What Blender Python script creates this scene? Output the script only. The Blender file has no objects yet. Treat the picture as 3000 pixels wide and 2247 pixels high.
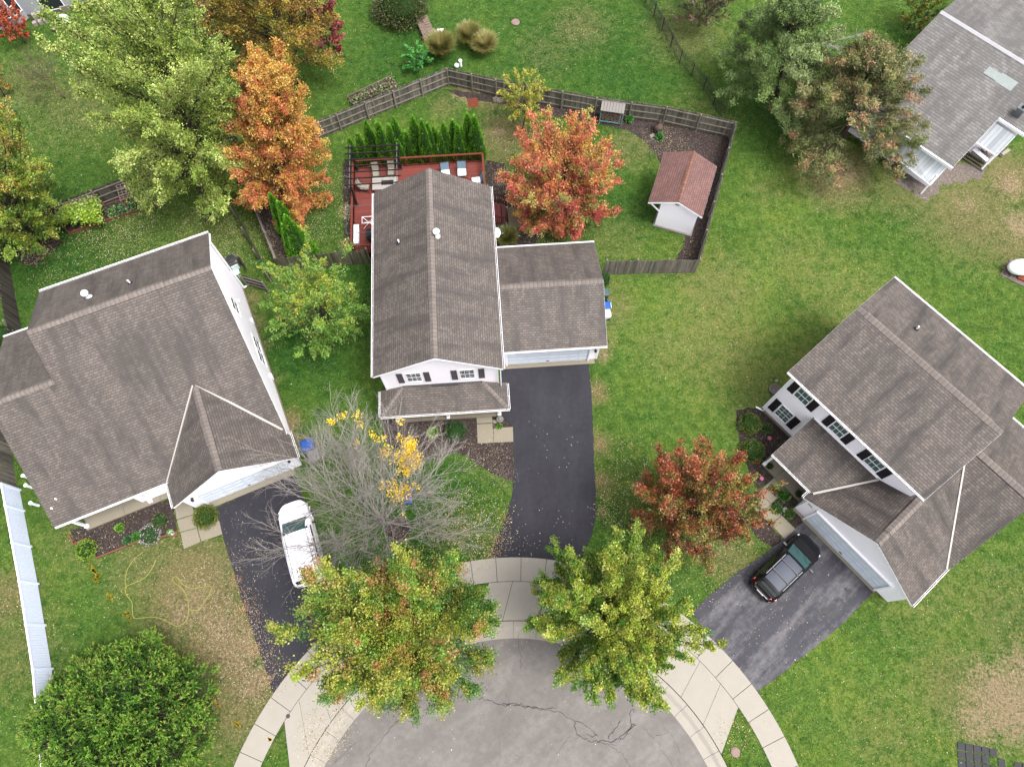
import bpy, math, random
import numpy as np
from mathutils import Vector, Matrix
S = bpy.context.scene
rng = np.random.default_rng(7); random.seed(7)
# ------------------------------------------------------------------ camera
CF, CTH, CRO, CH = 2065.1, math.radians(21.128), math.radians(-0.701), 44.6
fw = np.array([0, math.sin(CTH), -math.cos(CTH)]); upv = np.array([0, math.cos(CTH), math.sin(CTH)]); rt = np.array([1., 0, 0])
cr = rt*math.cos(CRO)+upv*math.sin(CRO); cu = -rt*math.sin(CRO)+upv*math.cos(CRO)
cam = bpy.data.cameras.new("camera"); co = bpy.data.objects.new("camera", cam); S.collection.objects.link(co)
M = Matrix.Identity(4)
for i in range(3):
    M[i][0] = cr[i]; M[i][1] = cu[i]; M[i][2] = -fw[i]
M[2][3] = CH
co.matrix_world = M
cam.sensor_width = 36; cam.lens = CF/3000*36; cam.clip_end = 1000; cam.clip_start = .5
S.camera = co
# ------------------------------------------------------------------ light
SUN_AZ, SUN_EL = 118, 66          # clockwise from +Y, elevation
w = bpy.data.worlds.new("World"); S.world = w; w.use_nodes = True
nt = w.node_tree; bg = nt.nodes['Background']
sk = nt.nodes.new('ShaderNodeTexSky'); sk.sky_type = 'NISHITA'; sk.sun_disc = False
sk.sun_elevation = math.radians(SUN_EL); sk.sun_rotation = math.radians(SUN_AZ)
sk.dust_density = 6; sk.air_density = 1.0; sk.ozone_density = .6
hs = nt.nodes.new('ShaderNodeHueSaturation'); hs.inputs['Saturation'].default_value = .22; nt.links.new(sk.outputs[0], hs.inputs['Color']); nt.links.new(hs.outputs[0], bg.inputs[0]); bg.inputs[1].default_value = 0.15
sl = bpy.data.lights.new("sun", 'SUN'); so = bpy.data.objects.new("sun", sl); S.collection.objects.link(so)
sl.energy = .9; sl.angle = math.radians(15); sl.color = (1, .95, .88)
az, el = math.radians(SUN_AZ), math.radians(SUN_EL)
sd = Vector((math.sin(az)*math.cos(el), math.cos(az)*math.cos(el), math.sin(el)))
so.rotation_euler = sd.to_track_quat('Z', 'Y').to_euler()
S.view_settings.view_transform = 'Standard'; S.view_settings.look = 'None'
S.view_settings.exposure = 1.62; S.view_settings.gamma = 1; S.view_settings.use_curve_mapping = False

# ------------------------------------------------------------------ coordinates (measured photo pixel -> point at height z)
def G(x, y, z=0.):
    a0 = x-1500; b0 = y-1123.5
    a = a0*math.cos(CRO)+b0*math.sin(CRO); b = -a0*math.sin(CRO)+b0*math.cos(CRO)
    d = fw*CF+rt*a-upv*b; t = (z-CH)/d[2]
    return np.array([0, 0, CH])+t*d
def G2(pts, z=0.): return [G(x, y, z) for x, y in pts]
FR = {1: (-23.712, 8.868, 22.711), 2: (-8.271, 15.56, 3.156), 3: (16.128, 15.283, -50.405), 4: (25.75, 38.29, -46.1)}
def Wf(h):
    x, y, a = FR[h]; c, s = math.cos(math.radians(a)), math.sin(math.radians(a))
    return lambda u, v, z=0.: np.array([x+u*c-v*s, y+u*s+v*c, z])
H1, H2, H3, H4 = Wf(1), Wf(2), Wf(3), Wf(4)
def loc(h, P):
    x, y, a = FR[h]; c, s = math.cos(math.radians(a)), math.sin(math.radians(a)); dx, dy = P[0]-x, P[1]-y
    return dx*c+dy*s, -dx*s+dy*c

# ------------------------------------------------------------------ materials
class NT:
    def __init__(s, name, rough=.8, spec=.3, metal=0):
        s.m = bpy.data.materials.new(name); s.m.use_nodes = True; s.t = s.m.node_tree; s.b = s.t.nodes['Principled BSDF']
        s.b.inputs['Roughness'].default_value = rough; s.b.inputs['Specular IOR Level'].default_value = spec; s.b.inputs['Metallic'].default_value = metal
    def n(s, typ, **k):
        nd = s.t.nodes.new('ShaderNode'+typ)
        for a, v in k.items(): setattr(nd, a, v)
        return nd
    def l(s, a, b): s.t.links.new(a, b)
    def coord(s, kind='Object'):
        if kind == 'World':
            return s.n('NewGeometry').outputs['Position']
        return s.n('TexCoord').outputs[kind]
    def noise(s, scale, co=None, detail=4, rough=.6, dim=None):
        nd = s.n('TexNoise'); nd.inputs['Scale'].default_value = scale; nd.inputs['Detail'].default_value = detail; nd.inputs['Roughness'].default_value = rough
        if co is not None: s.l(co, nd.inputs['Vector'])
        return nd.outputs['Fac']
    def ramp(s, fac, stops, interp='LINEAR'):
        r = s.n('ValToRGB'); r.color_ramp.interpolation = interp; e = r.color_ramp.elements
        while len(e) < len(stops): e.new(.5)
        for i, (p, c) in enumerate(stops):
            e[i].position = p; e[i].color = (c, c, c, 1) if isinstance(c, (int, float)) else (*c, 1)
        s.l(fac, r.inputs[0]); return r.outputs[0]
    def mix(s, fac, a, b, mode='MIX'):
        m = s.n('Mix', data_type='RGBA', blend_type=mode)
        for i, v in ((0, fac), (6, a), (7, b)):
            if isinstance(v, bpy.types.NodeSocket): s.l(v, m.inputs[i])
            else: m.inputs[i].default_value = v if i == 0 else ((*v, 1) if len(v) == 3 else v)
        return m.outputs[2]
    def math(s, op, a, b=0.):
        m = s.n('Math', operation=op)
        for i, v in ((0, a), (1, b)):
            if isinstance(v, bpy.types.NodeSocket): s.l(v, m.inputs[i])
            else: m.inputs[i].default_value = v
        return m.outputs[0]
    def bump(s, h, strength=.3, dist=.02):
        b = s.n('Bump'); b.inputs['Strength'].default_value = strength; b.inputs['Distance'].default_value = dist
        s.l(h, b.inputs['Height']); s.l(b.outputs[0], s.b.inputs['Normal'])
    def col(s, c):
        if isinstance(c, bpy.types.NodeSocket): s.l(c, s.b.inputs['Base Color'])
        else: s.b.inputs['Base Color'].default_value = (*c, 1)
        return s
def _hx(h):
    h = h.lstrip('#'); r = [int(h[i:i+2], 16)/255 for i in (0, 2, 4)]
    return tuple(x/12.92 if x <= .04045 else ((x+.055)/1.055)**2.4 for x in r)
def hexw(h): return _hx(h)
def hexc(h): return tuple(v*.39 for v in _hx(h))
def sc(c, k): return tuple(min(1, x*k) for x in c)
def mat_plain(name, c, rough=.7, spec=.3, metal=0, var=.15, scale=3., bump=0.):
    m = NT(name, rough, spec, metal); p = m.coord('World')
    f = m.noise(scale, p, 5, .7)
    m.col(m.mix(f, sc(c, 1-var), sc(c, 1+var)))
    if bump: m.bump(m.noise(40, p, 3), bump, .01)
    return m.m
def mat_shingle(name, c1, c2, cm, stain, bw=.27, rh=.155, streak=.5):
    m = NT(name, .75, .5); uv = m.coord('UV')
    b = m.n('TexBrick'); m.l(uv, b.inputs['Vector'])
    b.inputs['Color1'].default_value = (*c1, 1); b.inputs['Color2'].default_value = (*c2, 1); b.inputs['Mortar'].default_value = (*cm, 1)
    b.inputs['Scale'].default_value = 1; b.inputs['Mortar Size'].default_value = .014; b.inputs['Mortar Smooth'].default_value = .25
    b.inputs['Brick Width'].default_value = bw; b.inputs['Row Height'].default_value = rh; b.offset = .37; b.inputs['Bias'].default_value = -.1
    # shade under each course's butt edge, painted in as a dark joint line
    sep = m.n('SeparateXYZ'); m.l(uv, sep.inputs[0])
    fr = m.math('FRACT', m.math('DIVIDE', sep.outputs[1], rh))
    line = m.ramp(fr, [(0, .5), (.2, .9), (.5, 1.), (1, 1.1)])
    c = m.mix(1., b.outputs['Color'], line, 'MULTIPLY')
    n1 = m.noise(.55, uv, 5, .6); c = m.mix(1., c, m.ramp(n1, [(.3, .78), (.55, 1.), (.75, 1.14)]), 'MULTIPLY')
    g = m.noise(60, uv, 2, .8); c = m.mix(1., c, m.ramp(g, [(.25, .75), (.75, 1.25)]), 'MULTIPLY')
    if streak:
        mp = m.n('Mapping'); mp.inputs['Scale'].default_value = (.9, .16, 1); m.l(uv, mp.inputs[0])
        s1 = m.noise(1.3, mp.outputs[0], 4, .6)
        f = m.math('MULTIPLY', m.ramp(s1, [(.46, 0.), (.64, 1.)]), streak)
        c = m.mix(f, c, stain)
    m.col(c); m.bump(b.outputs['Fac'], .5, -.01); return m.m
def mat_siding(name, c, pitch=.115, var=.05):
    m = NT(name, .55, .35); p = m.coord('World'); sep = m.n('SeparateXYZ'); m.l(p, sep.inputs[0])
    fr = m.math('FRACT', m.math('DIVIDE', sep.outputs[2], pitch))
    ln = m.ramp(fr, [(0, .72), (.12, 1.), (1, 1.)])
    cc = m.mix(1., m.mix(m.noise(.8, p, 4), sc(c, 1-var), sc(c, 1+var)), ln, 'MULTIPLY')
    m.col(cc); m.bump(fr, .25, .02); return m.m
def mat_boards(name, c, dark, axis_uv=0, bw=.14, rough=.85, gap=.06):
    m = NT(name, rough, .2); uv = m.coord('UV'); sep = m.n('SeparateXYZ'); m.l(uv, sep.inputs[0])
    q = m.math('DIVIDE', sep.outputs[axis_uv], bw); fr = m.math('FRACT', q); fl = m.math('FLOOR', q)
    wn = m.n('TexWhiteNoise', noise_dimensions='1D'); m.l(fl, wn.inputs['W'])
    c1 = m.mix(wn.outputs['Value'], sc(c, .78), sc(c, 1.2))
    mp = m.n('Mapping'); mp.inputs['Scale'].default_value = (2, 14, 1) if axis_uv else (14, 2, 1); m.l(uv, mp.inputs[0])
    c1 = m.mix(m.ramp(m.noise(1.5, mp.outputs[0], 4), [(.35, 0.), (.8, .6)]), c1, dark)
    g = m.ramp(fr, [(0, 0.), (gap, 1.), (1-gap/2, 1.), (1, .0)])
    m.col(m.mix(g, sc(dark, .35), c1)); return m.m
def mat_vcol(name, rough=.5, spec=.3, trans=.35, var=True):
    m = NT(name, rough, spec); a = m.n('VertexColor', layer_name='Col')
    m.col(a.outputs[0])
    if trans:
        tr = m.n('BsdfTranslucent'); m.l(a.outputs[0], tr.inputs[0]); mx = m.n('MixShader'); mx.inputs[0].default_value = trans
        out = m.t.nodes['Material Output']; m.l(m.b.outputs[0], mx.inputs[1]); m.l(tr.outputs[0], mx.inputs[2]); m.l(mx.outputs[0], out.inputs[0])
    return m.m
def mat_grass():
    m = NT('lawn', .9, .08); p = m.coord('World'); a = m.n('VertexColor', layer_name='Col')   # R dryness G hue B bare
    sep = m.n('SeparateColor'); m.l(a.outputs[0], sep.inputs[0])
    n0 = m.noise(.45, p, 6, .65); n1 = m.noise(6, p, 6, .8); n2 = m.noise(26, p, 3, .8); n3 = m.noise(1.6, p, 6, .75)
    base = m.mix(sep.outputs[1], hexc('#336a29'), hexc('#7a9c46'))
    base = m.mix(m.ramp(n3, [(.36, 0.), (.6, 1.)]), m.mix(1., base, (.5, .64, .55), 'MULTIPLY'), m.mix(1., base, (1.3, 1.2, 1.1), 'MULTIPLY'))
    base = m.mix(m.ramp(n0, [(.4, 0.), (.62, .8)]), base, m.mix(1., base, (1.35, 1.12, 1.05), 'MULTIPLY'))
    straw = m.mix(n1, hexc('#857a4c'), hexc('#b3a47a'))
    d = m.math('ADD', sep.outputs[0], m.math('MULTIPLY', m.math('SUBTRACT', n1, .5), 1.3))
    d = m.math('ADD', d, m.math('MULTIPLY', m.math('SUBTRACT', n3, .5), 1.5))
    c = m.mix(m.ramp(d, [(.12, 0.), (.9, .9)]), base, straw)
    bare = m.mix(n2, hexc('#a08868'), hexc('#cdb897'))
    bb = m.math('ADD', sep.outputs[2], m.math('MULTIPLY', m.math('SUBTRACT', n1, .5), 1.8))
    bb = m.math('ADD', bb, m.math('MULTIPLY', m.math('SUBTRACT', n3, .5), 1.3))
    c = m.mix(m.ramp(bb, [(.3, 0.), (.75, .95)]), c, bare)
    c = m.mix(1., c, m.ramp(n2, [(.26, .3), (.5, .9), (.74, 1.9)]), 'MULTIPLY')
    c = m.mix(1., c, m.ramp(n1, [(.3, .5), (.7, 1.5)]), 'MULTIPLY')
    m.col(c); m.bump(m.math('ADD', n2, n1), 1., .08); return m.m
def mat_asphalt(name, c, c2, spots=.5, streakdir=None, streakc=None, stk=.6, big=.35, spotc=(.02, .02, .022)):
    m = NT(name, .85, .25); p = m.coord('World')
    n0 = m.noise(big, p, 5, .6); n2 = m.noise(30, p, 3, .8); n1 = m.noise(3, p, 5, .7)
    cc = m.mix(m.ramp(n0, [(.35, 0.), (.65, 1.)]), c, c2)
    if streakdir is not None:
        mp = m.n('Mapping', vector_type='TEXTURE'); mp.inputs['Rotation'].default_value = (0, 0, math.radians(streakdir)); mp.inputs['Scale'].default_value = (6., 1.25, 1)
        m.l(p, mp.inputs[0]); f = m.ramp(m.math('ADD', m.noise(1.1, mp.outputs[0], 6, .65), m.math('MULTIPLY', m.math('SUBTRACT', n1, .5), .3)), [(.44, 0.), (.66, 1.)])
        cc = m.mix(m.math('MULTIPLY', f, stk), cc, streakc)
    cc = m.mix(1., cc, m.ramp(n1, [(.3, .9), (.7, 1.1)]), 'MULTIPLY')
    cc = m.mix(1., cc, m.ramp(n2, [(.25, .75), (.75, 1.25)]), 'MULTIPLY')
    if spots:
        v = m.n('TexVoronoi'); v.inputs['Scale'].default_value = 1.1; m.l(p, v.inputs['Vector'])
        f = m.ramp(v.outputs['Distance'], [(.05, 1.), (.09, 0.)])
        gate = m.ramp(m.noise(.3, p, 2), [(.52, 0.), (.6, 1.)])
        cc = m.mix(m.math('MULTIPLY', m.math('MULTIPLY', f, gate), spots), cc, spotc)
    m.col(cc); m.bump(n2, .3, .01); return m.m
def mat_mulch(name, a, b, c):
    m = NT(name, .95, .1); p = m.coord('World'); n = m.noise(18, p, 5, .85); v = m.n('TexVoronoi'); v.inputs['Scale'].default_value = 14; m.l(p, v.inputs['Vector'])
    cc = m.ramp(n, [(.3, a), (.5, b), (.68, c)])
    cc = m.mix(m.ramp(v.outputs['Color'], [(.6, 0.), (.95, .7)]), cc, sc(c, 1.3))
    m.col(cc); m.bump(n, 1., .08); return m.m
WHITE = hexc('#dcdce4')
MT = {}
MT['lawn'] = mat_grass()
MT['roof'] = mat_shingle('brown_shingles', hexc('#6d635d'), hexc('#877b73'), hexc('#443d3b'), hexc('#453e3c'), streak=.75)
MT['roof3'] = mat_shingle('brown_shingles_stained', hexc('#695e58'), hexc('#877a72'), hexc('#413a39'), hexc('#37312f'), streak=.9)
MT['roof4'] = mat_shingle('grey_shingles', hexc('#777472'), hexc('#949190'), hexc('#4f4b4a'), hexc('#5c5756'), bw=.45, rh=.24, streak=.7)
MT['flashgrey'] = mat_plain('flashing_paint', hexc('#d8d2cc'), .6, .3)
MT['palecap'] = mat_plain('pale_ridge', hexc('#c4c4c8'), .8, .3)
MT['skyl'] = mat_plain('skylight_glass', hexc('#a3aeac'), .3, .4, var=.3, scale=5)
MT['roofred'] = mat_shingle('red_shingles', hexc('#855b55'), hexc('#9c6e67'), hexc('#5c3c39'), hexc('#7a4f4a'), bw=.22, rh=.17, streak=.2)
MT['cap'] = mat_shingle('ridge_shingles', hexc('#897d77'), hexc('#988c84'), hexc('#857a73'), hexc('#7d706a'), bw=2., rh=.26, streak=0)
MT['capred'] = mat_shingle('ridge_red', hexc('#94614f'), hexc('#a97560'), hexc('#6b3d32'), hexc('#8a5848'), bw=2., rh=.26, streak=0)
MT['siding'] = mat_siding('white_siding', hexw('#f1edf6'))
MT['siding5'] = mat_siding('pale_wide_siding', hexc('#d9dde8'), .2)
MT['trim'] = mat_plain('white_trim', hexw('#e4e4ea'), .5, .4, var=.04)
MT['gutter'] = mat_plain('white_gutter', hexw('#d8d6d8'), .5, .4, var=.08)
MT['door'] = mat_plain('garage_door_paint', hexw('#c0c8d4'), .5, .4, var=.05)
MT['shutter'] = mat_plain('slate_shutter', hexc('#6a6670'), .6, .3, var=.06)
MT['shutter3'] = mat_plain('dark_shutter', hexc('#2a2732'), .5, .4, var=.1)
MT['dark'] = mat_plain('dark_void', (.02, .02, .022), .9, .1)
MT['glass'] = mat_plain('window_glass', (.02, .024, .026), .25, .25, var=.1)
MT['glass3'] = mat_plain('green_glass', hexc('#6a8a88'), .2, .4, var=.12)
MT['blackfab'] = mat_plain('black_cover', (.022, .023, .026), .7, .3)
MT['conc'] = mat_plain('concrete', hexc('#c2bbb0'), .9, .2, var=.1, scale=1.2, bump=.2)
MT['conc2'] = mat_plain('porch_concrete', hexc('#a9a08e'), .9, .2, var=.08, scale=1.5)
MT['joint'] = mat_plain('joint_dark', hexc('#5f5a55'), .9, .1)
MT['asph_new'] = mat_asphalt('sealed_driveway', hexc('#35343c'), hexc('#3f3e47'), spots=.0, streakdir=85, streakc=hexc('#4b4a52'), stk=.35)
MT['asph_old'] = mat_asphalt('road_asphalt', hexc('#827d7a'), hexc('#908a86'), spots=.8, streakdir=35, streakc=hexc('#a09a97'), stk=.55, spotc=(.06, .06, .062))
MT['asph3'] = mat_asphalt('worn_driveway', hexc('#4a4952'), hexc('#56555d'), spots=.0, streakdir=40, streakc=hexc('#8f8c90'), stk=.7)
MT['crack'] = mat_plain('crack_sealant', hexc('#4a484d'), .7, .3)
MT['mulch'] = mat_mulch('dark_mulch', hexc('#2d2523'), hexc('#4a3f3c'), hexc('#7d716d'))
MT['gravel'] = mat_mulch('pale_gravel_dirt', hexc('#64584f'), hexc('#8c8078'), hexc('#b3a8a2'))
def mat_fence():
    m = NT('fence_boards', .9, .12); p = m.coord('World'); a = m.n('VertexColor', layer_name='Col'); mp = m.n('Mapping'); mp.inputs['Scale'].default_value = (14, 14, 1.2); m.l(p, mp.inputs[0])
    m.col(m.mix(1., a.outputs[0], m.ramp(m.noise(1., mp.outputs[0], 4, .7), [(.3, .55), (.7, 1.35)]), 'MULTIPLY')); return m.m
MT['boards'] = mat_fence()
FC = {'fence': '#948c84', 'fence_dk': '#6c6660', 'fence_mossy': '#84826a', 'fence_tan': '#9a9288'}
MT['fence'] = mat_plain('weathered_wood', hexc('#6f6962'), .9, .15, var=.35, scale=7)
MT['fence_dk'] = mat_plain('weathered_wood_dark', hexc('#5f5a55'), .9, .15, var=.35, scale=7)
MT['fence_mossy'] = mat_plain('mossy_wood', hexc('#6b6a50'), .9, .15, var=.35, scale=7)
MT['rail'] = mat_plain('fence_rail_wood', hexc('#a89f94'), .9, .15, var=.2, scale=7)
MT['fence_tan'] = mat_plain('tan_wood', hexc('#8c8273'), .9, .15, var=.2, scale=7)
MT['vinyl'] = mat_plain('white_vinyl', hexw('#ccd4e8'), .45, .4, var=.04)
MT['blackmetal'] = mat_plain('black_metal', (.018, .018, .02), .5, .4)
MT['deck'] = mat_boards('deck_boards', hexc('#9c5148'), hexc('#743a33'), 1, .14)
MT['deckred'] = mat_plain('deck_red_wood', hexc('#8c4232'), .7, .25, var=.15)
MT['deckdark'] = mat_plain('deck_dark_stain', hexc('#561f20'), .7, .25, var=.15)
MT['step'] = mat_plain('step_tread', hexc('#8f4a48'), .7, .25, var=.12)
MT['pergola'] = mat_plain('pergola_stain', hexc('#3b3031'), .7, .2, var=.2)
MT['steel'] = mat_plain('grey_steel', hexc('#9aa0a6'), .35, .5, .6)
MT['cushblue'] = mat_plain('blue_cushion', hexc('#8fa9bd'), .9, .1, var=.1)
MT['cushwhite'] = mat_plain('white_cushion', hexw('#ccd2da'), .9, .1, var=.06)
MT['beige'] = mat_plain('beige_mesh', hexc('#b4ac9f'), .8, .2)
MT['tile'] = mat_plain('table_stone', hexc('#cdc6bf'), .5, .3, var=.1, scale=6)
MT['bark'] = mat_plain('bark', hexc('#5c524a'), .95, .1, var=.3, scale=8)
MT['barkgrey'] = mat_plain('bare_twig_bark', hexc('#b8b0aa'), .95, .1, var=.35, scale=6)
MT['barkred'] = mat_plain('reddish_twigs', hexc('#7d6a62'), .95, .1, var=.25, scale=6)
MT['leaf'] = mat_vcol('leaf', .42, .45, .14)
MT['needle'] = mat_vcol('needle', .6, .3, .12)
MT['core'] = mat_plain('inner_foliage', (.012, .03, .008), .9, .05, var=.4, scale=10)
MT['litter'] = mat_vcol('fallen_leaf', .6, .3, 0)
MT['vcol'] = mat_vcol('painted', .6, .3, 0)
MT['blue'] = mat_plain('blue_plastic', hexc('#1462c8'), .4, .4)
MT['tealbin'] = mat_plain('green_bin_plastic', hexc('#4d6a66'), .5, .4)
MT['greybin'] = mat_plain('grey_bin_plastic', hexc('#8e8c8a'), .5, .4)
MT['whiteplastic'] = mat_plain('white_plastic', hexw('#d6d8dc'), .5, .4, var=.05)
MT['palegreen'] = mat_plain('pale_green_metal', hexw('#b9cbc8'), .5, .4, var=.05)
MT['teal'] = mat_plain('teal_paint', hexc('#7fb5b0'), .6, .3)
MT['greyplank'] = mat_plain('silvered_planks', hexc('#a39d99'), .85, .2, var=.2, scale=10)
MT['log'] = mat_plain('split_logs', hexc('#9a8578'), .9, .15, var=.4, scale=9)
MT['terracotta'] = mat_plain('terracotta', hexc('#7d6a60'), .8, .2, var=.2)
MT['brickrust'] = mat_plain('rusty_brick', hexc('#a05038'), .9, .1, var=.25, scale=8)
MT['metalroof'] = mat_boards('ribbed_white_metal', hexw('#c8ccd2'), hexw('#a9aeb0'), 0, .28, rough=.8, gap=.07)
MT['hose'] = mat_plain('yellow_hose', hexc('#b5bd55'), .5, .4)
MT['red'] = mat_plain('red_plastic', hexc('#d02a22'), .4, .4)
MT['orange'] = mat_plain('orange_mat', hexc('#b5501c'), .8, .2, var=.5, scale=6)
MT['pink'] = mat_plain('pink_plastic', hexc('#d66f92'), .5, .3)
MT['cover'] = mat_plain('manhole_iron', hexc('#a58a80'), .7, .3)
MT['paver'] = mat_plain('dark_paver', hexc('#4a4a4e'), .85, .2, var=.3, scale=4)
MT['patiopaver'] = mat_plain('tan_paver', hexc('#9b8c72'), .9, .2, var=.3, scale=6)
MT['gardenwood'] = mat_plain('garden_cedar', hexc('#93634c'), .85, .2, var=.2, scale=7)
MT['trellis'] = mat_plain('trellis_paint', hexc('#b39a94'), .8, .2)
MT['paintyellow'] = mat_plain('yellow_marking_paint', hexc('#c9ae18'), .8, .2, var=.2, scale=10)
MT['carblack'] = mat_plain('black_car_paint', (.004, .004, .005), .18, .4, var=.0)
MT['carwhite'] = mat_plain('white_car_paint', hexw('#e2e0e8'), .25, .5, var=.02)
MT['carglass'] = mat_plain('car_glass', (.02, .05, .05), .1, .45, var=0.)
MT['carglassd'] = mat_plain('car_side_glass', (.008, .01, .011), .06, .7, var=0.)
MT['roofpanel'] = mat_plain('car_roof_glass', hexc('#565c6c'), .5, .2, var=.05)
MT['chrome'] = mat_plain('chrome', (.6, .6, .6), .2, .5, 1.)
MT['taillight'] = mat_plain('tail_light_lens', (.65, .01, .01), .2, .6)
MT['lens'] = mat_plain('head_light_lens', (.6, .6, .58), .15, .6)
MT['rubber'] = mat_plain('tyre_rubber', (.015, .015, .015), .9, .2)

# ------------------------------------------------------------------ object helpers
COL = S.collection; WL = {}
def props(o, label=None, cat=None, group=None, kind=None):
    if label: o['label'] = label
    if cat: o['category'] = cat
    if group: o['group'] = group
    if kind: o['kind'] = kind
    return o
def thing(name, label, cat, at=(0, 0, 0), group=None):
    o = bpy.data.objects.new(name, None); COL.objects.link(o); o.location = tuple(float(v) for v in at); o.empty_display_size = .3
    WL[o.name] = np.array(at, float); return props(o, label, cat, group)
class MB:
    def __init__(s): s.V = []; s.F = []; s.n = 0; s.UV = {}; s.C = []; s.blocks = False
    def add(s, V, F, uv=None, col=None):
        V = np.asarray(V, float); b = s.n; s.V.append(V); s.n += len(V)
        for k, f in enumerate(F):
            s.F.append(tuple(int(i)+b for i in f))
            if uv is not None: s.UV[len(s.F)-1] = uv[k]
        if col is not None:
            c = np.ones((len(V), 4)); c[:, :3] = col; s.C.append((b, c))
        return s
    def box(s, c, size, rot=0., tilt=None, **k):
        c = np.asarray(c, float); x, y, z = [v/2 for v in size]
        P = np.array([[-x, -y, -z], [x, -y, -z], [x, y, -z], [-x, y, -z], [-x, -y, z], [x, -y, z], [x, y, z], [-x, y, z]])
        if tilt is not None: P = P@np.array(Matrix.Rotation(tilt[1], 3, tilt[0])).T
        if rot:
            a = math.radians(rot); R = np.array([[math.cos(a), -math.sin(a), 0], [math.sin(a), math.cos(a), 0], [0, 0, 1]]); P = P@R.T
        return s.add(P+c, [(0, 3, 2, 1), (4, 5, 6, 7), (0, 1, 5, 4), (1, 2, 6, 5), (2, 3, 7, 6), (3, 0, 4, 7)], **k)
    def hexa(s, P, **k): return s.add(P, [(0, 3, 2, 1), (4, 5, 6, 7), (0, 1, 5, 4), (1, 2, 6, 5), (2, 3, 7, 6), (3, 0, 4, 7)], **k)
    def bar(s, a, b, w, h, up=(0, 0, 1)):
        a = np.asarray(a, float); b = np.asarray(b, float); d = b-a; L = np.linalg.norm(d)
        if L < 1e-6: return s
        d /= L; u = np.asarray(up, float); sd_ = np.cross(d, u)
        if np.linalg.norm(sd_) < 1e-4: sd_ = np.cross(d, (1, 0, 0))
        sd_ /= np.linalg.norm(sd_); u = np.cross(sd_, d); x = sd_*w/2; y = u*h/2
        return s.hexa([a-x-y, a+x-y, b+x-y, b-x-y, a-x+y, a+x+y, b+x+y, b-x+y])
    def tube(s, pts, rad, n=6, cap=True, **k):
        pts = np.asarray(pts, float); m = len(pts); rad = np.broadcast_to(rad, m)
        T = np.gradient(pts, axis=0); T /= np.linalg.norm(T, axis=1)[:, None]+1e-9
        V = []; ref = np.array([0, 0, 1.]) if abs(T[0][2]) < .9 else np.array([1., 0, 0])
        for i in range(m):
            a = np.cross(T[i], ref); a /= np.linalg.norm(a)+1e-9; b = np.cross(T[i], a)
            t = np.arange(n)/n*2*math.pi; V.append(pts[i]+rad[i]*(np.cos(t)[:, None]*a+np.sin(t)[:, None]*b))
        F = [(i*n+j, i*n+(j+1) % n, (i+1)*n+(j+1) % n, (i+1)*n+j) for i in range(m-1) for j in range(n)]
        if cap: F += [tuple(range(n))[::-1], tuple((m-1)*n+j for j in range(n))]
        return s.add(np.vstack(V), F, **k)
    def lathe(s, c, prof, n=16, **k):   # prof: (r,z) list from bottom to top
        c = np.asarray(c, float); t = np.arange(n)/n*2*math.pi
        V = np.vstack([np.c_[r*np.cos(t), r*np.sin(t), np.full(n, z)]+c for r, z in prof]); m = len(prof)
        F = [(i*n+j, i*n+(j+1) % n, (i+1)*n+(j+1) % n, (i+1)*n+j) for i in range(m-1) for j in range(n)]
        F += [tuple(range(n))[::-1], tuple((m-1)*n+j for j in range(n))]
        return s.add(V, F, **k)
    def ball(s, c, r, n=10, m=7, **k):
        r = np.broadcast_to(r, 3); prof = [(math.sin(math.pi*(i+.02)/(m+.04)), -math.cos(math.pi*(i+.02)/(m+.04))) for i in range(m+1)]
        t = np.arange(n)/n*2*math.pi
        V = np.vstack([np.c_[q*np.cos(t)*r[0], q*np.sin(t)*r[1], np.full(n, z)*r[2]]+np.asarray(c, float) for q, z in prof])
        F = [(i*n+j, i*n+(j+1) % n, (i+1)*n+(j+1) % n, (i+1)*n+j) for i in range(m) for j in range(n)]
        return s.add(V, F+[tuple(range(n))[::-1], tuple(m*n+j for j in range(n))], **k)
    def prism(s, poly, dz):   # poly: 3D points (ccw from above), extruded downwards
        P = np.asarray(poly, float); n = len(P)
        if sum((P[i][0]*P[(i+1) % n][1]-P[(i+1) % n][0]*P[i][1]) for i in range(n)) < 0: P = P[::-1]
        V = np.vstack([P, P-[0, 0, dz]])
        return s.add(V, [tuple(range(n)), tuple(range(2*n-1, n-1, -1))]+[(i, i+n, (i+1) % n+n, (i+1) % n) for i in range(n)])
    def slab(s, poly, th, eave):  # roof plane with UVs in metres; eave = (a,b) points giving the u direction
        P = np.asarray(poly, float); n = len(P)
        if sum((P[i][0]*P[(i+1) % n][1]-P[(i+1) % n][0]*P[i][1]) for i in range(n)) < 0: P = P[::-1]
        u = np.asarray(eave[1], float)-eave[0]; u /= np.linalg.norm(u)
        nn = np.cross(P[1]-P[0], P[2]-P[0])
        for i in range(n-2):
            q = np.cross(P[i+1]-P[i], P[i+2]-P[i+1])
            if np.linalg.norm(q) > np.linalg.norm(nn): nn = q
        nn /= np.linalg.norm(nn); v = np.cross(nn, u)
        if v[2] < 0: v = -v
        uvp = [(float((p-eave[0])@u), float((p-eave[0])@v)) for p in P]
        V = np.vstack([P, P-[0, 0, th]]); F = [tuple(range(n)), tuple(range(2*n-1, n-1, -1))]+[(i, i+n, (i+1) % n+n, (i+1) % n) for i in range(n)]
        uv = [uvp, uvp[::-1]]+[[uvp[i], uvp[i], uvp[(i+1) % n], uvp[(i+1) % n]] for i in range(n)]
        return s.add(V, F, uv=uv)
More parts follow.
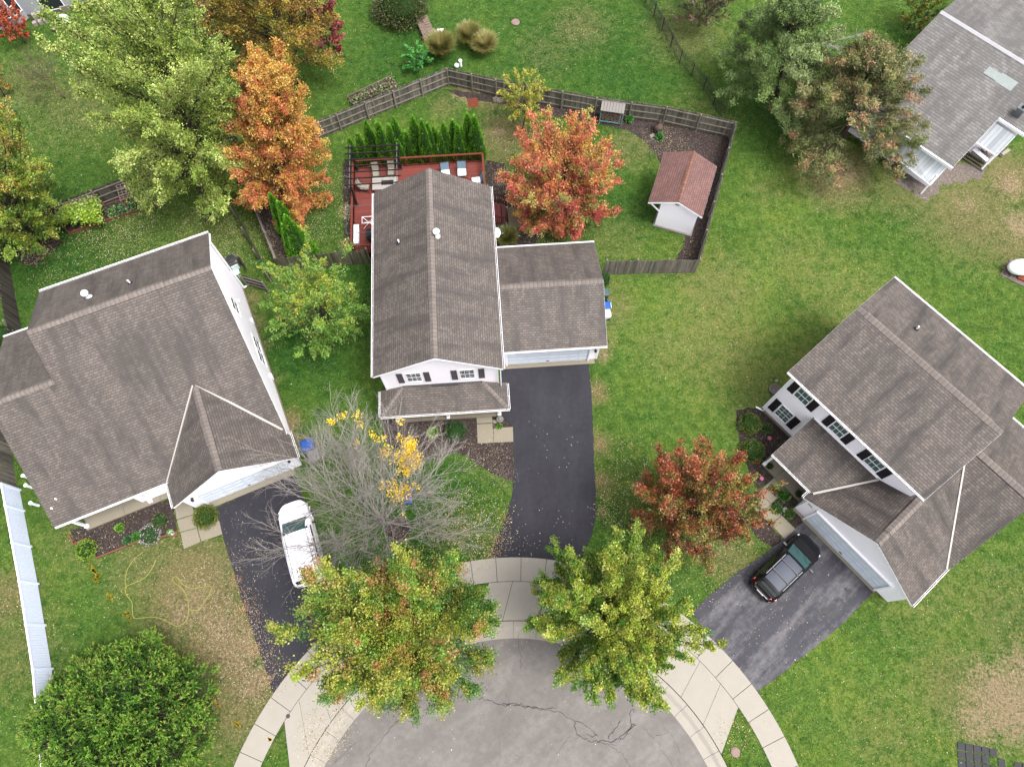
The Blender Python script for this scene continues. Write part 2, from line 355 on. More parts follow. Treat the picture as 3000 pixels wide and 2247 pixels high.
    def quads(s, Q, col=None):  # Q (N,4,3)
        N = len(Q); b = s.n; s.V.append(Q.reshape(-1, 3)); s.n += 4*N
        s.F.append(('Q', b, N)); s.blocks = True
        if col is not None:
            c = np.ones((4*N, 4)); c[:, :3] = np.repeat(np.clip(col, 0, 1), 4, axis=0); s.C.append((b, c))
        return s
    def build(s, name, mat, parent=None, smooth=False, label=None):
        if not s.V: return None
        off = WL[parent.name] if parent is not None else np.zeros(3)
        V = np.vstack(s.V)-off; me = bpy.data.meshes.new(name)
        if s.blocks:
            idx = []; ls = []; cur = 0
            for f in s.F:
                if f[0] == 'Q': idx.append(np.arange(f[1], f[1]+4*f[2])); ls.append(cur+4*np.arange(f[2])); cur += 4*f[2]
                else: idx.append(np.array(f)); ls.append(np.array([cur])); cur += len(f)
            idx = np.concatenate(idx).astype(np.int32); ls = np.concatenate(ls).astype(np.int32)
            me.vertices.add(len(V)); me.vertices.foreach_set('co', V.astype(np.float32).ravel())
            me.loops.add(len(idx)); me.loops.foreach_set('vertex_index', idx)
            me.polygons.add(len(ls)); me.polygons.foreach_set('loop_start', ls)
            me.update(calc_edges=True)
        else:
            me.from_pydata(V.tolist(), [], s.F)
        if s.UV:
            ul = me.uv_layers.new(name='UVMap')
            for pi, uv in s.UV.items():
                st = me.polygons[pi].loop_start
                for k, q in enumerate(uv): ul.data[st+k].uv = q
        if s.C:
            ca = me.color_attributes.new('Col', 'FLOAT_COLOR', 'POINT'); A = np.ones((len(V), 4), np.float32)
            for b, c in s.C: A[b:b+len(c)] = c
            ca.data.foreach_set('color', A.ravel())
        if smooth: me.polygons.foreach_set('use_smooth', [True]*len(me.polygons))
        me.materials.append(MT[mat] if isinstance(mat, str) else mat)
        o = bpy.data.objects.new(name, me); COL.objects.link(o)
        if parent is not None: o.parent = parent
        WL[o.name] = off.copy()
        if label: o['label'] = label
        return o
def structure(mb, name, mat, label=None):
    o = mb.build(name, mat); o['kind'] = 'structure'
    if label: o['label'] = label
    return o
def one(mb, name, mat, label, cat, group=None, smooth=False):
    o = mb.build(name, mat, None, smooth); return props(o, label, cat, group)
def copy_tree(o, parent=None):
    c = o.copy(); COL.objects.link(c); c.parent = parent
    for ch in [q for q in o.children]: copy_tree(ch, c)
    return c
def vnoise(x, y, seed=0):
    r = np.random.default_rng(seed); T = r.random((64, 64)); xi = np.floor(x).astype(int); yi = np.floor(y).astype(int); fx = x-xi; fy = y-yi
    fx = fx*fx*(3-2*fx); fy = fy*fy*(3-2*fy); g = lambda a, b: T[a % 64, b % 64]
    return (g(xi, yi)*(1-fx)+g(xi+1, yi)*fx)*(1-fy)+(g(xi, yi+1)*(1-fx)+g(xi+1, yi+1)*fx)*fy
def rough_edge(pts, step=.35, amp=.05, seed=1, closed=True):
    r = np.random.default_rng(seed); out = []; P = [np.asarray(p, float)[:2] for p in pts]; n = len(P)
    for i in range(n if closed else n-1):
        a, b = P[i], P[(i+1) % n]; L = np.linalg.norm(b-a); k = max(1, int(L/step)); nrm = np.array([-(b-a)[1], (b-a)[0]])/max(L, 1e-6)
        for j in range(k): out.append(a+(b-a)*j/k+(nrm*r.normal(0, amp) if j else 0))
    return out
def flat(poly, z, thick=.05, seed=0, amp=0.):
    if amp: poly = rough_edge(poly, amp=amp, seed=seed)
    return MB().prism([(p[0], p[1], z) for p in poly], thick)
# crop-coordinate shorthands (photo crops enlarged 2.209x)
c1 = lambda x, y: (x/2.209, y/2.209); c2 = lambda x, y: (1000+x/2.209, y/2.209); c3 = lambda x, y: (2000+x/2.209, y/2.209)
c4 = lambda x, y: (x/2.209, 750+y/2.209); c5 = lambda x, y: (1000+x/2.209, 750+y/2.209); c6 = lambda x, y: (2000+x/2.209, 750+y/2.209)
c7 = lambda x, y: (x/2.209, 1497+y/2.209); c8 = lambda x, y: (1000+x/2.209, 1497+y/2.209); c9 = lambda x, y: (2000+x/2.209, 1497+y/2.209)
dk = lambda x, y: (1000+x/3.945, 400+y/3.945)

# ================================================================== GROUND
CC = np.array([-.11, -10.95]); RA, RK, RI, RO = 11.95, 12.94, 15.23, 16.65
def blobfield(X, Y, L):
    f = np.zeros_like(X)
    for px, py, r, s in L:
        g = G(px, py); d = np.hypot(X-g[0], Y-g[1])/r
        f = np.maximum(f, s*np.clip(1.35-d, 0, 1)) if s > 0 else f+s*np.clip(1.2-d, 0, 1)
    return f
xs = np.r_[-400, -150, -75, np.arange(-52, 52.1, .4), 75, 150, 400]; ys = np.r_[-400, -150, -40, np.arange(-16, 66.1, .4), 90, 160, 400]
X, Y = np.meshgrid(xs, ys); nx, ny = len(xs), len(ys)
dry = blobfield(X, Y, [(560, 1720, 3.6, .95), (640, 1880, 3.2, .9), (700, 2060, 3, .75), (430, 1650, 3, .55), (2100, 1000, 5, .42), (2500, 900, 5, .35), (2250, 1150, 4, .35), (2700, 1720, 4, .3), (2950, 1800, 4, .35),
    (2850, 620, 5, .7), (2700, 560, 2.5, .6), (2960, 520, 3, .8), (2640, 560, 3, .5), (2980, 720, 3, .7), (1440, 280, 2.2, .7), (1300, 310, 1.5, .45), (1480, 390, 2.5, .8), (1470, 450, 1.5, .6), (1850, 430, 2.6, .45), (1800, 700, 3, .3), (1750, 1010, 1.2, .9), (1745, 1150, 1.0, .8),
    (1752, 1300, 1.0, .75), (1757, 1420, 1., .7), (1790, 900, 2.5, .45), (730, 880, 1., .7), (745, 950, .9, .7), (765, 1010, .8, .5), (800, 1110, .7, .4), (850, 1230, .9, .8), (870, 1290, .8, .8), (1700, 80, 3, .45), (1600, 150, 3, .3), (2010, 100, 4, .45), (2060, 330, 3, .3),
    (2450, 510, 3.5, .85), (2150, 1640, 2, .55), (2600, 1000, 3, .4), (1330, 1560, 2.2, .3), (240, 300, 5, .4), (60, 250, 4, .4), (240, 1560, 3, .3), (60, 1900, 3, .4), (30, 1750, 2, .7), (2350, 780, 4, .3), (2100, 850, 4, .45), (2400, 1100, 4, .35),
    (2800, 2020, 3, .5), (2600, 2150, 3, .3), (2130, 2000, .8, .6), (1960, 1020, 3, .35), (700, 1960, 1.2, .9), (650, 1780, 1.2, .9), (735, 2000, 1., .9), (720, 1830, 1., .8), (990, 2200, .8, .5), (2250, 560, 2, .3)])
bare = blobfield(X, Y, [(2950, 2060, 2.8, .8), (2860, 2120, 1.7, .65), (2990, 1960, 1.8, .65), (2960, 540, 1.6, .65), (2990, 660, 1.6, .7), (2470, 500, 1.8, .6), (2830, 600, 1.2, .5), (2690, 545, 1.0, .55), (1465, 388, .8, .6), (1360, 275, 1.2, .7), (560, 1790, 2.2, .5), (640, 1850, 1.8, .5), (700, 1900, 1.8, .55), (745, 2000, 1.3, .6), (735, 930, .8, .45), (850, 1250, .8, .5), (1765, 1045, .5, .7)])
hue = .42+.25*vnoise(X/6, Y/6, 3)
hue += blobfield(X, Y, [(2200, 950, 9, .5), (2600, 1850, 8, .3), (1600, 260, 2, .2), (2300, 620, 4, .35)])
hue -= blobfield(X, Y, [(1700, 170, 9, .42), (1200, 150, 6, .42), (1050, 780, 3, .45), (900, 1000, 4, .4), (200, 700, 6, .4), (1250, 1480, 4, .4), (1820, 600, 3, .25), (2230, 330, 4, .25), (2330, 900, 2.6, .35), (950, 650, 3, .3), (2550, 1850, 2.5, .25), (2150, 720, 2, .3)])
Z = np.where(np.hypot(X-CC[0], Y-CC[1]) < 12.72, -.35, 0.)
Z = np.where((np.abs(X) < 5.5) & (Y < CC[1]), -.35, Z)
gm = MB(); idx = np.arange(nx*ny).reshape(ny, nx)
F = np.stack([idx[:-1, :-1], idx[:-1, 1:], idx[1:, 1:], idx[1:, :-1]], -1).reshape(-1, 4)
me = bpy.data.meshes.new('ground'); me.from_pydata(np.c_[X.ravel(), Y.ravel(), Z.ravel()].tolist(), [], F.tolist())
ca = me.color_attributes.new('Col', 'FLOAT_COLOR', 'POINT'); ca.data.foreach_set('color', np.c_[np.clip(dry, 0, 1).ravel(), np.clip(hue, 0, 1).ravel(), np.clip(bare, 0, 1).ravel(), np.ones(nx*ny)].astype(np.float32).ravel())
me.materials.append(MT['lawn']); gr = bpy.data.objects.new('ground', me); COL.objects.link(gr); gr['kind'] = 'structure'

def ring(r0, r1, a0, a1, z0, z1=None, n=48, thick=.06):
    z1 = z0 if z1 is None else z1; t = np.radians(np.linspace(a0, a1, n)); c, s = np.cos(t), np.sin(t)
    V = np.vstack([np.c_[CC[0]+r0*c, CC[1]+r0*s, np.full(n, z0)], np.c_[CC[0]+r1*c, CC[1]+r1*s, np.full(n, z1)]])
    V = np.vstack([V, V-[0, 0, thick]])
    F = [(i, i+1, n+i+1, n+i) for i in range(n-1)]+[(2*n+i, 3*n+i, 3*n+i+1, 2*n+i+1) for i in range(n-1)]+[(i, 2*n+i, 2*n+i+1, i+1) for i in range(n-1)]+[(n+i, n+i+1, 3*n+i+1, 3*n+i) for i in range(n-1)]
    F += [(0, n, 3*n, 2*n), (n-1, 3*n-1, 4*n-1, 2*n-1)]
    return V, F
rd = MB(); t = np.radians(np.linspace(-60, 240, 90))
rd.prism([(CC[0]+RA*math.cos(a), CC[1]+RA*math.sin(a), -.1) for a in t]+[(-6, -60, -.1), (6, -60, -.1)], .1)
structure(rd, 'road', 'asph_old')
kb = MB()
for r0, r1, z0, z1 in ((RA-.01, 12.4, -.095, -.115), (12.4, 12.62, -.115, .0), (12.62, RK-.03, .0, .02)):
    for k in range(46):
        a0 = -55+k*6.3; kb.add(*ring(r0, r1, a0+.04, a0+6.26, z0, z1, 4, .12))
structure(kb, 'kerb', 'conc')
ang = lambda p: math.degrees(math.atan2(p[1]-CC[1], p[0]-CC[0]))
sw = MB(); bd = MB(); bd.add(*ring(RI-.01, RO+.01, -5, 196, .01, n=120, thick=.05))
a = -4.
while a < 194:
    sw.add(*ring(RI, RO, a+.05, a+5.35, .035, n=4)); a += 5.42
structure(sw, 'sidewalk', 'conc'); structure(bd, 'sidewalk_bed', 'joint')
# aprons between kerb and sidewalk
def apron(a0i, a1i, a0o, a1o, joints):
    s_ = MB(); b_ = MB(); N = 24
    def pt(f, g, r): return (CC[0]+r*math.cos(math.radians(f)), CC[1]+r*math.sin(math.radians(f)))
    cuts = [0]+joints+[1]
    for j in range(len(cuts)-1):
        f0, f1 = cuts[j]+.002, cuts[j+1]-.002; P = []
        for k in range(9):
            f = f0+(f1-f0)*k/8; P.append(pt(a0i+(a1i-a0i)*f, 0, RK+.02))
        for k in range(9):
            f = f1+(f0-f1)*k/8; P.append(pt(a0o+(a1o-a0o)*f, 0, RI-.03))
        s_.prism([(p[0], p[1], .03) for p in P], .05)
    P = [pt(a0i+(a1i-a0i)*k/16, 0, RK-.02) for k in range(17)]+[pt(a1o+(a0o-a1o)*k/16, 0, RI+.01) for k in range(17)]
    b_.prism([(p[0], p[1], .008) for p in P], .05)
    return s_, b_
for ia, (args) in enumerate([(100, 64, 95.5, 68, [.2, .47, .74]), (50, 26, 50, 32, [.34, .68]), (162, 133, 150, 133, [.3, .62])]):
    s_, b_ = apron(*args); structure(s_, 'driveway_apron', 'conc'); structure(b_, 'apron_bed', 'joint')
def drive(pts, a_lo, a_hi, name, mat, seed):
    arc = [(CC[0]+(RO+.01)*math.cos(math.radians(a)), CC[1]+(RO+.01)*math.sin(math.radians(a))) for a in np.linspace(a_lo, a_hi, 12)]
    P = [g[:2] for g in G2(pts)]; k = P
    R_ = rough_edge(k, .25, .025, seed, closed=False)+[k[-1]]+arc
    structure(MB().prism([(p[0], p[1], .022) for p in R_], .05), name, mat)
drive([(1437, 1637), (1448, 1597), (1471, 1542), (1489, 1497), (1500, 1447), (1505, 1406), (1504, 1298), (1502, 1257), (1495, 1240), (1476, 1222), (1462, 1070), (1486, 1074), (1724, 1059), (1733, 1157), (1738, 1248), (1742, 1384), (1749, 1500), (1735, 1565), (1700, 1640)],
      ang(G(1695, 1655)), ang(G(1436, 1637)), 'driveway', 'asph_new', 5)
drive([(801, 2029), (770, 1932), (724, 1805), (688, 1687), (652, 1565), (634, 1497), (627, 1490), (860, 1384), (905, 1500), (965, 1680), (1010, 1800), (1025, 1850)], ang(G(1030, 1860)), ang(G(801, 2029)), 'driveway', 'asph_new', 6)
drive([(2081, 1877), (2030, 1800), (2045, 1773), (2158, 1678), (2244, 1619), (2290, 1583), (2353, 1529), (2561, 1728), (2520, 1773), (2453, 1841), (2317, 1950), (2222, 2024)], ang(G(2222, 2024)), ang(G(2081, 1877)), 'driveway', 'asph3', 8)
st = MB()
for px, py, r in [(2487, 1733, .18), (2478, 1725, .12), (2420, 1790, .3), (2440, 1775, .22), (2408, 1805, .2), (2450, 1800, .12), (2465, 1757, .1), (2395, 1790, .1), (2432, 1812, .14)]:
    g = G(px, py); n = 11; rr = rng.uniform(.6, 1.2, n)*r
    st.prism([(g[0]+rr[k]*math.cos(k/n*6.283), g[1]+rr[k]*math.sin(k/n*6.283), .027) for k in range(n)], .003)
structure(st, 'oil_stains', 'crack')
# crack sealant lines on the road
ck = MB()
def crack(f, pts, wd, z=-.094, jit=.05):
    P = [G(*f(*p), z)[:2] for p in pts]; Q = []
    for i in range(len(P)-1):
        k = max(2, int(np.linalg.norm(P[i+1]-P[i])/.13))
        for j in range(k): Q.append(P[i]+(P[i+1]-P[i])*j/k+rng.normal(0, jit, 2)*(j > 0))
    Q.append(P[-1]); Q = np.array(Q); T = np.gradient(Q, axis=0); T /= np.linalg.norm(T, axis=1)[:, None]+1e-9; N = np.c_[-T[:, 1], T[:, 0]]
    ww = wd*rng.uniform(.35, 1.2, len(Q))[:, None]/2; ww[0] = ww[-1] = .003
    A, B = Q+N*ww, Q-N*ww; V = np.vstack([np.c_[A, np.full(len(Q), z)], np.c_[B, np.full(len(Q), z)]]); n = len(Q)
    ck.add(V, [(i, n+i, n+i+1, i+1) for i in range(n-1)])
for pts, wd in [([(880, 1210), (960, 1225), (1050, 1255), (1130, 1245), (1250, 1265), (1340, 1285), (1420, 1300), (1490, 1345), (1560, 1370), (1620, 1420), (1660, 1455), (1580, 1445)], .07),
        ([(1040, 1250), (1160, 1258), (1290, 1285), (1400, 1262)], .08), ([(1500, 1350), (1520, 1440), (1600, 1490), (1690, 1480), (1760, 1490), (1850, 1420), (1910, 1385), (1880, 1378), (1800, 1490)], .09),
        ([(1730, 1480), (1740, 1440), (1810, 1350)], .1), ([(1870, 1385), (1865, 1310), (1895, 1280), (1900, 1300)], .08), ([(1150, 780), (1148, 880), (1170, 950), (1160, 1025)], .05),
        ([(520, 1220), (440, 1290), (350, 1370), (280, 1450), (200, 1550), (150, 1657)], .05), ([(-60, 1640), (0, 1590), (50, 1530), (120, 1485)], .03), ([(1500, 1445), (1440, 1500), (1400, 1560)], .03),
        ([(1690, 1490), (1780, 1540), (1880, 1657)], .04), ([(1950, 1400), (2030, 1470), (2150, 1657)], .03), ([(2030, 1450), (2130, 1430), (2200, 1570)], .03), ([(1060, 1180), (1090, 1240)], .02), ([(1030, 1480), (1020, 1570), (1010, 1657)], .02),
        ([(360, 1610), (440, 1580)], .02), ([(1630, 1480), (1700, 1500), (1740, 1560)], .02), ([(500, 1300), (590, 1270)], .02), ([(1650, 1500), (1760, 1510), (1800, 1530)], .03)]:
    crack(c8, pts, wd*.72)
structure(ck, 'road_cracks', 'crack')
# planting beds
def bed(pts, name='mulch_bed', mat='mulch', z=.018, amp=.05, seed=1, smooth=False):
    P = [g[:2] for g in G2(pts)]; structure(MB().prism([(p[0], p[1], z) for p in rough_edge(P, .3, amp, seed)], .04), name, mat)
bed([(1505, 1292), (1505, 1411), (1498, 1408), (1444, 1388), (1398, 1361), (1362, 1334), (1335, 1325), (1270, 1345), (1200, 1340), (1130, 1295), (1115, 1180), (1140, 1190), (1475, 1190), (1478, 1225), (1495, 1240), (1503, 1258)])
bed([(1425, 470), (1480, 480), (1500, 590), (1560, 670), (1600, 690), (1540, 730), (1448, 735), (1420, 690)], seed=2)
bed([(1004, 480), (1042, 470), (1042, 735), (1010, 745)], seed=3)
bed([(1300, 262), (1460, 280), (1560, 296), (1640, 312), (1742, 330), (1942, 358), (2140, 400), (2034, 800), (1972, 772), (2001, 726), (2006, 701), (2035, 640), (1945, 500), (1925, 460), (1890, 415), (1840, 383), (1745, 362), (1640, 345), (1560, 325), (1440, 300), (1370, 292)], seed=4)
bed([c6(*p) for p in [(345, 1000), (420, 980), (490, 980), (750, 1180), (620, 1300), (515, 1360), (600, 1435), (490, 1515), (430, 1400), (380, 1250), (345, 1100)]], seed=5)
bed([(2150+x/4.418, 1150+y/4.418) for x, y in [(690, 1265), (870, 1400), (780, 1490), (890, 1640), (950, 1700), (860, 1790), (700, 1657), (480, 1440)]], seed=6)
bed([c9(*p) for p in [(425, -60), (480, 0), (650, 180), (590, 240), (500, 190), (430, 100), (400, 20)]], seed=7)
bed([c7(*p) for p in [(450, 120), (1120, -80), (1150, 165), (1100, 170), (900, 195), (625, 305), (570, 215), (480, 215)]], seed=8)
bed([(60, 770), (100, 780), (140, 745), (182, 712), (175, 690), (110, 650), (60, 670), (40, 720)], seed=9)
bed([(735, 600), (745, 560), (840, 560), (880, 640), (912, 745), (905, 762), (830, 790)], seed=10, amp=.12)
g = G(1167, 1551); structure(MB().prism([(g[0]+.8*math.cos(k/12*6.283)*rng.uniform(.9, 1.1), g[1]+.8*math.sin(k/12*6.283), .018) for k in range(12)], .03), 'mulch_bed', 'mulch')
bed([(2620, 540), (2700, 480), (2850, 480), (2905, 500), (2870, 530), (2760, 540), (2720, 590), (2660, 560)], 'gravel_patch', 'gravel', seed=11, amp=.2)
# concrete walks
def slab(polys, name='walkway', mat='conc2', z=.045):
    m = MB()
    for P in polys: m.prism([(p[0], p[1], z) for p in P], .08)
    structure(m, name, mat)
slab([[(-2.39, 14.9), (-1.36, 14.9), (-1.31, 14.42), (-2.36, 14.38)]], 'porch_step', z=.16)
slab([[(-2.36, 14.36), (-1.31, 14.4), (-1.27, 13.08), (-2.30, 13.04)], [(-1.255, 14.07), (.02, 14.14), (.04, 13.12), (-1.255, 13.08)]])
T2 = lambda x, y: (2150+x/4.418, 1150+y/4.418)
slab([[G(*T2(*p))[:2] for p in q] for q in [[(520, 1100), (690, 1258), (482, 1436), (325, 1288)], [(320, 1292), (478, 1440), (345, 1575), (235, 1470)], [(482, 1444), (615, 1590), (478, 1705), (350, 1580)], [(620, 1596), (790, 1765), (655, 1895), (483, 1712)]]])
slab([[G(*c7(*p))[:2] for p in q] for q in [[(1128, -60), (1225, -90), (1262, 18), (1145, 55)], [(1147, 60), (1263, 23), (1275, 108), (1168, 135)], [(1170, 140), (1276, 112), (1300, 198), (1192, 245)], [(1281, 110), (1420, 62), (1440, 150), (1305, 196)]]])

# ================================================================== HOUSES
def window(par, O, d, nrm, s0, s1, z0, z1, cols=3, rows=2, glass='glass', frame='trim', depth=.022, sash=True, fw_=.07):
    O, d, nrm = map(lambda q: np.asarray(q, float), (O, d, nrm)); f = MB()
    P = lambda s, z, o: O+d*s+nrm*o+np.array([0, 0, z])
    def bx(sa, sb, za, zb, o0, o1): f.hexa([P(sa, za, o0), P(sb, za, o0), P(sb, za, o1), P(sa, za, o1), P(sa, zb, o0), P(sb, zb, o0), P(sb, zb, o1), P(sa, zb, o1)])
    bx(s0-fw_, s0, z0-fw_, z1+fw_, 0, depth); bx(s1, s1+fw_, z0-fw_, z1+fw_, 0, depth); bx(s0, s1, z0-fw_, z0, 0, depth+.03); bx(s0, s1, z1, z1+fw_, 0, depth+.01)
    zm = (z0+z1)/2
    if sash: bx(s0, s1, zm-.03, zm+.03, .004, depth-.004)
    for k in range(1, cols):
        s = s0+(s1-s0)*k/cols
        for za, zb in ((z0, zm-.035), (zm+.035, z1)): bx(s-.011, s+.011, za, zb, .0065, .012)
    for k in range(1, rows):
        for za, zb in ((z0, zm), (zm, z1)):
            z = za+(zb-za)*k/rows
            for c in range(cols):
                sa = s0+(s1-s0)*c/cols+.013; sb = s0+(s1-s0)*(c+1)/cols-.013; bx(sa, sb, z-.011, z+.011, .0065, .0115)
    fo = f.build('window', frame, par); g = MB(); g.hexa([P(s0, z0, .001), P(s1, z0, .001), P(s1, z0, .006), P(s0, z0, .006), P(s0, z1, .001), P(s1, z1, .001), P(s1, z1, .006), P(s0, z1, .006)])
    g.build('pane', glass, fo); return fo
def shutter(par, O, d, nrm, s0, s1, z0, z1, mat):
    m = MB(); P = lambda s, z, o: np.asarray(O)+np.asarray(d)*s+np.asarray(nrm)*o+np.array([0, 0, z])
    def bx(sa, sb, za, zb, o0, o1): m.hexa([P(sa, za, o0), P(sb, za, o0), P(sb, za, o1), P(sa, za, o1), P(sa, zb, o0), P(sb, zb, o0), P(sb, zb, o1), P(sa, zb, o1)])
    bx(s0, s1, z0, z1, 0, .02); bx(s0, s0+.05, z0, z1, .021, .04); bx(s1-.05, s1, z0, z1, .021, .04)
    for z in (z0, (z0+z1)/2-.03, z1-.06): bx(s0+.05, s1-.05, z, z+.06, .021, .039)
    n = 9
    for k in range(n):
        z = z0+.08+(z1-z0-.16)*k/n; bx(s0+.05, s1-.05, z, z+.03, .021, .028)
    m.build('shutter', mat, par)
def gutter(par, a, b, side, mat='gutter', wd=.1, spike=1.2):
    a, b, side = map(lambda q: np.asarray(q, float), (a, b, side)); m = MB()
    m.bar(a+side*.01-[0, 0, .05], b+side*.01-[0, 0, .05], .016, .11); m.bar(a+side*wd-[0, 0, .04], b+side*wd-[0, 0, .04], .022, .1); m.bar(a+side*wd*.5-[0, 0, .1], b+side*wd*.5-[0, 0, .1], wd-.03, .01)
    L = np.linalg.norm(b-a); k = int(L/spike)
    for i in range(1, k+1):
        p = a+(b-a)*i/(k+1); m.bar(p+side*.0, p+side*(wd+.0)+[0, 0, .005], .022, .014)
    m.build('gutter', mat, par); MB().bar(a+side*wd*.5-[0, 0, .088], b+side*wd*.5-[0, 0, .088], wd-.04, .008).build('gutter_shade_strip', 'crack', par)  # dark strip added to shade the gutter's inside
def downspout(par, top, bot, side):
    m = MB(); top, bot, side = map(lambda q: np.asarray(q, float), (top, bot, side))
    m.bar(top, top-side*.25-[0, 0, .3], .07, .06, up=side); m.bar(top-side*.25-[0, 0, .3], np.r_[(top-side*.25)[:2], .15], .08, .06, up=side); q = np.r_[(top-side*.25)[:2], .12]; m.bar(q, q+side*.5-[0, 0, .06], .08, .06)
    m.build('downspout', 'trim', par)
def ridge_cap(par, a, b, mat='cap', wd=.2, vent=None, drop=.1):
    a = np.asarray(a, float); b = np.asarray(b, float); d = (b-a)/np.linalg.norm(b-a); sd_ = np.cross(d, [0, 0, 1]); sd_ /= np.linalg.norm(sd_)
    m = MB(); L = np.linalg.norm(b-a); n = max(2, int(L/.26))
    def seg(p, q, wd, lift, th):
        V = []
        for r in (p, q):
            V += [r-sd_*wd+[0, 0, lift-drop*wd/.17], r+[0, 0, lift+.015], r+sd_*wd+[0, 0, lift-drop*wd/.17]]
        V = np.array(V); V = np.vstack([V, V-[0, 0, th]])
        u0, u1 = float((p-a)@d), float((q-a)@d)
        F = [(0, 3, 4, 1), (1, 4, 5, 2), (6, 7, 10, 9), (7, 8, 11, 10), (0, 6, 9, 3), (2, 5, 11, 8), (0, 1, 7, 6), (1, 2, 8, 7), (3, 9, 10, 4), (4, 10, 11, 5)]
        m.add(V, F, uv=[[(i % 3*.5, u0 if i % 6 < 3 else u1) for i in f] for f in F])
    for i in range(n):
        p = a+(b-a)*i/n; q = a+(b-a)*(i+1)/n; seg(p, q, wd, .03+(i % 2)*.004, .02)
    if vent:
        p = a+d*vent[0]; q = a+d*vent[1]; k = int((vent[1]-vent[0])/.26)
        for i in range(k): seg(p+(q-p)*i/k, p+(q-p)*(i+1)/k, wd*1.15, .085+(i % 2)*.004, .05)
    m.build('ridge_cap', mat, par)
def vent_pipe(par, P, h=.35, r=.05, mat='whiteplastic', base=True):
    m = MB(); P = np.asarray(P, float); m.lathe(P, [(r, -.1), (r, h), (r*.7, h)], 10); m.build('vent_pipe', mat, par)
    if base: MB().lathe(P, [(r*3, -.12), (r*3, .03), (r*1.3, .1)], 10).build('vent_flashing', 'dark', par)
def flue_vent(par, P):
    m = MB(); m.lathe(P, [(.2, -.15), (.2, .0), (.12, .08), (.1, .3), (.1, .38), (.2, .4), (.22, .5), (.16, .6), (.03, .62)], 14); m.build('flue_vent', 'whiteplastic', par, True)
def walls(par, polys, mat='siding', name='wall'):
    for P in polys:   # P: list of footprint/profile hexahedra already world-space
        m = MB(); m.add(*P); m.build(name, mat, par)
def gable_block(fr, axis, a0, a1, prof):
    """solid wall block: profile points (t,z) swept along axis 'u' or 'v' from a0 to a1"""
    n = len(prof); V = []
    for a in (a0, a1):
        for t, z in prof: V.append(fr(a, t, z) if axis == 'u' else fr(t, a, z))
    return np.array(V), [tuple(range(n)), tuple(range(2*n-1, n-1, -1))]+[(i, i+n, (i+1) % n+n, (i+1) % n) for i in range(n)]
def roofpair(par, tops, mat, trim='trim', name='roof'):
    """tops: list of (polygon, eave a, eave b); one shingle mesh + one trim mesh just under it"""
    r = MB(); t = MB()
    for poly, ea, eb in tops:
        P = np.asarray(poly, float); r.slab(P, .035, (ea, eb)); c = P.mean(0)
        Q = P+(c-P)/np.maximum(np.linalg.norm((c-P)[:, :2], axis=1)[:, None], .01)*(-.012)*[1, 1, 0]-[0, 0, .037]
        t.prism(Q, .15)
    ro = r.build(name, mat, par); t.build('roof_trim', trim, par); return ro
def garage_door(par, O, d, nrm, s0, s1, z1, cols=8, rows=4, mat='door', hood=False):
    O, d, nrm = map(lambda q: np.asarray(q, float), (O, d, nrm)); P = lambda s, z, o: O+d*s+nrm*o+np.array([0, 0, z]); m = MB()
    def bx(M_, sa, sb, za, zb, o0, o1): M_.hexa([P(sa, za, o0), P(sb, za, o0), P(sb, za, o1), P(sa, za, o1), P(sa, zb, o0), P(sb, zb, o0), P(sb, zb, o1), P(sa, zb, o1)])
    rh = z1/rows; cw = (s1-s0)/cols
    for r_ in range(rows):
        bx(m, s0, s1, r_*rh+.01, (r_+1)*rh-.006, .0, .03)
        for c in range(cols): bx(m, s0+c*cw+.1, s0+(c+1)*cw-.1, r_*rh+.1, (r_+1)*rh-.1, .031, .042)
    dr = m.build('garage_door', mat, par)
    h = MB(); bx(h, (s0+s1)/2-.1, (s0+s1)/2+.1, .35, .39, .05, .09); h.build('handle', 'blackmetal', dr)
    f = MB(); bx(f, s0-.13, s0-.005, 0.05, z1+.13, 0, .11); bx(f, s1+.005, s1+.13, 0.05, z1+.13, 0, .11); bx(f, s0-.004, s1+.004, z1+.01, z1+.13, 0, .12); f.build('door_frame', 'trim', par)
def wall_lamp(par, P, nrm):
    m = MB(); P = np.asarray(P, float); nrm = np.asarray(nrm, float); m.bar(P, P+nrm*.06, .12, .16); m.lathe(P+nrm*.16-[0, 0, .12], [(.04, 0), (.08, .03), (.09, .2), (.05, .26), (.01, .3)], 8); m.build('wall_lamp', 'blackmetal', par)
def post(par, P, h, wd=.14, mat='trim'):
    m = MB(); P = np.asarray(P, float); r = FRROT; m.box(P+[0, 0, h/2], (wd, wd, h), r); m.box(P+[0, 0, .1], (wd+.08, wd+.08, .2), r); m.box(P+[0, 0, h-.08], (wd+.06, wd+.06, .14), r); m.build('porch_post', mat, par)
Dv = lambda F_, u, v: F_(u, v)-F_(0, 0)
# ---------------------------------------------------------------- house 2 (centre)
FRROT = 3.156
h2 = thing('house', 'white two-storey house in the middle with brown gable roof and attached garage', 'house', H2(3.9, 6))
W_, L_, e_, r_ = 7.756, 13.087, 5.684, 7.906; sl_ = (r_-e_)/(W_/2)
ro2 = roofpair(h2, [([H2(0, 0, e_), H2(W_/2, 0, r_), H2(W_/2, L_, r_), H2(0, L_, e_)], H2(0, L_, e_), H2(0, 0, e_)),
                    ([H2(W_/2, 0, r_), H2(W_, 0, e_), H2(W_, L_, e_), H2(W_/2, L_, r_)], H2(W_, 0, e_), H2(W_, L_, e_))], 'roof')
ridge_cap(ro2, H2(W_/2, .0, r_), H2(W_/2, L_, r_), vent=(3.86, 9.6))
vent_pipe(ro2, H2(1.79, 8.5, r_-.573*(W_/2-1.79)-.02)); flue_vent(ro2, H2(4.25, 8.2, r_-.573*.37))
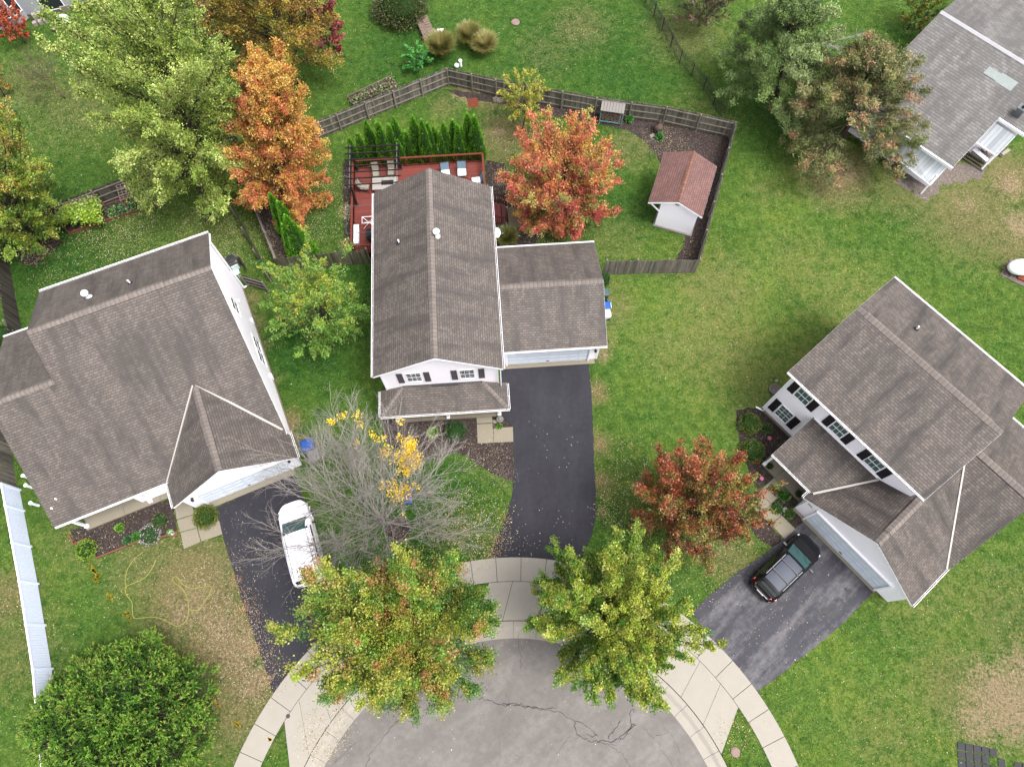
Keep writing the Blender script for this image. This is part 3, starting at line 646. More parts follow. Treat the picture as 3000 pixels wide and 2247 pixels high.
ge, gr_, gv0, gv1, gm_ = 2.906, 4.591, 2.267, 10.08, 6.17
ro2g = roofpair(h2, [([H2(7.42, gv0, ge), H2(14.606, gv0, ge), H2(14.606, gm_, gr_), H2(7.42, gm_, gr_)], H2(7.4, gv0, ge), H2(14.6, gv0, ge)),
                     ([H2(7.42, gm_, gr_), H2(14.606, gm_, gr_), H2(14.606, gv1, ge), H2(7.42, gv1, ge)], H2(14.6, gv1, ge), H2(7.4, gv1, ge))], 'roof', name='garage_roof')
ridge_cap(ro2g, H2(7.45, gm_, gr_), H2(14.6, gm_, gr_), vent=(1.8, 4.7))
pe, pt_ = 2.42, 2.98
ro2p = roofpair(h2, [([H2(-.12, -1.42, pe), H2(7.98, -1.42, pe), H2(6.43, .34, pt_), H2(1.36, .34, pt_)], H2(-.12, -1.42, pe), H2(7.98, -1.42, pe)),
                     ([H2(7.98, -1.42, pe), H2(7.98, .34, pe), H2(6.43, .34, pt_)], H2(7.98, -1.42, pe), H2(7.98, .34, pe)),
                     ([H2(-.12, -1.42, pe), H2(1.36, .34, pt_), H2(-.12, .34, pe)], H2(-.12, .34, pe), H2(-.12, -1.42, pe))], 'roof', name='porch_roof')
ridge_cap(ro2p, H2(7.93, -1.38, pe), H2(6.45, .3, pt_), wd=.12, drop=.05); ridge_cap(ro2p, H2(-.07, -1.38, pe), H2(1.36, .3, pt_), wd=.12, drop=.05)
fl = MB(); fl.bar(H2(1.36, .33, pt_+.05), H2(6.43, .33, pt_+.05), .09, .03); fl.bar(H2(3.2, .27, pt_+.06), H2(4.9, .27, pt_+.06), .2, .05); fl.build('flashing', 'blackmetal', ro2p)
z0_ = e_+.35*sl_-.2
walls(h2, [gable_block(H2, 'v', .35, L_-.35, [(.35, 0), (.35, z0_), (W_/2, r_-.2), (W_-.35, z0_), (W_-.35, 0)])])
gz = ge+.35*(gr_-ge)/(gm_-gv0)-.2
walls(h2, [gable_block(H2, 'u', 7.42, 14.25, [(2.62, .03), (2.62, gz), (gm_, gr_-.2), (9.73, gz), (9.73, .03)])], name='garage_wall')
dF, nF = Dv(H2, 1, 0), Dv(H2, 0, -1)
for a, b, s1_, s2_ in ((1.86, 2.62, 1.25, 2.87), (5.13, 6.03, 4.57, 6.22)):
    b = a+.84
    window(h2, H2(0, .347), dF, nF, a, b, 3.72, 5.0, 3, 2)
    shutter(h2, H2(0, .347), dF, nF, s1_, s1_+.37, 3.6, 5.08, 'shutter'); shutter(h2, H2(0, .347), dF, nF, s2_+.03, s2_+.4, 3.6, 5.08, 'shutter')
ga = MB(); ga.tube([H2(3.88+.42*math.cos(t), .33, 6.4+.42*math.sin(t)) for t in np.linspace(0, math.pi, 12)], .025, 6); ga.build('gable_arch_trim', 'trim', h2)
for u in (.35, W_-.35): MB().bar(H2(u, .34, 1.2), H2(u, .34, z0_-.02), .12, .05, up=(0, 1, 0)).build('corner_board', 'trim', h2)
cg = MB(); cg.bar(H2(14.22, 2.61, .1), H2(14.22, 2.61, gz-.05), .12, .04, up=(0, 1, 0)); cg.build('corner_board', 'trim', h2)
garage_door(h2, H2(0, 2.617), dF, nF, 8.15, 13.6, 2.13)
wall_lamp(h2, H2(14.0, 2.6, 1.75), nF)
sb_ = MB(); sb_.prism([H2(7.75, 2.28, .06), H2(14.1, 2.28, .06), H2(14.1, 2.6, .06), H2(7.75, 2.6, .06)], .06); sb_.build('garage_sill', 'conc2', h2)
pf = MB()
for a, b in ((.45, 2.2), (2.22, 5.0), (5.02, 7.52)): pf.prism([H2(a, -1.1, .25), H2(b, -1.1, .25), H2(b, .34, .25), H2(a, .34, .25)], .25)
pf.build('porch_floor', 'conc2', h2)
for u in (.66, 3.98, 7.36): post(h2, H2(u, -1.0, .25), pe-.45)
pb = MB(); pb.bar(H2(.5, -1.0, pe-.24), H2(7.45, -1.0, pe-.24), .16, .18); pb.build('porch_beam', 'trim', h2)
dW = Dv(H2, -1, 0); dE = Dv(H2, 1, 0)
gutter(h2, H2(0, 0, e_), H2(0, L_, e_), dW); gutter(h2, H2(W_, 0, e_), H2(W_, L_, e_), dE)
gutter(h2, H2(7.9, gv0, ge), H2(14.62, gv0, ge), nF); gutter(h2, H2(7.9, gv1, ge), H2(14.62, gv1, ge), -nF)
gutter(h2, H2(-.12, -1.42, pe), H2(8.05, -1.42, pe), nF, spike=.9); gutter(h2, H2(7.98, -1.42, pe), H2(7.98, .3, pe), dE); gutter(h2, H2(-.12, -1.42, pe), H2(-.12, .3, pe), dW)
downspout(h2, H2(W_+.1, .15, e_-.1), H2(W_, .15, 0), dE)
ld = MB(); ld.bar(H2(.1, -1.49, pe-.085), H2(7.9, -1.49, pe-.085), .08, .008); ld.build('gutter_leaf_litter', 'bark', h2)
el_ = MB(); el_.box(H2(7.5, 12.1, 3.6), (.25, .5, .5), 3.2); el_.build('eave_light_box', 'whiteplastic', h2)
dp = thing('satellite_dish', 'grey-white satellite dish fixed to the east wall of the middle house above the ornamental grass', 'satellite dish', H2(7.45, 10.6, 3.6))
m = MB(); c = H2(8.0, 10.75, 3.75); n_ = np.array([.75, -.45, .5]); n_ /= np.linalg.norm(n_); a_ = np.cross(n_, [0, 0, 1]); a_ /= np.linalg.norm(a_); b_ = np.cross(n_, a_)
V = [c-n_*.07]; F = []
for k in range(1, 4):
    for j in range(16):
        t = j/16*6.2832; V.append(c+n_*(-.07+.07*(k/3)**2)+(a_*math.cos(t)*.31+b_*math.sin(t)*.36)*k/3)
for j in range(16): F.append((0, 1+j, 1+(j+1) % 16))
for k in range(2):
    for j in range(16): F.append((1+k*16+j, 1+(k+1)*16+j, 1+(k+1)*16+(j+1) % 16, 1+k*16+(j+1) % 16))
m.add(V, F); m.build('dish', 'whiteplastic', dp, True)
m = MB(); m.bar(c-b_*-.3, c+n_*.45, .03, .03); m.box(c+n_*.48, (.1, .1, .08)); m.build('receiver_arm', 'steel', dp); m = MB(); m.bar(H2(7.42, 10.6, 3.55), c-n_*.08, .05, .05); m.build('mast', 'steel', dp)

# ---------------------------------------------------------------- house 3 (right)
FRROT = -50.405
h3 = thing('house', 'white house at the right with dark shutters and stained brown roof', 'house', H3(5, 4))
W_, D_, e_, r_, rv = 9.868, 9.683, 6.4, 8.29, 5.0
ro3 = roofpair(h3, [([H3(0, 0, e_), H3(W_, 0, e_), H3(W_, rv, r_), H3(0, rv, r_)], H3(0, 0, e_), H3(W_, 0, e_)),
                    ([H3(0, rv, r_), H3(W_, rv, r_), H3(W_, D_, e_), H3(0, D_, e_)], H3(W_, D_, e_), H3(0, D_, e_))], 'roof3')
ridge_cap(ro3, H3(0, rv, r_), H3(W_, rv, r_), vent=(.6, 9.2))
vent_pipe(ro3, H3(3.04, 7.0, r_-.4*2.0-.0))
zf = e_+.35*(r_-e_)/rv-.2; zb_ = e_+.35*(r_-e_)/(D_-rv)-.2
walls(h3, [gable_block(H3, 'u', .35, W_-.35, [(.35, 0), (.35, zf), (rv, r_-.2), (D_-.35, zb_), (D_-.35, 0)])])
we, wr, wv, wb = 2.6, 5.55, 5.05, 10.42
ro3w = roofpair(h3, [([H3(9.53, 0, we), H3(14.15, 0, we), H3(14.15, wv, wr), H3(9.53, wv, wr)], H3(9.5, 0, we), H3(14, 0, we)),
                     ([H3(9.53, wv, wr), H3(14.15, wv, wr), H3(14.15, wb, 2.7), H3(9.53, wb, 2.7)], H3(14, wb, 2.7), H3(9.5, wb, 2.7))], 'roof3', name='wing_roof')
ridge_cap(ro3w, H3(9.9, wv, wr), H3(14.15, wv, wr), vent=(.1, 4))
walls(h3, [gable_block(H3, 'u', 9.53, 13.8, [(.35, 0), (.35, we), (wv, wr-.2), (wb-.35, 2.75), (wb-.35, 0)])], name='wing_wall')
ga0, ga1, gvf, ge, gr_ = 5.897, 14.047, -3.241, 2.6, 5.25; gm_ = 9.97; sg = (gr_-ge)/(gm_-ga0); gp = lambda u: ge+(u-ga0)*sg if u < gm_ else gr_-(u-gm_)*sg
q = lambda u, v: H3(u, v, gp(u)+.01)
ro3g = roofpair(h3, [([q(ga0, gvf), q(gm_, gvf), q(gm_, 4.55), q(9.3, 3.9), q(9.3, .36), q(7.9, .36), q(6.03, -2.66), q(ga0, -2.72)], q(ga0, 3), q(ga0, gvf)),
                     ([q(gm_, gvf), q(ga1, gvf), q(ga1, .02), q(gm_, 4.55)], q(ga1, gvf), q(ga1, 3))], 'roof3', name='garage_roof')
ridge_cap(ro3g, q(gm_, gvf), q(gm_, 4.4), vent=(.9, 6))
walls(h3, [gable_block(H3, 'v', gvf+.21, .35, [(6.25, 0), (6.25, gp(6.25)-.19), (gm_, gr_-.19), (13.7, gp(13.7)-.19), (13.7, 0)])], name='garage_wall')
pe3, pt3 = 2.72, 3.97
ro3p = roofpair(h3, [([H3(2.89, -2.7, pe3), H3(6.0, -2.7, pe3), H3(7.86, .34, pt3), H3(2.89, .34, pt3)], H3(2.9, -2.7, pe3), H3(6, -2.7, pe3))], 'roof3', name='porch_roof')
fl = MB()
def vstrip(a, b, w_, h_, mat='gutter'):
    m_ = MB(); m_.bar(a, b, w_, h_); m_.build('valley_flashing', mat, h3)
vstrip(H3(6.1, -2.74, 2.86), H3(7.9, .28, 4.03), .12, .04, 'flashgrey'); vstrip(H3(14.0, -.1, 2.68), H3(10.02, 4.5, 5.3), .1, .04, 'flashgrey')
fl.bar(H3(2.95, .31, pt3+.03), H3(7.8, .31, pt3+.03), .07, .06); fl.build('flashing', 'gutter', h3)
dF, nF = Dv(H3, 1, 0), Dv(H3, 0, -1); O3 = H3(0, .347)
for a, b in ((1.16, 2.05), (3.88, 4.72), (6.55, 7.42)):
    window(h3, O3, dF, nF, a, b, 4.3, 5.5, 3, 1, 'glass3')
for a in (.62, 2.14, 3.36, 4.82, 6.06, 7.52): shutter(h3, O3, dF, nF, a-.01, a+.44, 4.24, 5.52, 'shutter3')
window(h3, O3, dF, nF, 1.16, 2.05, .88, 2.42, 3, 2, 'glass3')
for a in (.58, 2.16): shutter(h3, O3, dF, nF, a, a+.46, .82, 2.5, 'shutter3')
gutter(h3, H3(0, 0, e_), H3(W_, 0, e_), nF); gutter(h3, H3(0, D_, e_), H3(W_, D_, e_), -nF); gutter(h3, H3(2.89, -2.7, pe3), H3(5.95, -2.7, pe3), nF); gutter(h3, H3(9.9, wb, 2.7), H3(14.15, wb, 2.7), -nF)
gutter(h3, q(ga1, gvf), q(ga1, 0), dF); gutter(h3, q(ga0, gvf), q(ga0, -2.74), -dF)
downspout(h3, H3(.3, .2, e_-.1), H3(0, 0), Dv(H3, -.35, -.1)/.36)
garage_door(h3, H3(0, gvf+.207), dF, nF, 7.15, 12.65, 2.15)
MB().prism([H3(.3, .25, .22), H3(2.95, .25, .22), H3(2.95, .34, .22), H3(.3, .34, .22)], .22).build('foundation', 'conc2', h3); fs = MB(); fs.prism([H3(6.2, -3.2, .16), H3(7.0, -3.2, .16), H3(7.0, -3.05, .16), H3(6.2, -3.05, .16)], .16); fs.prism([H3(7.0, -3.25, .06), H3(12.8, -3.25, .06), H3(12.8, -3.05, .06), H3(7.0, -3.05, .06)], .06); fs.build('foundation', 'conc2', h3)
pf = MB(); pf.prism([H3(2.95, -2.52, .16), H3(4.13, -2.52, .16), H3(4.13, .33, .16), H3(2.95, .33, .16)], .16); pf.prism([H3(4.15, -2.52, .16), H3(6.2, -2.52, .16), H3(6.2, .33, .16), H3(4.15, .33, .16)], .16); pf.build('porch_floor', 'conc2', h3)
post(h3, H3(3.08, -2.4, .16), pe3-.3)
pb = MB(); pb.bar(H3(3.0, -2.42, pe3-.16), H3(6.1, -2.42, pe3-.16), .14, .18); pb.bar(H3(3.05, -2.35, pe3-.16), H3(3.05, .3, pe3-.16), .14, .18); pb.build('porch_beam', 'trim', h3)
m = MB()
for k in range(4): m.bar(H3(6.42+k*.09, -3.05, 1.98+.02*(k % 2)), H3(6.45+k*.09, -3.05, 2.12), .04, .018)   # too small to read in the photo
m.build('house_number', 'blackmetal', h3)

# ---------------------------------------------------------------- house 1 (left)
FRROT = 22.711
h1 = thing('house', 'large house at the left with wide brown roof and tall white side wall', 'house', H1(4, 6))
pf_ = .661; e1 = 2.8; rv = 9.12; r_ = 8.83; bk = 13.21; be = 6.58; W_ = 10.575; z = lambda v: e1+pf_*v
wv = 6.62; wz = z(wv)
ro1 = roofpair(h1, [([H1(-3.76, -.02, z(-.02)), H1(10.52, -.02, z(-.02)), H1(W_, .3, z(.3)), H1(W_, rv, r_), H1(0, rv, r_), H1(0, wv, wz), H1(-3.7, wv, wz)], H1(-3.7, 0, e1), H1(10, 0, e1)),
                    ([H1(0, rv, r_), H1(W_, rv, r_), H1(W_, bk, be), H1(0, bk, be)], H1(W_, bk, be), H1(0, bk, be)),
                    ([H1(-3.7, wv, wz), H1(.3, wv, wz), H1(.3, 12.6, 4.4), H1(-3.7, 12.6, 4.4)], H1(.3, 12.6, 4.4), H1(-3.7, 12.6, 4.4))], 'roof')
ridge_cap(ro1, H1(0, rv, r_), H1(W_, rv, r_), vent=(2.2, 7.8)); ridge_cap(ro1, H1(-3.7, wv, wz), H1(.05, wv, wz))
flue_vent(ro1, H1(3.35, 10.5, 8.83-.55*1.38)); vent_pipe(ro1, H1(5.8, 10.4, 8.83-.55*1.28))
vent_pipe(ro1, H1(-3.35, .9, z(.9)), .1, .05, base=False); vent_pipe(ro1, H1(-2.9, 1.25, z(1.25)), .1, .05, base=False)
walls(h1, [gable_block(H1, 'u', .3, 10.32, [(.45, 0), (.45, z(.45)-.2), (rv, r_-.2), (12.9, be-.03), (12.9, 0)])])
walls(h1, [gable_block(H1, 'u', -3.4, .3, [(1.9, 0), (1.9, z(1.9)-.2), (wv, wz-.2), (12.2, 4.37), (12.2, 0)])], name='wing_wall')
gpx = G(649.6, 1383.8, 5.35); gu, gvv = loc(1, gpx)
g0, g1_, gzE, gR = 2.936, 10.72, 2.62, 5.42; gm_ = 6.83; sg = (gR-gzE)/(gm_-g0); gp = lambda u: gzE+(u-g0)*sg if u < gm_ else gR-(u-gm_)*sg
gvf = -1.62; q = lambda u, v: H1(u, v, gp(u)+.02); vr = (gR-e1)/pf_
ro1g = roofpair(h1, [([q(g0, gvf), q(gm_, gvf), q(gm_, vr+.1), q(g0, -.05)], q(g0, 3), q(g0, gvf)), ([q(gm_, gvf), q(g1_, gvf), q(g1_, -.05), q(gm_, vr+.1)], q(g1_, gvf), q(g1_, 3))], 'roof', name='garage_roof')
ridge_cap(ro1g, q(gm_, gvf), q(gm_, vr), vent=(1.7, 3.4))
m = MB(); m.bar(H1(g0+.02, 0, 2.78), H1(gm_-.05, vr+.12, gR+.07), .12, .04); m.bar(H1(gm_+.12, vr+.12, gR+.04), H1(10.45, .3, 3.07), .12, .04); m.build('valley_flashing', 'flashgrey', h1)
walls(h1, [gable_block(H1, 'v', -1.2, .45, [(3.28, 0), (3.28, gp(3.28)-.18), (gm_, gR-.18), (10.34, gp(10.34)-.18), (10.34, 0)])], name='garage_wall')
dF, nF = Dv(H1, 1, 0), Dv(H1, 0, -1)
garage_door(h1, H1(0, -1.203), dF, nF, 4.15, 9.65, 2.15)
wall_lamp(h1, H1(3.85, -1.21, 1.9), nF); wall_lamp(h1, H1(10.0, -1.21, 1.9), nF)
m = MB(); m.tube([H1(gm_+.26*math.cos(t), -1.215, 4.35+.26*math.sin(t)) for t in np.linspace(0, 6.28, 14)], .03, 6, cap=False); m.prism([H1(gm_+.23*math.cos(t), -1.215, 4.35+.23*math.sin(t)) for t in np.linspace(0, 6, 12)], .001); m.build('gable_vent', 'trim', h1)
m = MB(); m.prism([H1(4.0, -1.62, .06), H1(9.8, -1.62, .06), H1(9.8, -1.21, .06), H1(4.0, -1.21, .06)], .06); m.build('garage_sill', 'conc2', h1)
pf = MB()
for a, b in ((-3.3, -.9), (-.88, 1.4), (1.42, 3.2)): pf.prism([H1(a, .08, .16), H1(b, .08, .16), H1(b, 1.88, .16), H1(a, 1.88, .16)], .16)
pf.build('porch_floor', 'conc2', h1)
for u in (-3.2, .82): post(h1, H1(u, .3, .16), 2.6)
pb = MB(); pb.bar(H1(-3.3, .3, 2.72), H1(3.2, .3, 2.72), .14, .16); pb.build('porch_beam', 'trim', h1)
nE, dE = Dv(H1, 1, 0), Dv(H1, 0, 1)
window(h1, H1(10.322, 0), dE, nE, 8.42, 9.3, 3.85, 5.2, 2, 1); window(h1, H1(10.322, 0), dE, nE, 5.9, 6.75, .95, 2.3, 2, 1)
window(h1, H1(10.322, 0), dE, nE, 6.95, 7.8, .95, 2.3, 2, 1)
gutter(h1, H1(0, bk, be), H1(W_, bk, be), -nF, wd=.14); gutter(h1, H1(-3.7, -.02, e1), H1(2.9, -.02, e1), nF); gutter(h1, H1(-3.7, 12.6, 4.4), H1(.3, 12.6, 4.4), -nF); gutter(h1, q(g0, gvf), q(g0, 0), -nE, wd=.1)
gutter(h1, q(g1_, gvf), q(g1_, .2), nE, wd=.1)
m = MB(); m.bar(H1(10.6, 13.2, 6.5), H1(10.42, 12.8, 6.2), .09, .08); m.bar(H1(10.42, 12.85, 6.2), H1(10.42, 12.85, .15), .09, .08, up=(1, 0, 0)); m.bar(H1(10.42, 12.85, .15), H1(10.9, 13.1, .08), .09, .08); m.build('downspout', 'trim', h1)
for v_, z_, s_ in ((9.9, 3.3, .16), (9.6, .9, .3), (5.2, .7, .35)): MB().box(H1(10.4, v_, z_), (.12, s_, s_*1.2), 22.7).build('wall_fitting', 'whiteplastic', h1)
m = MB(); m.bar(H1(10.36, -1.0, .18), H1(10.36, 12.8, .18), .06, .36); m.build('foundation', 'conc2', h1)

# ---------------------------------------------------------------- house 4 (top right, grey roof)
h4 = thing('house', 'low house at the top right with faded grey shingle roof and light ridge', 'house', H4(6, 9))
e_, s4 = 3.0, .19; zq = lambda v: e_+s4*v if v <= 9.75 else e_+s4*(19.5-v)
P4 = lambda u, v: H4(u, v, zq(v))
ro4 = roofpair(h4, [([P4(0, 0), P4(8.5, 0), P4(8.5, 5.05), P4(10.6, 5.05), P4(10.6, 9.75), P4(0, 9.75)], P4(0, 0), P4(8, 0)),
                    ([P4(0, 9.75), P4(10.6, 9.75), P4(10.6, 18), P4(0, 18)], P4(10, 18), P4(0, 18))], 'roof4')
ridge_cap(ro4, P4(0, 9.75), P4(10.6, 9.75), 'palecap', wd=.2, drop=.03)
walls(h4, [gable_block(H4, 'u', .4, 8.1, [(.4, 0), (.4, 2.85), (9.75, 4.6), (17.6, 2.9), (17.6, 0)]), gable_block(H4, 'u', 8.1, 10.2, [(5.5, 0), (5.5, 3.7), (9.75, 4.5), (17.6, 2.9), (17.6, 0)])])
m = MB(); a_ = G(2905, 225, 4.5)
for cc_, (du, dv) in zip([c3(1985, 500), c3(2075, 555)], [(1., .7), (1.3, .9)]):
    g = G(*cc_, 4.15); uu, vv = loc(4, g); m.prism([H4(uu-du/2, vv-dv/2, zq(vv-dv/2)+.03), H4(uu+du/2, vv-dv/2, zq(vv-dv/2)+.03), H4(uu+du/2, vv+dv/2, zq(vv+dv/2)+.03), H4(uu-du/2, vv+dv/2, zq(vv+dv/2)+.03)], .04)
m.build('skylight', 'skyl', ro4)
g = G(*c3(2165, 740), 4.2); uu, vv = loc(4, g); m = MB(); m.box(H4(uu, vv, zq(vv)+.3), (.5, .5, .7), -46); m.box(H4(uu, vv, zq(vv)+.68), (.62, .62, .06), -46); ch = m.build('chimney', 'steel', ro4)
MB().lathe(H4(uu, vv, zq(vv)+.68), [(.12, 0), (.12, .2), (.02, .22)], 10).build('flue', 'blackmetal', ch)
MB().bar(P4(4.6, -.03)+[0, 0, -.02], P4(8.55, -.03)+[0, 0, -.02], .1, .22).build('fascia', 'trim', h4); MB().bar(P4(8.5, 5.02)+[0, 0, 0], P4(10.6, 5.02), .1, .2).build('fascia', 'trim', h4)
def awning(P, posts, label):
    t = thing('metal_awning', label, 'awning', (P[0]+P[2])/2*[1, 1, 0]); m = MB(); m.slab(P, .05, (P[0], P[1])); m.build('awning_roof', 'metalroof', t)
    m = MB(); m.bar(P[0]-[0, 0, .08], P[1]-[0, 0, .08], .08, .1); m.bar(P[1]-[0, 0, .08], P[2]-[0, 0, .08], .08, .1); m.bar(P[3]-[0, 0, .08], P[0]-[0, 0, .08], .08, .1); m.build('awning_frame', 'trim', t)
    for p in posts: MB().bar([p[0], p[1], 0], [p[0], p[1], p[2]-.1], .09, .09, up=(1, 0, 0)).build('post', 'trim', t)
a4 = [H4(uu, vv, 2.35) for uu, vv in [loc(4, G(*c3(*p), 2.4)) for p in [(1285, 945), (1605, 1195), (1700, 1085)]]]
u0, v0 = loc(4, G(*c3(1285, 945), 1.3)); u1, v1 = loc(4, G(*c3(1605, 1195), 1.3))
awning([H4(u0, v0, 1.3), H4(u1, v1, 1.3), H4(u1, .45, 2.75), H4(u0, .45, 2.75)], [H4(u0+.1, v0+.1, 2.3), H4(u1-.1, v1+.1, 2.3), H4((u0+u1)/2, v0+.1, 2.3)], 'long ribbed white metal awning of the grey-roofed house, beside the brown-tipped pine')
ua, va = loc(4, G(*c3(1890, 945), 2.2)); ub, vb = loc(4, G(*c3(2035, 1005), 1.9))
awning([H4(8.12, vb, 1.9), H4(ub, vb, 1.9), H4(ub, 5.0, 3.6), H4(8.12, 5.0, 3.6)], [H4(ub-.1, vb+.1, 2.3)], 'short ribbed white metal awning of the grey-roofed house, beside the junk pile')
pr = thing('wooden_porch', 'small wooden porch with slatted steps and piled junk below the short awning', 'porch', G(*c3(1900, 1050)))
O4 = loc(4, G(*c3(1940, 1110))); m = MB()
u9, v9 = O4
for k in range(9): m.box(H4(u9-1.5+k*.17, v9+.9, .55), (.15, 1.2, .04), -46.1)
m.build('porch_deck', 'greyplank', pr); m = MB()
for k in range(3): m.bar(H4(u9-1.9, v9-.05+k*.17, .12+k*.16), H4(u9, v9-.05+k*.17, .12+k*.16), .12, .04)
m.build('steps', 'fence_tan', pr)
bj = thing('junk_pile', 'white perforated board and scrap sticks lying on the porch of the grey-roofed house', 'junk', G(*c3(1950, 1010), .6))
p0 = G(*c3(1885, 965), .8); p1 = G(*c3(1975, 1040), .8); m = MB(); m.bar(p0, p1, .35, .05); m.build('board', 'whiteplastic', bj); m = MB()
for k in range(16):
    c = p0+(p1-p0)*rng.random()+np.array([.35, .25, 0])+rng.normal(0, .12, 3)*[1, 1, .3]; d = rng.normal(0, 1, 3)*[1, 1, .3]; d /= np.linalg.norm(d); m.bar(c-d*.35, c+d*.35, .04, .03)
m.build('scrap_sticks', 'log', bj)
one(MB().box(G(*c3(2085, 990), .2), (.8, .25, .25), 35), 'planter_box', 'beige', 'beige planter box on the ground beside the short awning', 'planter')

# ---------------------------------------------------------------- house 5 (top-left corner)
A5 = G(*c1(0, 165))[:2]; B5 = G(*c1(620, 30))[:2]; d5 = (B5-A5)/np.linalg.norm(B5-A5); n5 = np.array([d5[1], -d5[0]])
H5 = lambda s, o, z=0.: np.array([*(A5+d5*s+n5*o), z])
h5 = thing('house', 'pale sided house cut off at the top-left corner with a bay window', 'house', H5(3, -3))
L5 = 22
m = MB(); m.add(*(lambda V: (V, [(0, 3, 2, 1), (4, 5, 6, 7), (0, 1, 5, 4), (1, 2, 6, 5), (2, 3, 7, 6), (3, 0, 4, 7)]))([H5(-6, 0), H5(L5, 0), H5(L5, -9), H5(-6, -9), H5(-6, 0, 5.6), H5(L5, 0, 5.6), H5(L5, -9, 5.6), H5(-6, -9, 5.6)])); m.build('wall', 'siding5', h5)
s0 = float((G(*c1(60, 150))[:2]-A5)@d5)
b0, b1, b2, b3 = -.9, -.1, 1.75, 2.5
m = MB(); m.prism([H5(b0, .01, 3.), H5(b1, .7, 3.), H5(b2, .7, 3.), H5(b3, .01, 3.)], 2.9); m.build('bay_window', 'siding5', h5)
dd = np.array([*d5, 0]); nn5 = np.array([*n5, 0])
window(h5, H5(0, .703), dd, nn5, .1, 1.5, 1.0, 2.5, 1, 1)
e5 = H5(b3, .01)-H5(b2, .7); l5 = np.linalg.norm(e5); e5 /= l5; ne = np.array([e5[1], -e5[0], 0])
window(h5, H5(b2, .7)+ne*.003, e5, ne, .15, l5-.15, 1.0, 2.5, 1, 1)
window(h5, H5(0, .004), dd, nn5, 4.0, 5.6, .4, 2.5, 1, 1)
m = MB(); m.slab([H5(-6.3, .05, 5.6), H5(L5+.3, .05, 5.6), H5(L5+.3, -4.5, 7.4), H5(-6.3, -4.5, 7.4)], .05, (H5(0, .05, 5.6), H5(5, .05, 5.6))); m.slab([H5(-6.3, -4.5, 7.4), H5(L5+.3, -4.5, 7.4), H5(L5+.3, -9.3, 5.6), H5(-6.3, -9.3, 5.6)], .05, (H5(5, -9.3, 5.6), H5(0, -9.3, 5.6))); m.build('roof', 'roof', h5)
m = MB(); m.box(H5(-6, .03, .2)*0+H5(6, .02, .2), (26, .05, .4), math.degrees(math.atan2(d5[1], d5[0]))); m.build('foundation', 'gravel', h5)

# ---------------------------------------------------------------- shed
cs = lambda x, y: (1750+x/4.418, 400+y/4.418)
SE_, SR_ = 2.7, 3.6; sO = G(*cs(660, 850), SE_); sP = G(*cs(870, 205), SE_); sQ = G(*cs(1360, 1045), SE_); sa = math.degrees(math.atan2((sP-sO)[1], (sP-sO)[0]))-90
Hs = (lambda a: (lambda u, v, z=0.: np.array([sO[0]+u*math.cos(a)-v*math.sin(a), sO[1]+u*math.sin(a)+v*math.cos(a), z])))(math.radians(sa))
sh = thing('garden_shed', 'white garden shed with red-brown shingle roof inside the fence corner', 'shed', Hs(2, 2)); FRROT = sa
ls = float(np.linalg.norm(sP-sO)); ws = float(np.linalg.norm(sQ-sO)); wm = ws*.51
ros = roofpair(sh, [([Hs(0, 0, SE_), Hs(wm, 0, SR_), Hs(wm, ls, SR_), Hs(0, ls, SE_)], Hs(0, ls, 2), Hs(0, 0, 2)), ([Hs(wm, 0, SR_), Hs(ws, 0, SE_), Hs(ws, ls, SE_), Hs(wm, ls, SR_)], Hs(ws, 0, 2), Hs(ws, ls, 2))], 'roofred')
ridge_cap(ros, Hs(wm, 0, SR_), Hs(wm, ls, SR_), 'capred', wd=.13, vent=(1.5, 2.9))
uL, vL = .9, .2; zq_ = lambda u: SE_+(SR_-SE_)*u/wm if u < wm else SR_-(SR_-SE_)*(u-wm)/(ws-wm)
walls(sh, [gable_block(Hs, 'v', vL, ls-.25, [(uL, .08), (uL, zq_(uL)-.19), (wm, SR_-.19), (ws-.3, zq_(ws-.3)-.19), (ws-.3, .08)])])
m = MB(); m.prism([Hs(uL-.12, .06, .09), Hs(ws-.18, .06, .09), Hs(ws-.18, ls-.15, .09), Hs(uL-.12, ls-.15, .09)], .09); m.build('shed_base', 'greyplank', sh)
for v_ in (.12, ls-.2): MB().bar(Hs(.08, v_, SE_-.1), Hs(uL, v_+.1, SE_-.95), .08, .08).build('roof_brace', 'trim', sh)
m = MB(); m.lathe((0, 0, 0), [(.17, 0), (.17, .02)], 16); V = m.V[0]; m.V[0] = np.array([Hs(wm, vL-.004-p[2], SR_-.5)+(Hs(1, 0)-Hs(0, 0))*p[0]+np.array([0, 0, p[1]]) for p in V]); gv = m.build('gable_vent', 'blackmetal', sh)
m = MB(); m.bar(Hs(wm-.16, vL-.03, SR_-.5), Hs(wm+.16, vL-.03, SR_-.5), .02, .02); m.bar(Hs(wm, vL-.03, SR_-.66), Hs(wm, vL-.03, SR_-.34), .02, .02); m.build('vent_bars', 'trim', gv)

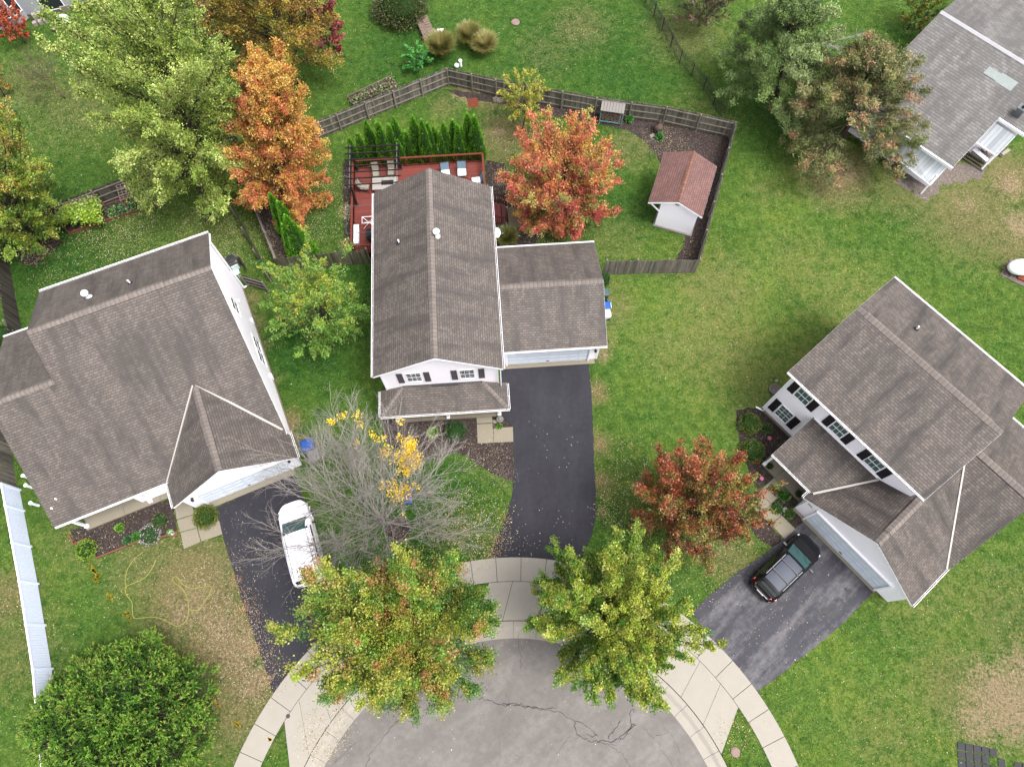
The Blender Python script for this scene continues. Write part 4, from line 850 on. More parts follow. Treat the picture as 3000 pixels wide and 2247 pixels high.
# ================================================================== FENCES
def picket_fence(name, label, base, h, inner, mat, post_every=2.35, name_cat='fence', rails=True, wear=.05, pw=.14, seed=1, group=None):
    """base: list of (x,y); inner=+1/-1 side (left/right of travel) that carries the rails; one panel mesh per bay"""
    r = np.random.default_rng(seed); t = thing(name, label, name_cat, [*base[0], 0], group)
    for i in range(len(base)-1):
        a, b = np.asarray(base[i], float), np.asarray(base[i+1], float); L = np.linalg.norm(b-a); d = (b-a)/L; n = np.array([-d[1], d[0]])*inner
        bays = max(1, round(L/post_every)); bl = L/bays; D3 = np.array([*d, 0]); N3 = np.array([*n, 0])
        for k in range(bays):
            p0 = a+d*bl*k; m = MB(); cnt = int(bl/pw)
            for j in range(cnt):
                s0 = bl*j/cnt+.004; s1 = bl*(j+1)/cnt-.006; hh = h+r.normal(0, .014); ln = r.normal(0, .01); o = r.uniform(0, .008)
                q = lambda s, z, off: np.array([*(p0+d*s+n*(off+o)), z])+np.array([*(n*ln*z), 0])
                s_, e_ = s0, s1; c_ = .03
                V = [q(s_, .03, -.02), q(e_, .03, -.02), q(e_, hh-c_, -.02), q(e_-c_, hh, -.02), q(s_+c_, hh, -.02), q(s_, hh-c_, -.02)]
                V += [v+N3*.018 for v in V]
                m.add(V, [tuple(range(6)), tuple(range(11, 5, -1))]+[(x, x+6, (x+1) % 6+6, (x+1) % 6) for x in range(6)], col=np.array(hexc(FC[mat]))*r.uniform(.6, 1.3))
            m.build('fence_panel', 'boards', t)
            if rails:
                m = MB()
                for z in (.3, h*.52, h-.22): m.bar([*(p0+n*.03+d*.0), z], [*(p0+d*bl+n*.03), z+r.normal(0, .01)], .045, .09)
                m.build('fence_rail', 'rail', t)
        for k in range(bays+(1 if i == len(base)-2 else 0)):
            p = a+d*bl*k+n*.09; MB().hexa([[*(p+x*d*.05+y*n*.05), z] for z in (0, h+.04) for x, y in ((-1, -1), (1, -1), (1, 1), (-1, 1))]).build('post', 'rail', t)
    return t
g2 = lambda *p: [G(x, y)[:2] for x, y in p]
picket_fence('wooden_fence', 'weathered grey wooden fence closing the back yard behind the red maple and the shed', g2((708, 500), (1000, 381), (1316, 251), (1455, 283), (1645, 317), (1742, 335), (1942, 362), (2136, 405)), 1.83, -1, 'fence', seed=2)
picket_fence('wooden_fence', 'weathered wooden fence beside the shed, running down to the garage of the middle house', g2((2140, 408), (2034, 800), (1770, 804)), 1.83, -1, 'fence_tan', seed=3)
picket_fence('wooden_fence', 'mossy wooden fence between the arborvitae group and the deck corner of the middle house', [*g2((826, 797)), *g2((1086, 771))], 1.83, 1, 'fence_mossy', seed=4)
picket_fence('wooden_fence', 'dark wooden fence with double top rail left of the small arborvitae group', g2((704, 500), (824, 795)), 1.6, 1, 'fence_dk', seed=5)
picket_fence('wooden_fence', 'dark wooden fence end panel nearest the left house, beside the arborvitae fence', g2((700, 640), (800, 826)), 1.5, -1, 'fence_dk', seed=6, rails=False)
picket_fence('fence_gate', 'short leaning wooden gate beside the air conditioner of the left house', g2((728, 836), (790, 854)), 1.5, -1, 'fence_dk', post_every=3, seed=7, name_cat='gate')
bx0 = G(128, 610, 1.83)[:2]; bx1 = G(377, 515, 1.83)[:2]; dd_ = (bx1-bx0)/np.linalg.norm(bx1-bx0)
picket_fence('wooden_fence', 'dark wooden fence behind the raised garden bed at the upper left', [bx0-dd_*3.2, bx0+dd_*14.5], 1.83, -1, 'fence_dk', seed=8)
picket_fence('wooden_fence', 'wooden fence with rusty posts at the left edge beside the left house', g2((10, 690), (22, 751), (65, 972), (80, 1060)), 1.83, -1, 'fence_dk', seed=9)
picket_fence('wooden_fence', 'plain tan wooden fence at the left edge above the white vinyl fence', g2((-20, 1140), (33, 1310), (50, 1432)), 1.83, 1, 'fence_tan', seed=10, rails=False)
# vinyl fence
vf = thing('vinyl_fence', 'long white vinyl privacy fence at the left edge beside the spruce', 'fence', G(60, 1436))
vp = g2((60, 1436), (72, 1497), (113, 1710), (154, 1959), (181, 2240), (196, 2420))
for i in range(len(vp)-1):
    a, b = vp[i], vp[i+1]; L = np.linalg.norm(b-a); d = (b-a)/L; n = np.array([-d[1], d[0]]); bays = max(1, round(L/2.4)); bl = L/bays
    for k in range(bays):
        p0 = a+d*bl*k; m = MB(); cnt = int(bl/.15)
        for j in range(cnt):
            q0 = p0+d*(bl*j/cnt+.006); q1 = p0+d*(bl*(j+1)/cnt-.006); m.bar([*q0, .95], [*q1, .95], .03, 1.68)
        m.build('fence_panel', 'vinyl', vf); m = MB(); m.bar([*p0, 1.82], [*(p0+d*bl), 1.82], .07, .1); m.build('fence_rail', 'trim', vf)
        m = MB(); m.box([*p0, .94], (.12, .12, 1.88), math.degrees(math.atan2(d[1], d[0]))); m.build('post', 'vinyl', vf)
# black metal fences
def metal_fence(label, pts, h=1.25):
    t = thing('metal_fence', label, 'fence', [*pts[0], 0])
    for i in range(len(pts)-1):
        a, b = pts[i], pts[i+1]; L = np.linalg.norm(b-a); d = (b-a)/L; bays = max(1, round(L/2.0)); bl = L/bays
        for k in range(bays):
            p0 = a+d*bl*k; m = MB()
            for z in (.15, h-.28, h-.08): m.bar([*p0, z], [*(p0+d*bl), z], .035, .035)
            for j in range(1, int(bl/.13)):
                p = p0+d*.13*j; m.bar([*p, .06], [*p, h], .02, .02, up=(1, 0, 0))
            m.build('fence_panel', 'blackmetal', t); MB().box([*p0, h/2+.04], (.07, .07, h+.08)).build('post', 'blackmetal', t)
metal_fence('black metal picket fence between the back lawn and the pine trees', g2((1868, -30), (1938, 90), (1990, 185), (2060, 262), (2117, 352)))
metal_fence('black metal fence by the dark shrub at the top left', g2((478, -60), (512, 45), (560, 140)))
metal_fence('black metal fence behind the arborvitae top at the top edge', g2((1230, -120), (1330, -30)))

# ================================================================== DECK
DF = .7
dkt = thing('deck', 'red wooden deck wrapping behind the middle house with railing and side steps', 'deck', H2(2, 17, 0)); FRROT = 3.156
u0, u1, v0, v1 = -2.42, 7.42, 11.7, 19.2; hb = L_ = 13.087-.35
m = MB(); m.slab([H2(u0, v0, DF), H2(.34, v0, DF), H2(.34, hb+.01, DF), H2(u1, hb+.01, DF), H2(u1, v1, DF), H2(u0, v1, DF)], .06, (H2(u0, v0, DF), H2(u1, v0, DF))); m.build('deck_floor', 'deck', dkt)
m = MB(); m.prism([H2(u0+.04, v0+.04, DF-.065), H2(.33, v0+.04, DF-.065), H2(.33, hb, DF-.065), H2(u1-.04, hb, DF-.065), H2(u1-.04, v1-.04, DF-.065), H2(u0+.04, v1-.04, DF-.065)], DF-.1); m.build('deck_skirt', 'deckdark', dkt)
def railing(p, q_, h=.95, mat='deckred', bal='deckdark', z=DF, z2=None):
    p = np.asarray(p, float); q_ = np.asarray(q_, float); m = MB(); up_ = np.array([0, 0, h]); m.bar(p+up_, q_+up_, .14, .04); m.bar(p+up_-[0, 0, .06], q_+up_-[0, 0, .06], .05, .08); m.bar(p+[0, 0, .1], q_+[0, 0, .1], .05, .07)
    m.build('railing', mat, dkt); L = np.linalg.norm(q_-p); m = MB(); n = int(L/.15)
    for k in range(1, n):
        c = p+(q_-p)*k/n; m.bar(c+[0, 0, .08], c+up_-[0, 0, .08], .035, .035, up=(1, 0, 0))
    m.build('balusters', bal, dkt); k = max(1, int(L/1.9))
    for i in range(k+1):
        c = p+(q_-p)*i/k; MB().box(c+[0, 0, h/2], (.1, .1, h), 3.2).build('post', mat, dkt)
e = .08
railing(H2(u0+e, v1-e, DF), H2(u1-e, v1-e, DF)); railing(H2(u0+e, v0+e, DF), H2(u0+e, v1-e, DF)); railing(H2(u1-e, hb+3.35, DF), H2(u1-e, v1-e, DF)); railing(H2(u0+e, v0+e, DF), H2(.3, v0+e, DF))
for k in range(4):
    a = 7.44+k*.33; z = DF-.14*(k+1)+.02
    MB().prism([H2(a, 13.75, z), H2(a+.31, 13.75, z), H2(a+.31, 15.55, z), H2(a, 15.55, z)], .04).build('step_tread', 'step', dkt)
m = MB(); m.prism([H2(7.43, 13.8, DF-.2), H2(8.7, 13.8, .1), H2(8.7, 15.5, .1), H2(7.43, 15.5, DF-.2)], .1); m.build('stair_stringer', 'deckdark', dkt)
for v in (13.7, 15.62):
    p = H2(7.5, v, DF-.05); q_ = H2(8.85, v, .12); m = MB(); up_ = np.array([0, 0, .95]); m.bar(p+up_, q_+up_, .1, .05); m.bar(p+[0, 0, .12], q_+[0, 0, .12], .05, .06)
    for k in range(1, 9):
        c = p+(q_-p)*k/9; m.bar(c+[0, 0, .1], c+up_, .04, .04, up=(1, 0, 0))
    m.build('stair_railing', 'deckdark', dkt)
    for c in (p, q_): MB().box(c+[0, 0, .48], (.1, .1, 1.05), 3.2).build('post', 'deckdark', dkt)
pg = thing('pergola', 'dark open pergola frame standing over the corner of the red deck', 'pergola', H2(-.5, 17.4, DF))
for u, v in ((-2.18, 18.95), (1.1, 18.9), (-2.18, 15.9)): MB().box(H2(u, v, 1.8), (.13, .13, 2.2), 3.2).build('post', 'pergola', pg)
for u, v in ((-2.18, 18.95), (1.1, 18.9), (-2.18, 15.9)): MB().box(H2(u, v, .76), (.22, .22, .1), 3.2).build('post_base', 'blackmetal', pg)
for u in (-2.28, 1.12): MB().bar(H2(u, 15.75, 2.86), H2(u, 19.5, 2.86), .05, .13).build('beam', 'steel', pg)
for k in range(7):
    v = 15.95+k*.545; MB().bar(H2(-2.62, v, 2.97), H2(1.4, v, 2.97), .045, .1).build('rafter', 'pergola', pg)
pv = thing('paver_patio', 'tan paver landing at the foot of the deck steps beside the red maple', 'patio', H2(9.6, 14.4))
m = MB(); r_ = np.random.default_rng(3)
for i in range(9):
    for j in range(8):
        s = .145; m.box(H2(9.05+j*.17+(i % 2)*.03, 13.6+i*.2, .03), (s, s+.03, .05+r_.uniform(0, .01)), 3+r_.normal(0, 2))
m.build('pavers', 'patiopaver', pv); MB().prism([H2(8.95, 13.5, .028), H2(10.45, 13.5, .028), H2(10.45, 15.35, .028), H2(8.95, 15.35, .028)], .03).build('sand_joints', 'gravel', pv)
def place(root, P, rot, label=None, group=None):
    root.location = tuple(float(x) for x in P); root.rotation_euler = (0, 0, math.radians(rot))
    if label: root['label'] = label
    if group: root['group'] = group
    return root
def lounge(name='lounge_chair', back='cushblue', seat='cushwhite', frame='blackmetal', w_=.62):
    t = thing(name, '', 'chair'); m = MB(); z = .36
    m.box((0, 0, z), (w_, .62, .1)); m.build('seat_cushion', seat, t)
    m = MB(); m.hexa([(-w_/2, .28, z+.03), (w_/2, .28, z+.03), (w_/2, .38, z+.0), (-w_/2, .38, z+.0), (-w_/2, .48, z+.62), (w_/2, .48, z+.62), (w_/2, .58, z+.6), (-w_/2, .58, z+.6)]); m.build('back_cushion', back, t)
    m = MB()
    for s in (-1, 1):
        x = s*(w_/2+.05); m.tube([(x, -.32, 0), (x, -.33, z+.2), (x, -.2, z+.27), (x, .3, z+.25), (x, .45, 0)], .02, 5); m.tube([(x, .3, z+.1), (x, .5, z+.66)], .02, 5)
    m.tube([(-w_/2-.05, .5, z+.66), (w_/2+.05, .5, z+.66)], .02, 5); m.tube([(-w_/2-.05, -.3, z-.07), (w_/2+.05, -.3, z-.07)], .02, 5); m.tube([(-w_/2-.05, .42, z-.07), (w_/2+.05, .42, z-.07)], .02, 5); m.build('frame', frame, t)
    return t
lc = lounge(); GR = 'blue-backed cushioned chairs on the deck'
place(lc, H2(4.5, 17.95, DF), 3+6, 'cushioned lounge chair on the red deck, left of the pair facing the house', GR)
place(copy_tree(lc), H2(5.72, 17.98, DF), 3, 'cushioned lounge chair on the red deck, right of the pair facing the house', GR)
place(copy_tree(lc), H2(6.75, 17.1, DF), -82, 'cushioned lounge chair turned sideways at the right end of the deck', GR)
place(copy_tree(lc), H2(7.0, 16.05, DF), -95, 'cushioned chair mostly hidden under the roof edge at the deck side', GR)
pc = lounge('patio_chair', 'beige', 'beige', 'blackmetal', .48); GR = 'beige mesh chairs around the fire table'
place(pc, H2(-.72, 18.35, DF), 8, 'beige mesh chair behind the stone table, left one under the pergola', GR)
place(copy_tree(pc), H2(.42, 18.4, DF), 0, 'beige mesh chair behind the stone table, right one under the pergola', GR)
place(copy_tree(pc), H2(-1.55, 17.15, DF), 82, 'beige mesh chair at the left side of the stone table', GR)
ft = thing('fire_table', 'low stone-topped fire table under the pergola', 'table', H2(0, 17.3, DF))
m = MB()
for a, b, c, d in ((-.95, .35, 16.72, 17.1), (-.95, -.3, 17.11, 17.5), (.62, .95, 16.72, 17.9), (-.95, -.2, 17.51, 17.9), (-.19, .61, 17.51, 17.9), (.36, .61, 16.72, 17.1)): m.prism([H2(a, c, DF+.55), H2(b-.012, c, DF+.55), H2(b-.012, d-.012, DF+.55), H2(a, d-.012, DF+.55)], .05)
m.build('table_top', 'tile', ft); MB().prism([H2(-.28, 17.12, DF+.54), H2(.6, 17.12, DF+.54), H2(.6, 17.49, DF+.54), H2(-.28, 17.49, DF+.54)], .04).build('burner_pan', 'dark', ft); MB().prism([H2(-.85, 16.82, DF+.49), H2(.85, 16.82, DF+.49), H2(.85, 17.8, DF+.49), H2(-.85, 17.8, DF+.49)], .48).build('base', 'tile', ft)
gl = thing('grill', 'barbecue grill under a black cover on the deck beside the house wall', 'grill', H2(-.6, 12.6, DF))
m = MB(); c = H2(-.55, 12.75, DF)
def shell(m, c, prof, rot, n=4):
    a = math.radians(rot); R = np.array([[math.cos(a), -math.sin(a), 0], [math.sin(a), math.cos(a), 0], [0, 0, 1]]); V = []
    for hx, hy, z in prof: V += [R@np.array(p) for p in ((-hx, -hy, z), (hx, -hy, z), (hx, hy, z), (-hx, hy, z))]
    k = len(prof); F = [(i*4+j, i*4+(j+1) % 4, (i+1)*4+(j+1) % 4, (i+1)*4+j) for i in range(k-1) for j in range(4)]+[(3, 2, 1, 0), tuple((k-1)*4+j for j in range(4))]
    return m.add(np.array(V)+c, F)
shell(m, c, [(.55, .3, .02), (.62, .34, .1), (.75, .34, .75), (.8, .36, .85), (.72, .33, .9), (.5, .3, 1.08), (.42, .18, 1.18)], 3.2); m.build('cover', 'blackfab', gl)
sb = thing('storage_bin', 'narrow pale storage box against the left deck railing', 'box', H2(-2.1, 12.95, DF)); shell(MB(), H2(-2.1, 13.0, DF), [(.14, .75, 0), (.16, .78, .5)], 3.2).build('bin_body', 'whiteplastic', sb); shell(MB(), H2(-2.1, 13.0, DF), [(.19, .8, .505), (.17, .78, .57)], 3.2).build('lid', 'cushwhite', sb)
rk = thing('folding_rack', 'white folding drying rack standing on the left part of the deck', 'rack', H2(-1.2, 14.1, DF)); m = MB()
q4 = [H2(-1.65, 13.75, DF+.7), H2(-.75, 13.75, DF+.7), H2(-.75, 14.3, DF+.7), H2(-1.65, 14.3, DF+.7)]
for i in range(4): m.tube([q4[i], q4[(i+1) % 4]], .022, 6)
m.build('top_frame', 'whiteplastic', rk); m = MB(); m.tube([q4[0], q4[2]-[0, 0, .66]], .02, 6); m.tube([q4[1], q4[3]-[0, 0, .66]], .02, 6); m.tube([q4[2], q4[0]-[0, 0, .66]], .02, 6); m.tube([q4[3], q4[1]-[0, 0, .66]], .02, 6); m.build('legs', 'whiteplastic', rk)
lw = thing('canopy_frame', 'thin grey wire canopy frame over the left end of the deck', 'frame', H2(-2.4, 13, DF)); m = MB()
for v in (12.3, 14.55): m.tube([H2(-2.55, v, DF+1.7), H2(.3, v, DF+1.72)], .018, 5)
m.tube([H2(-2.55, 12.3, DF+1.7), H2(-2.55, 14.55, DF+1.7)], .02, 5); m.tube([H2(-2.5, 12.3, DF+1.7), H2(-2.2, 11.9, DF)], .03, 5); m.tube([H2(-2.5, 14.55, DF+1.7), H2(-2.3, 14.3, DF)], .03, 5); m.build('frame', 'steel', lw)
ord_ = ['first', 'second', 'third', 'fourth', 'fifth', 'sixth', 'seventh', 'eighth', 'ninth', 'tenth', 'eleventh', 'twelfth', 'thirteenth', 'fourteenth', 'fifteenth', 'sixteenth', 'seventeenth', 'eighteenth']
def torch():
    t = thing('garden_torch', '', 'torch'); MB().tube([(0, 0, 0), (0, 0, 1.7)], .014, 5).build('pole', 'blackmetal', t); MB().lathe((0, 0, 1.68), [(.03, 0), (.06, .08), (.055, .2), (.02, .24)], 8).build('canister', 'steel', t); return t
tc = torch()
for i, (u, l) in enumerate([(4.05, 'left'), (5.62, 'middle'), (7.25, 'right')]): place(tc if i == 0 else copy_tree(tc), H2(u, v1+.05, .35), 0, f'{l} of the three garden torches on the back deck railing', 'garden torches along the deck railing')

# ================================================================== FOLIAGE
LEAFK = .57
def rand_unit(n, r): v = r.normal(0, 1, (n, 3)); return v/np.linalg.norm(v, axis=1)[:, None]
def leaf_quads(C, D, N, l, w):
    D = D/(np.linalg.norm(D, axis=1)[:, None]+1e-9); Sv = np.cross(D, N); Sv /= np.linalg.norm(Sv, axis=1)[:, None]+1e-9
    l = np.broadcast_to(l, len(C))[:, None]/2; w = np.broadcast_to(w, len(C))[:, None]/2
    return np.stack([C-D*l, C+Sv*w-D*l*.1, C+D*l, C-Sv*w-D*l*.1], 1)
def pal(cols): return np.array([_hx(c) for c in cols])*LEAFK
def shoots_to_leaves(r, P0, P1, n, spread, lsize, flat_=.5, cshoot=None, jit=.18, aspect=.75):
    """n leaves spread along shoots P0->P1"""
    k = r.integers(0, len(P0), n); t = r.beta(1.6, 1.0, n)[:, None]; d = P1[k]-P0[k]
    C = P0[k]+d*t+r.normal(0, 1, (n, 3))*spread*np.linalg.norm(d, axis=1)[:, None].clip(.2, 2)
    D = d/np.linalg.norm(d, axis=1)[:, None]+rand_unit(n, r)*.9; N = rand_unit(n, r)*(1-flat_)+np.array([0, 0, flat_])
    q = leaf_quads(C, D, N, lsize*r.uniform(.6, 1.3, n), lsize*aspect*r.uniform(.6, 1.3, n))
    col = cshoot[k]*(1+r.normal(0, jit, (n, 1))).clip(.45, 1.7); col *= 1+r.normal(0, .06, (n, 3))
    return q, col
def limbcurve(a, d, L, lift, r, n=6, wob=.06):
    P = [np.array(a, float)]; d = np.array(d, float)/np.linalg.norm(d)
    for i in range(n):
        d = d+np.array([0, 0, lift])/n+r.normal(0, wob, 3); d /= np.linalg.norm(d); P.append(P[-1]+d*L/n)
    return np.array(P)
def leafy_tree(name, label, cat, cpx, zc, H, R, cols, n=16000, leaf=.15, hb=.22, nl=34, seed=1, shape='round', top=None, side=None, trunk=.14, spread=.12, lift=.5, openn=0, group=None, pivot=None, trans='leaf', barkm='bark', elev=(.25, 1.1), squash=1., nshoot=8, patch=3., spiky=0., lean=(0, 0)):
    """crown centre appears at photo pixel cpx at height zc; cols: palette; top/side palettes blended by height / azimuth"""
    r = np.random.default_rng(seed); c = G(*cpx, zc); base = np.array([c[0], c[1], 0.]) if pivot is None else np.array([*G(*pivot)[:2], 0.])
    t = thing(name, label, cat, base, group)
    tip = np.array([c[0]+(c[0]-base[0])*.3+lean[0], c[1]+(c[1]-base[1])*.3+lean[1], H*.93]); ax = lambda s: base+(tip-base)*s+np.array([math.sin(s*5+seed)*.12, math.cos(s*4)*.12, 0])*min(1, s*3)
    tr = MB(); tr.tube([ax(s) for s in np.linspace(0, 1, 10)], trunk*(1-np.linspace(0, 1, 10)*.88)*(1+.6*np.exp(-np.linspace(0, 1, 10)*14)), 8); tr.build('trunk', barkm, t, True)
    br = MB(); P0 = []; P1 = []; colr = []; palA = pal(cols); palT = pal(top) if top else None; palS = pal(side) if side else None
    for i in range(nl):
        s = hb+(1-hb)*((i+.5)/nl)**.9; az = i*2.39996+r.normal(0, .25); h = s
        f = (s-hb)/(1-hb)
        if shape == 'round': env = math.sqrt(max(.03, 1-(2*(f*.82+.12)-1)**2))
        elif shape == 'egg': env = (1-f)**.62*1.02*min(1, .5+f*2.5)+.06
        elif shape == 'egg2': env = (1-f)**.5*min(1, .62+f*1.6)+.05
        elif shape == 'cone': env = (1-f)**.9*1.02+.05
        elif shape == 'vase': env = .35+.65*f**.6
        el_ = elev[0]+(elev[1]-elev[0])*f**1.3; Lm = R*env*r.uniform(.8, 1.12)/max(math.cos(el_), .45)
        d = np.array([math.cos(az)*math.cos(el_), math.sin(az)*math.cos(el_), math.sin(el_)]); Lm *= math.hypot(math.cos(az), math.sin(az)*squash)
        cv = limbcurve(ax(s*.92), d, Lm, lift*.5, r, 7); br.tube(cv, np.linspace(.055, .012, len(cv))*trunk/.14*(1.2-f*.6), 5, cap=False)
        for j in range(int(nshoot*1.5)+int(3*env)):
            tt = r.uniform(.2, 1.)**.8 if j else 1.; k = min(int(tt*7), 6); p = cv[k]+(cv[min(k+1, 7)]-cv[k])*(tt*7-k if tt < 1 else 1)
            out = cv[-1]-cv[0]; out /= np.linalg.norm(out); ls = R*(.34 if j else .22)*(1.1-.55*tt)*r.uniform(.6, 1.2)*(1+spiky*(j == 0))
            dd = out*(.55+.5*tt+spiky)+rand_unit(1, r)[0]*.75+np.array([0, 0, .22]); dd /= np.linalg.norm(dd); e_ = p+dd*ls
            br.tube([p, (p+e_)/2+r.normal(0, .02, 3), e_], [.014, .01, .004], 3, cap=False)
            P0.append(p); P1.append(e_)
            w_ = vnoise(np.array([p[0]*patch/3+seed]), np.array([p[1]*patch/3+p[2]]), seed)[0]
            cc = palA[int(min(len(palA)-1e-3, max(0, (w_*1.3-.15)*len(palA))))] if r.random() < .68 else palA[r.integers(len(palA))]
            if palT is not None and r.random() < max(0, (f-.35)*1.5): cc = palT[r.integers(len(palT))]
            if palS is not None and r.random() < side_w(p-c, R, f): cc = palS[r.integers(len(palS))]
            colr.append(cc*r.uniform(.82, 1.18))
    P0, P1, colr = np.array(P0), np.array(P1), np.array(colr)
    if openn: keep = r.random(len(P0)) > openn; P0, P1, colr = P0[keep], P1[keep], colr[keep]
    br.build('branches', barkm, t, False)
    q, col = shoots_to_leaves(r, P0, P1, int(n*1.9), spread, leaf, .55, colr); m = MB(); m.quads(q, col); m.build('crown', trans, t)
    return t
side_w = lambda p, R, f: max(0, min(.85, -p[1]/R*.9+.1))     # stronger colour on the near (south) side
YG = ['#5d7a24', '#7c9430', '#4a6a1e', '#8fa53c']
leafy_tree('maple_tree', 'large green maple with orange leaf tips at the kerb, left of the middle apron', 'tree', (1188, 1840), 4.6, 7.4, 4.95, ['#567f28', '#628c2e', '#467222', '#7c9a34', '#8c9c3a', '#548028', '#9c9c40', '#4c7824'], n=115000, leaf=.105, nl=84, seed=11, top=['#a8ac40', '#b88c50', '#98a83c', '#7c9c34', '#a4a83e'], trunk=.2, elev=(-.05, 1.45), spiky=.15, nshoot=12, spread=.15, squash=.74, hb=.28)
leafy_tree('maple_tree', 'yellow-green maple with spiky branch tips at the kerb, right of the middle driveway apron', 'tree', (1782, 1800), 4.8, 8.0, 4.15, ['#70942c', '#88a634', '#5c8428', '#9cac3a', '#548028'], n=105000, leaf=.1, nl=76, seed=21, top=['#a8b440', '#b0b84c', '#94a83a'], trunk=.18, elev=(-.02, 1.45), spiky=.45, nshoot=10, spread=.11, hb=.28, squash=.95)
leafy_tree('maple_tree', 'dark red and olive maple between the middle driveway and the right house', 'tree', (2012, 1488), 3.4, 5.6, 3.35, ['#a45038', '#b46840', '#8c7c34', '#6c7a2f', '#a85838', '#bc7c48', '#80682f'], n=46000, leaf=.105, nl=70, seed=31, side=['#74702f', '#857c38', '#74442f'], trunk=.14, elev=(0, 1.45), nshoot=11, hb=.25, spread=.15)
leafy_tree('birch_tree', 'small airy yellow-green tree between the left and middle houses', 'tree', (946, 925), 3.0, 5.4, 3.05, ['#6f9a34', '#7fa840', '#5c8a2c', '#8cac48'], n=20000, leaf=.1, nl=52, seed=41, top=['#a8b03c', '#8cac44'], trunk=.08, elev=(.1, 1.4), nshoot=9, spread=.12, openn=.08)
leafy_tree('maple_tree', 'small crimson-orange maple inside the fenced yard near the shed', 'tree', (1648, 548), 2.9, 3.5, 3.85, ['#dc8458', '#e0905c', '#e0a054', '#cc6c48', '#d0a84c', '#e08c64', '#b0a450', '#d47454'], n=56000, leaf=.11, nl=74, seed=51, side=['#b84c48', '#c0524c', '#c4704e', '#94904a'], trunk=.13, shape='round', elev=(.1, 1.15), nshoot=11, hb=.13, pivot=(1629, 630), spread=.14)
leafy_tree('maple_tree', 'tall bright orange maple behind the left house beside the pale green tree', 'tree', (838, 392), 6., 11., 3.95, ['#d8a04c', '#dcac54', '#d4944a', '#d4b054', '#cc8844'], n=76000, leaf=.115, nl=86, seed=61, side=['#cc7848', '#d08c4c', '#c86c48', '#d0a050'], trunk=.17, shape='egg2', elev=(.1, 1.4), nshoot=11, hb=.1, pivot=(850, 615), spread=.14)
leafy_tree('maple_tree', 'wide yellow-orange maple with red edges at the top, behind the orange maple', 'tree', (815, 92), 5., 9.5, 4.7, ['#b8983c', '#b09c40', '#94903a', '#bc8c48', '#989238'], n=60000, leaf=.12, nl=74, seed=71, side=['#a89a38', '#8c7a30'], trunk=.16, elev=(.1, 1.15), nshoot=9)
leafy_tree('shrub', 'dusky red shrub crown hanging at the right edge of the yellow-orange maple', 'shrub', (955, 95), 2.8, 5, 1.7, ['#a04c48', '#b0605a', '#8c5040'], n=7000, leaf=.14, nl=24, seed=72, trunk=.07)
leafy_tree('shrub', 'dusky red shrub crown at the left edge of the yellow-orange maple', 'shrub', (650, 75), 2.8, 5, 1.6, ['#9a5048', '#a8704c', '#8c5c3c'], n=6000, leaf=.14, nl=22, seed=73, trunk=.07)
leafy_tree('locust_tree', 'large pale green airy tree at the upper left behind the garden bed', 'tree', (560, 345), 7.2, 12.6, 4.85, ['#9cb04c', '#acc05a', '#8ca444', '#bccc6c', '#8ca444'], n=100000, leaf=.11, nl=96, seed=81, trunk=.24, elev=(.1, 1.4), nshoot=11, spread=.13, openn=.06, pivot=(605, 628), barkm='bark', hb=.22, squash=1.)
leafy_tree('maple_tree', 'yellow-green maple at the left edge in front of the dark wooden fence', 'tree', (50, 590), 4.2, 8.3, 4.2, ['#809a34', '#98ac40', '#6c8c30', '#a8b044', '#5a7c2c'], n=52000, leaf=.12, nl=70, seed=91, top=['#b4b448', '#b8a050', '#a8b448'], trunk=.2, elev=(.1, 1.2), nshoot=9, pivot=(106, 712))
leafy_tree('redbud_tree', 'small thin yellow tree in front of the back wooden fence', 'tree', (1541, 290), 3.2, 4.4, 1.85, ['#b4b03c', '#a8ac40', '#c4bc4c', '#98a038'], n=6500, leaf=.1, nl=34, seed=101, trunk=.05, hb=.45, elev=(.0, .8), pivot=(1529, 385), nshoot=6)
leafy_tree('shrub', 'orange-red shrub at the top-left corner beside the pale sided house', 'shrub', (48, 92), 1.2, 2.4, 1.5, ['#c8603c', '#d0704a', '#b84c34'], n=3600, leaf=.11, nl=20, seed=111, trunk=.05, openn=.3)
leafy_tree('shrub', 'pale red thin-leaved shrub against the wall of the pale sided house', 'shrub', (14, 50), 1.6, 3., 1.1, ['#b0605a', '#c07a70'], n=1200, leaf=.1, nl=16, seed=112, trunk=.04, openn=.3)
leafy_tree('shrub', 'golden leafed shrub clump at the left image edge above the maple', 'shrub', (-20, 245), 1.4, 2.6, 1.3, ['#a89a34', '#b88c34', '#7c8c34'], n=2500, leaf=.12, nl=18, seed=113, trunk=.05)
leafy_tree('shrub', 'yellow-green shrub beside the ridge of the grey-roofed house at the top', 'shrub', (2680, 52), 1.2, 2.6, 1.7, ['#a89a2c', '#8c8c2c', '#5c7c24'], n=4200, leaf=.12, nl=22, seed=114, trunk=.05)
leafy_tree('shrub', 'bright green compound-leaved shrub outside the fence corner beside the grass clumps', 'shrub', (1228, 180), .6, 1.4, 1.15, ['#3f8a34', '#4c9a3c', '#5aa844'], n=2600, leaf=.13, nl=18, seed=115, trunk=.04, shape='round', lift=-.5, elev=(.1, .9))
leafy_tree('shrub', 'dark green dense shrub at the top edge between the two leafy trees', 'shrub', (560, 55), 2.5, 4.4, 2.0, ['#4a5c34', '#586a3c', '#3c4c2c'], n=9000, leaf=.1, nl=30, seed=116, trunk=.07)
leafy_tree('shrub', 'reddish-brown low thicket at the top edge left of the pines', 'shrub', (2060, 30), 1.6, 3., 2.6, ['#6c6444', '#7c7454', '#5c6438', '#846a50'], n=7000, leaf=.12, nl=30, seed=117, trunk=.07, openn=.2)
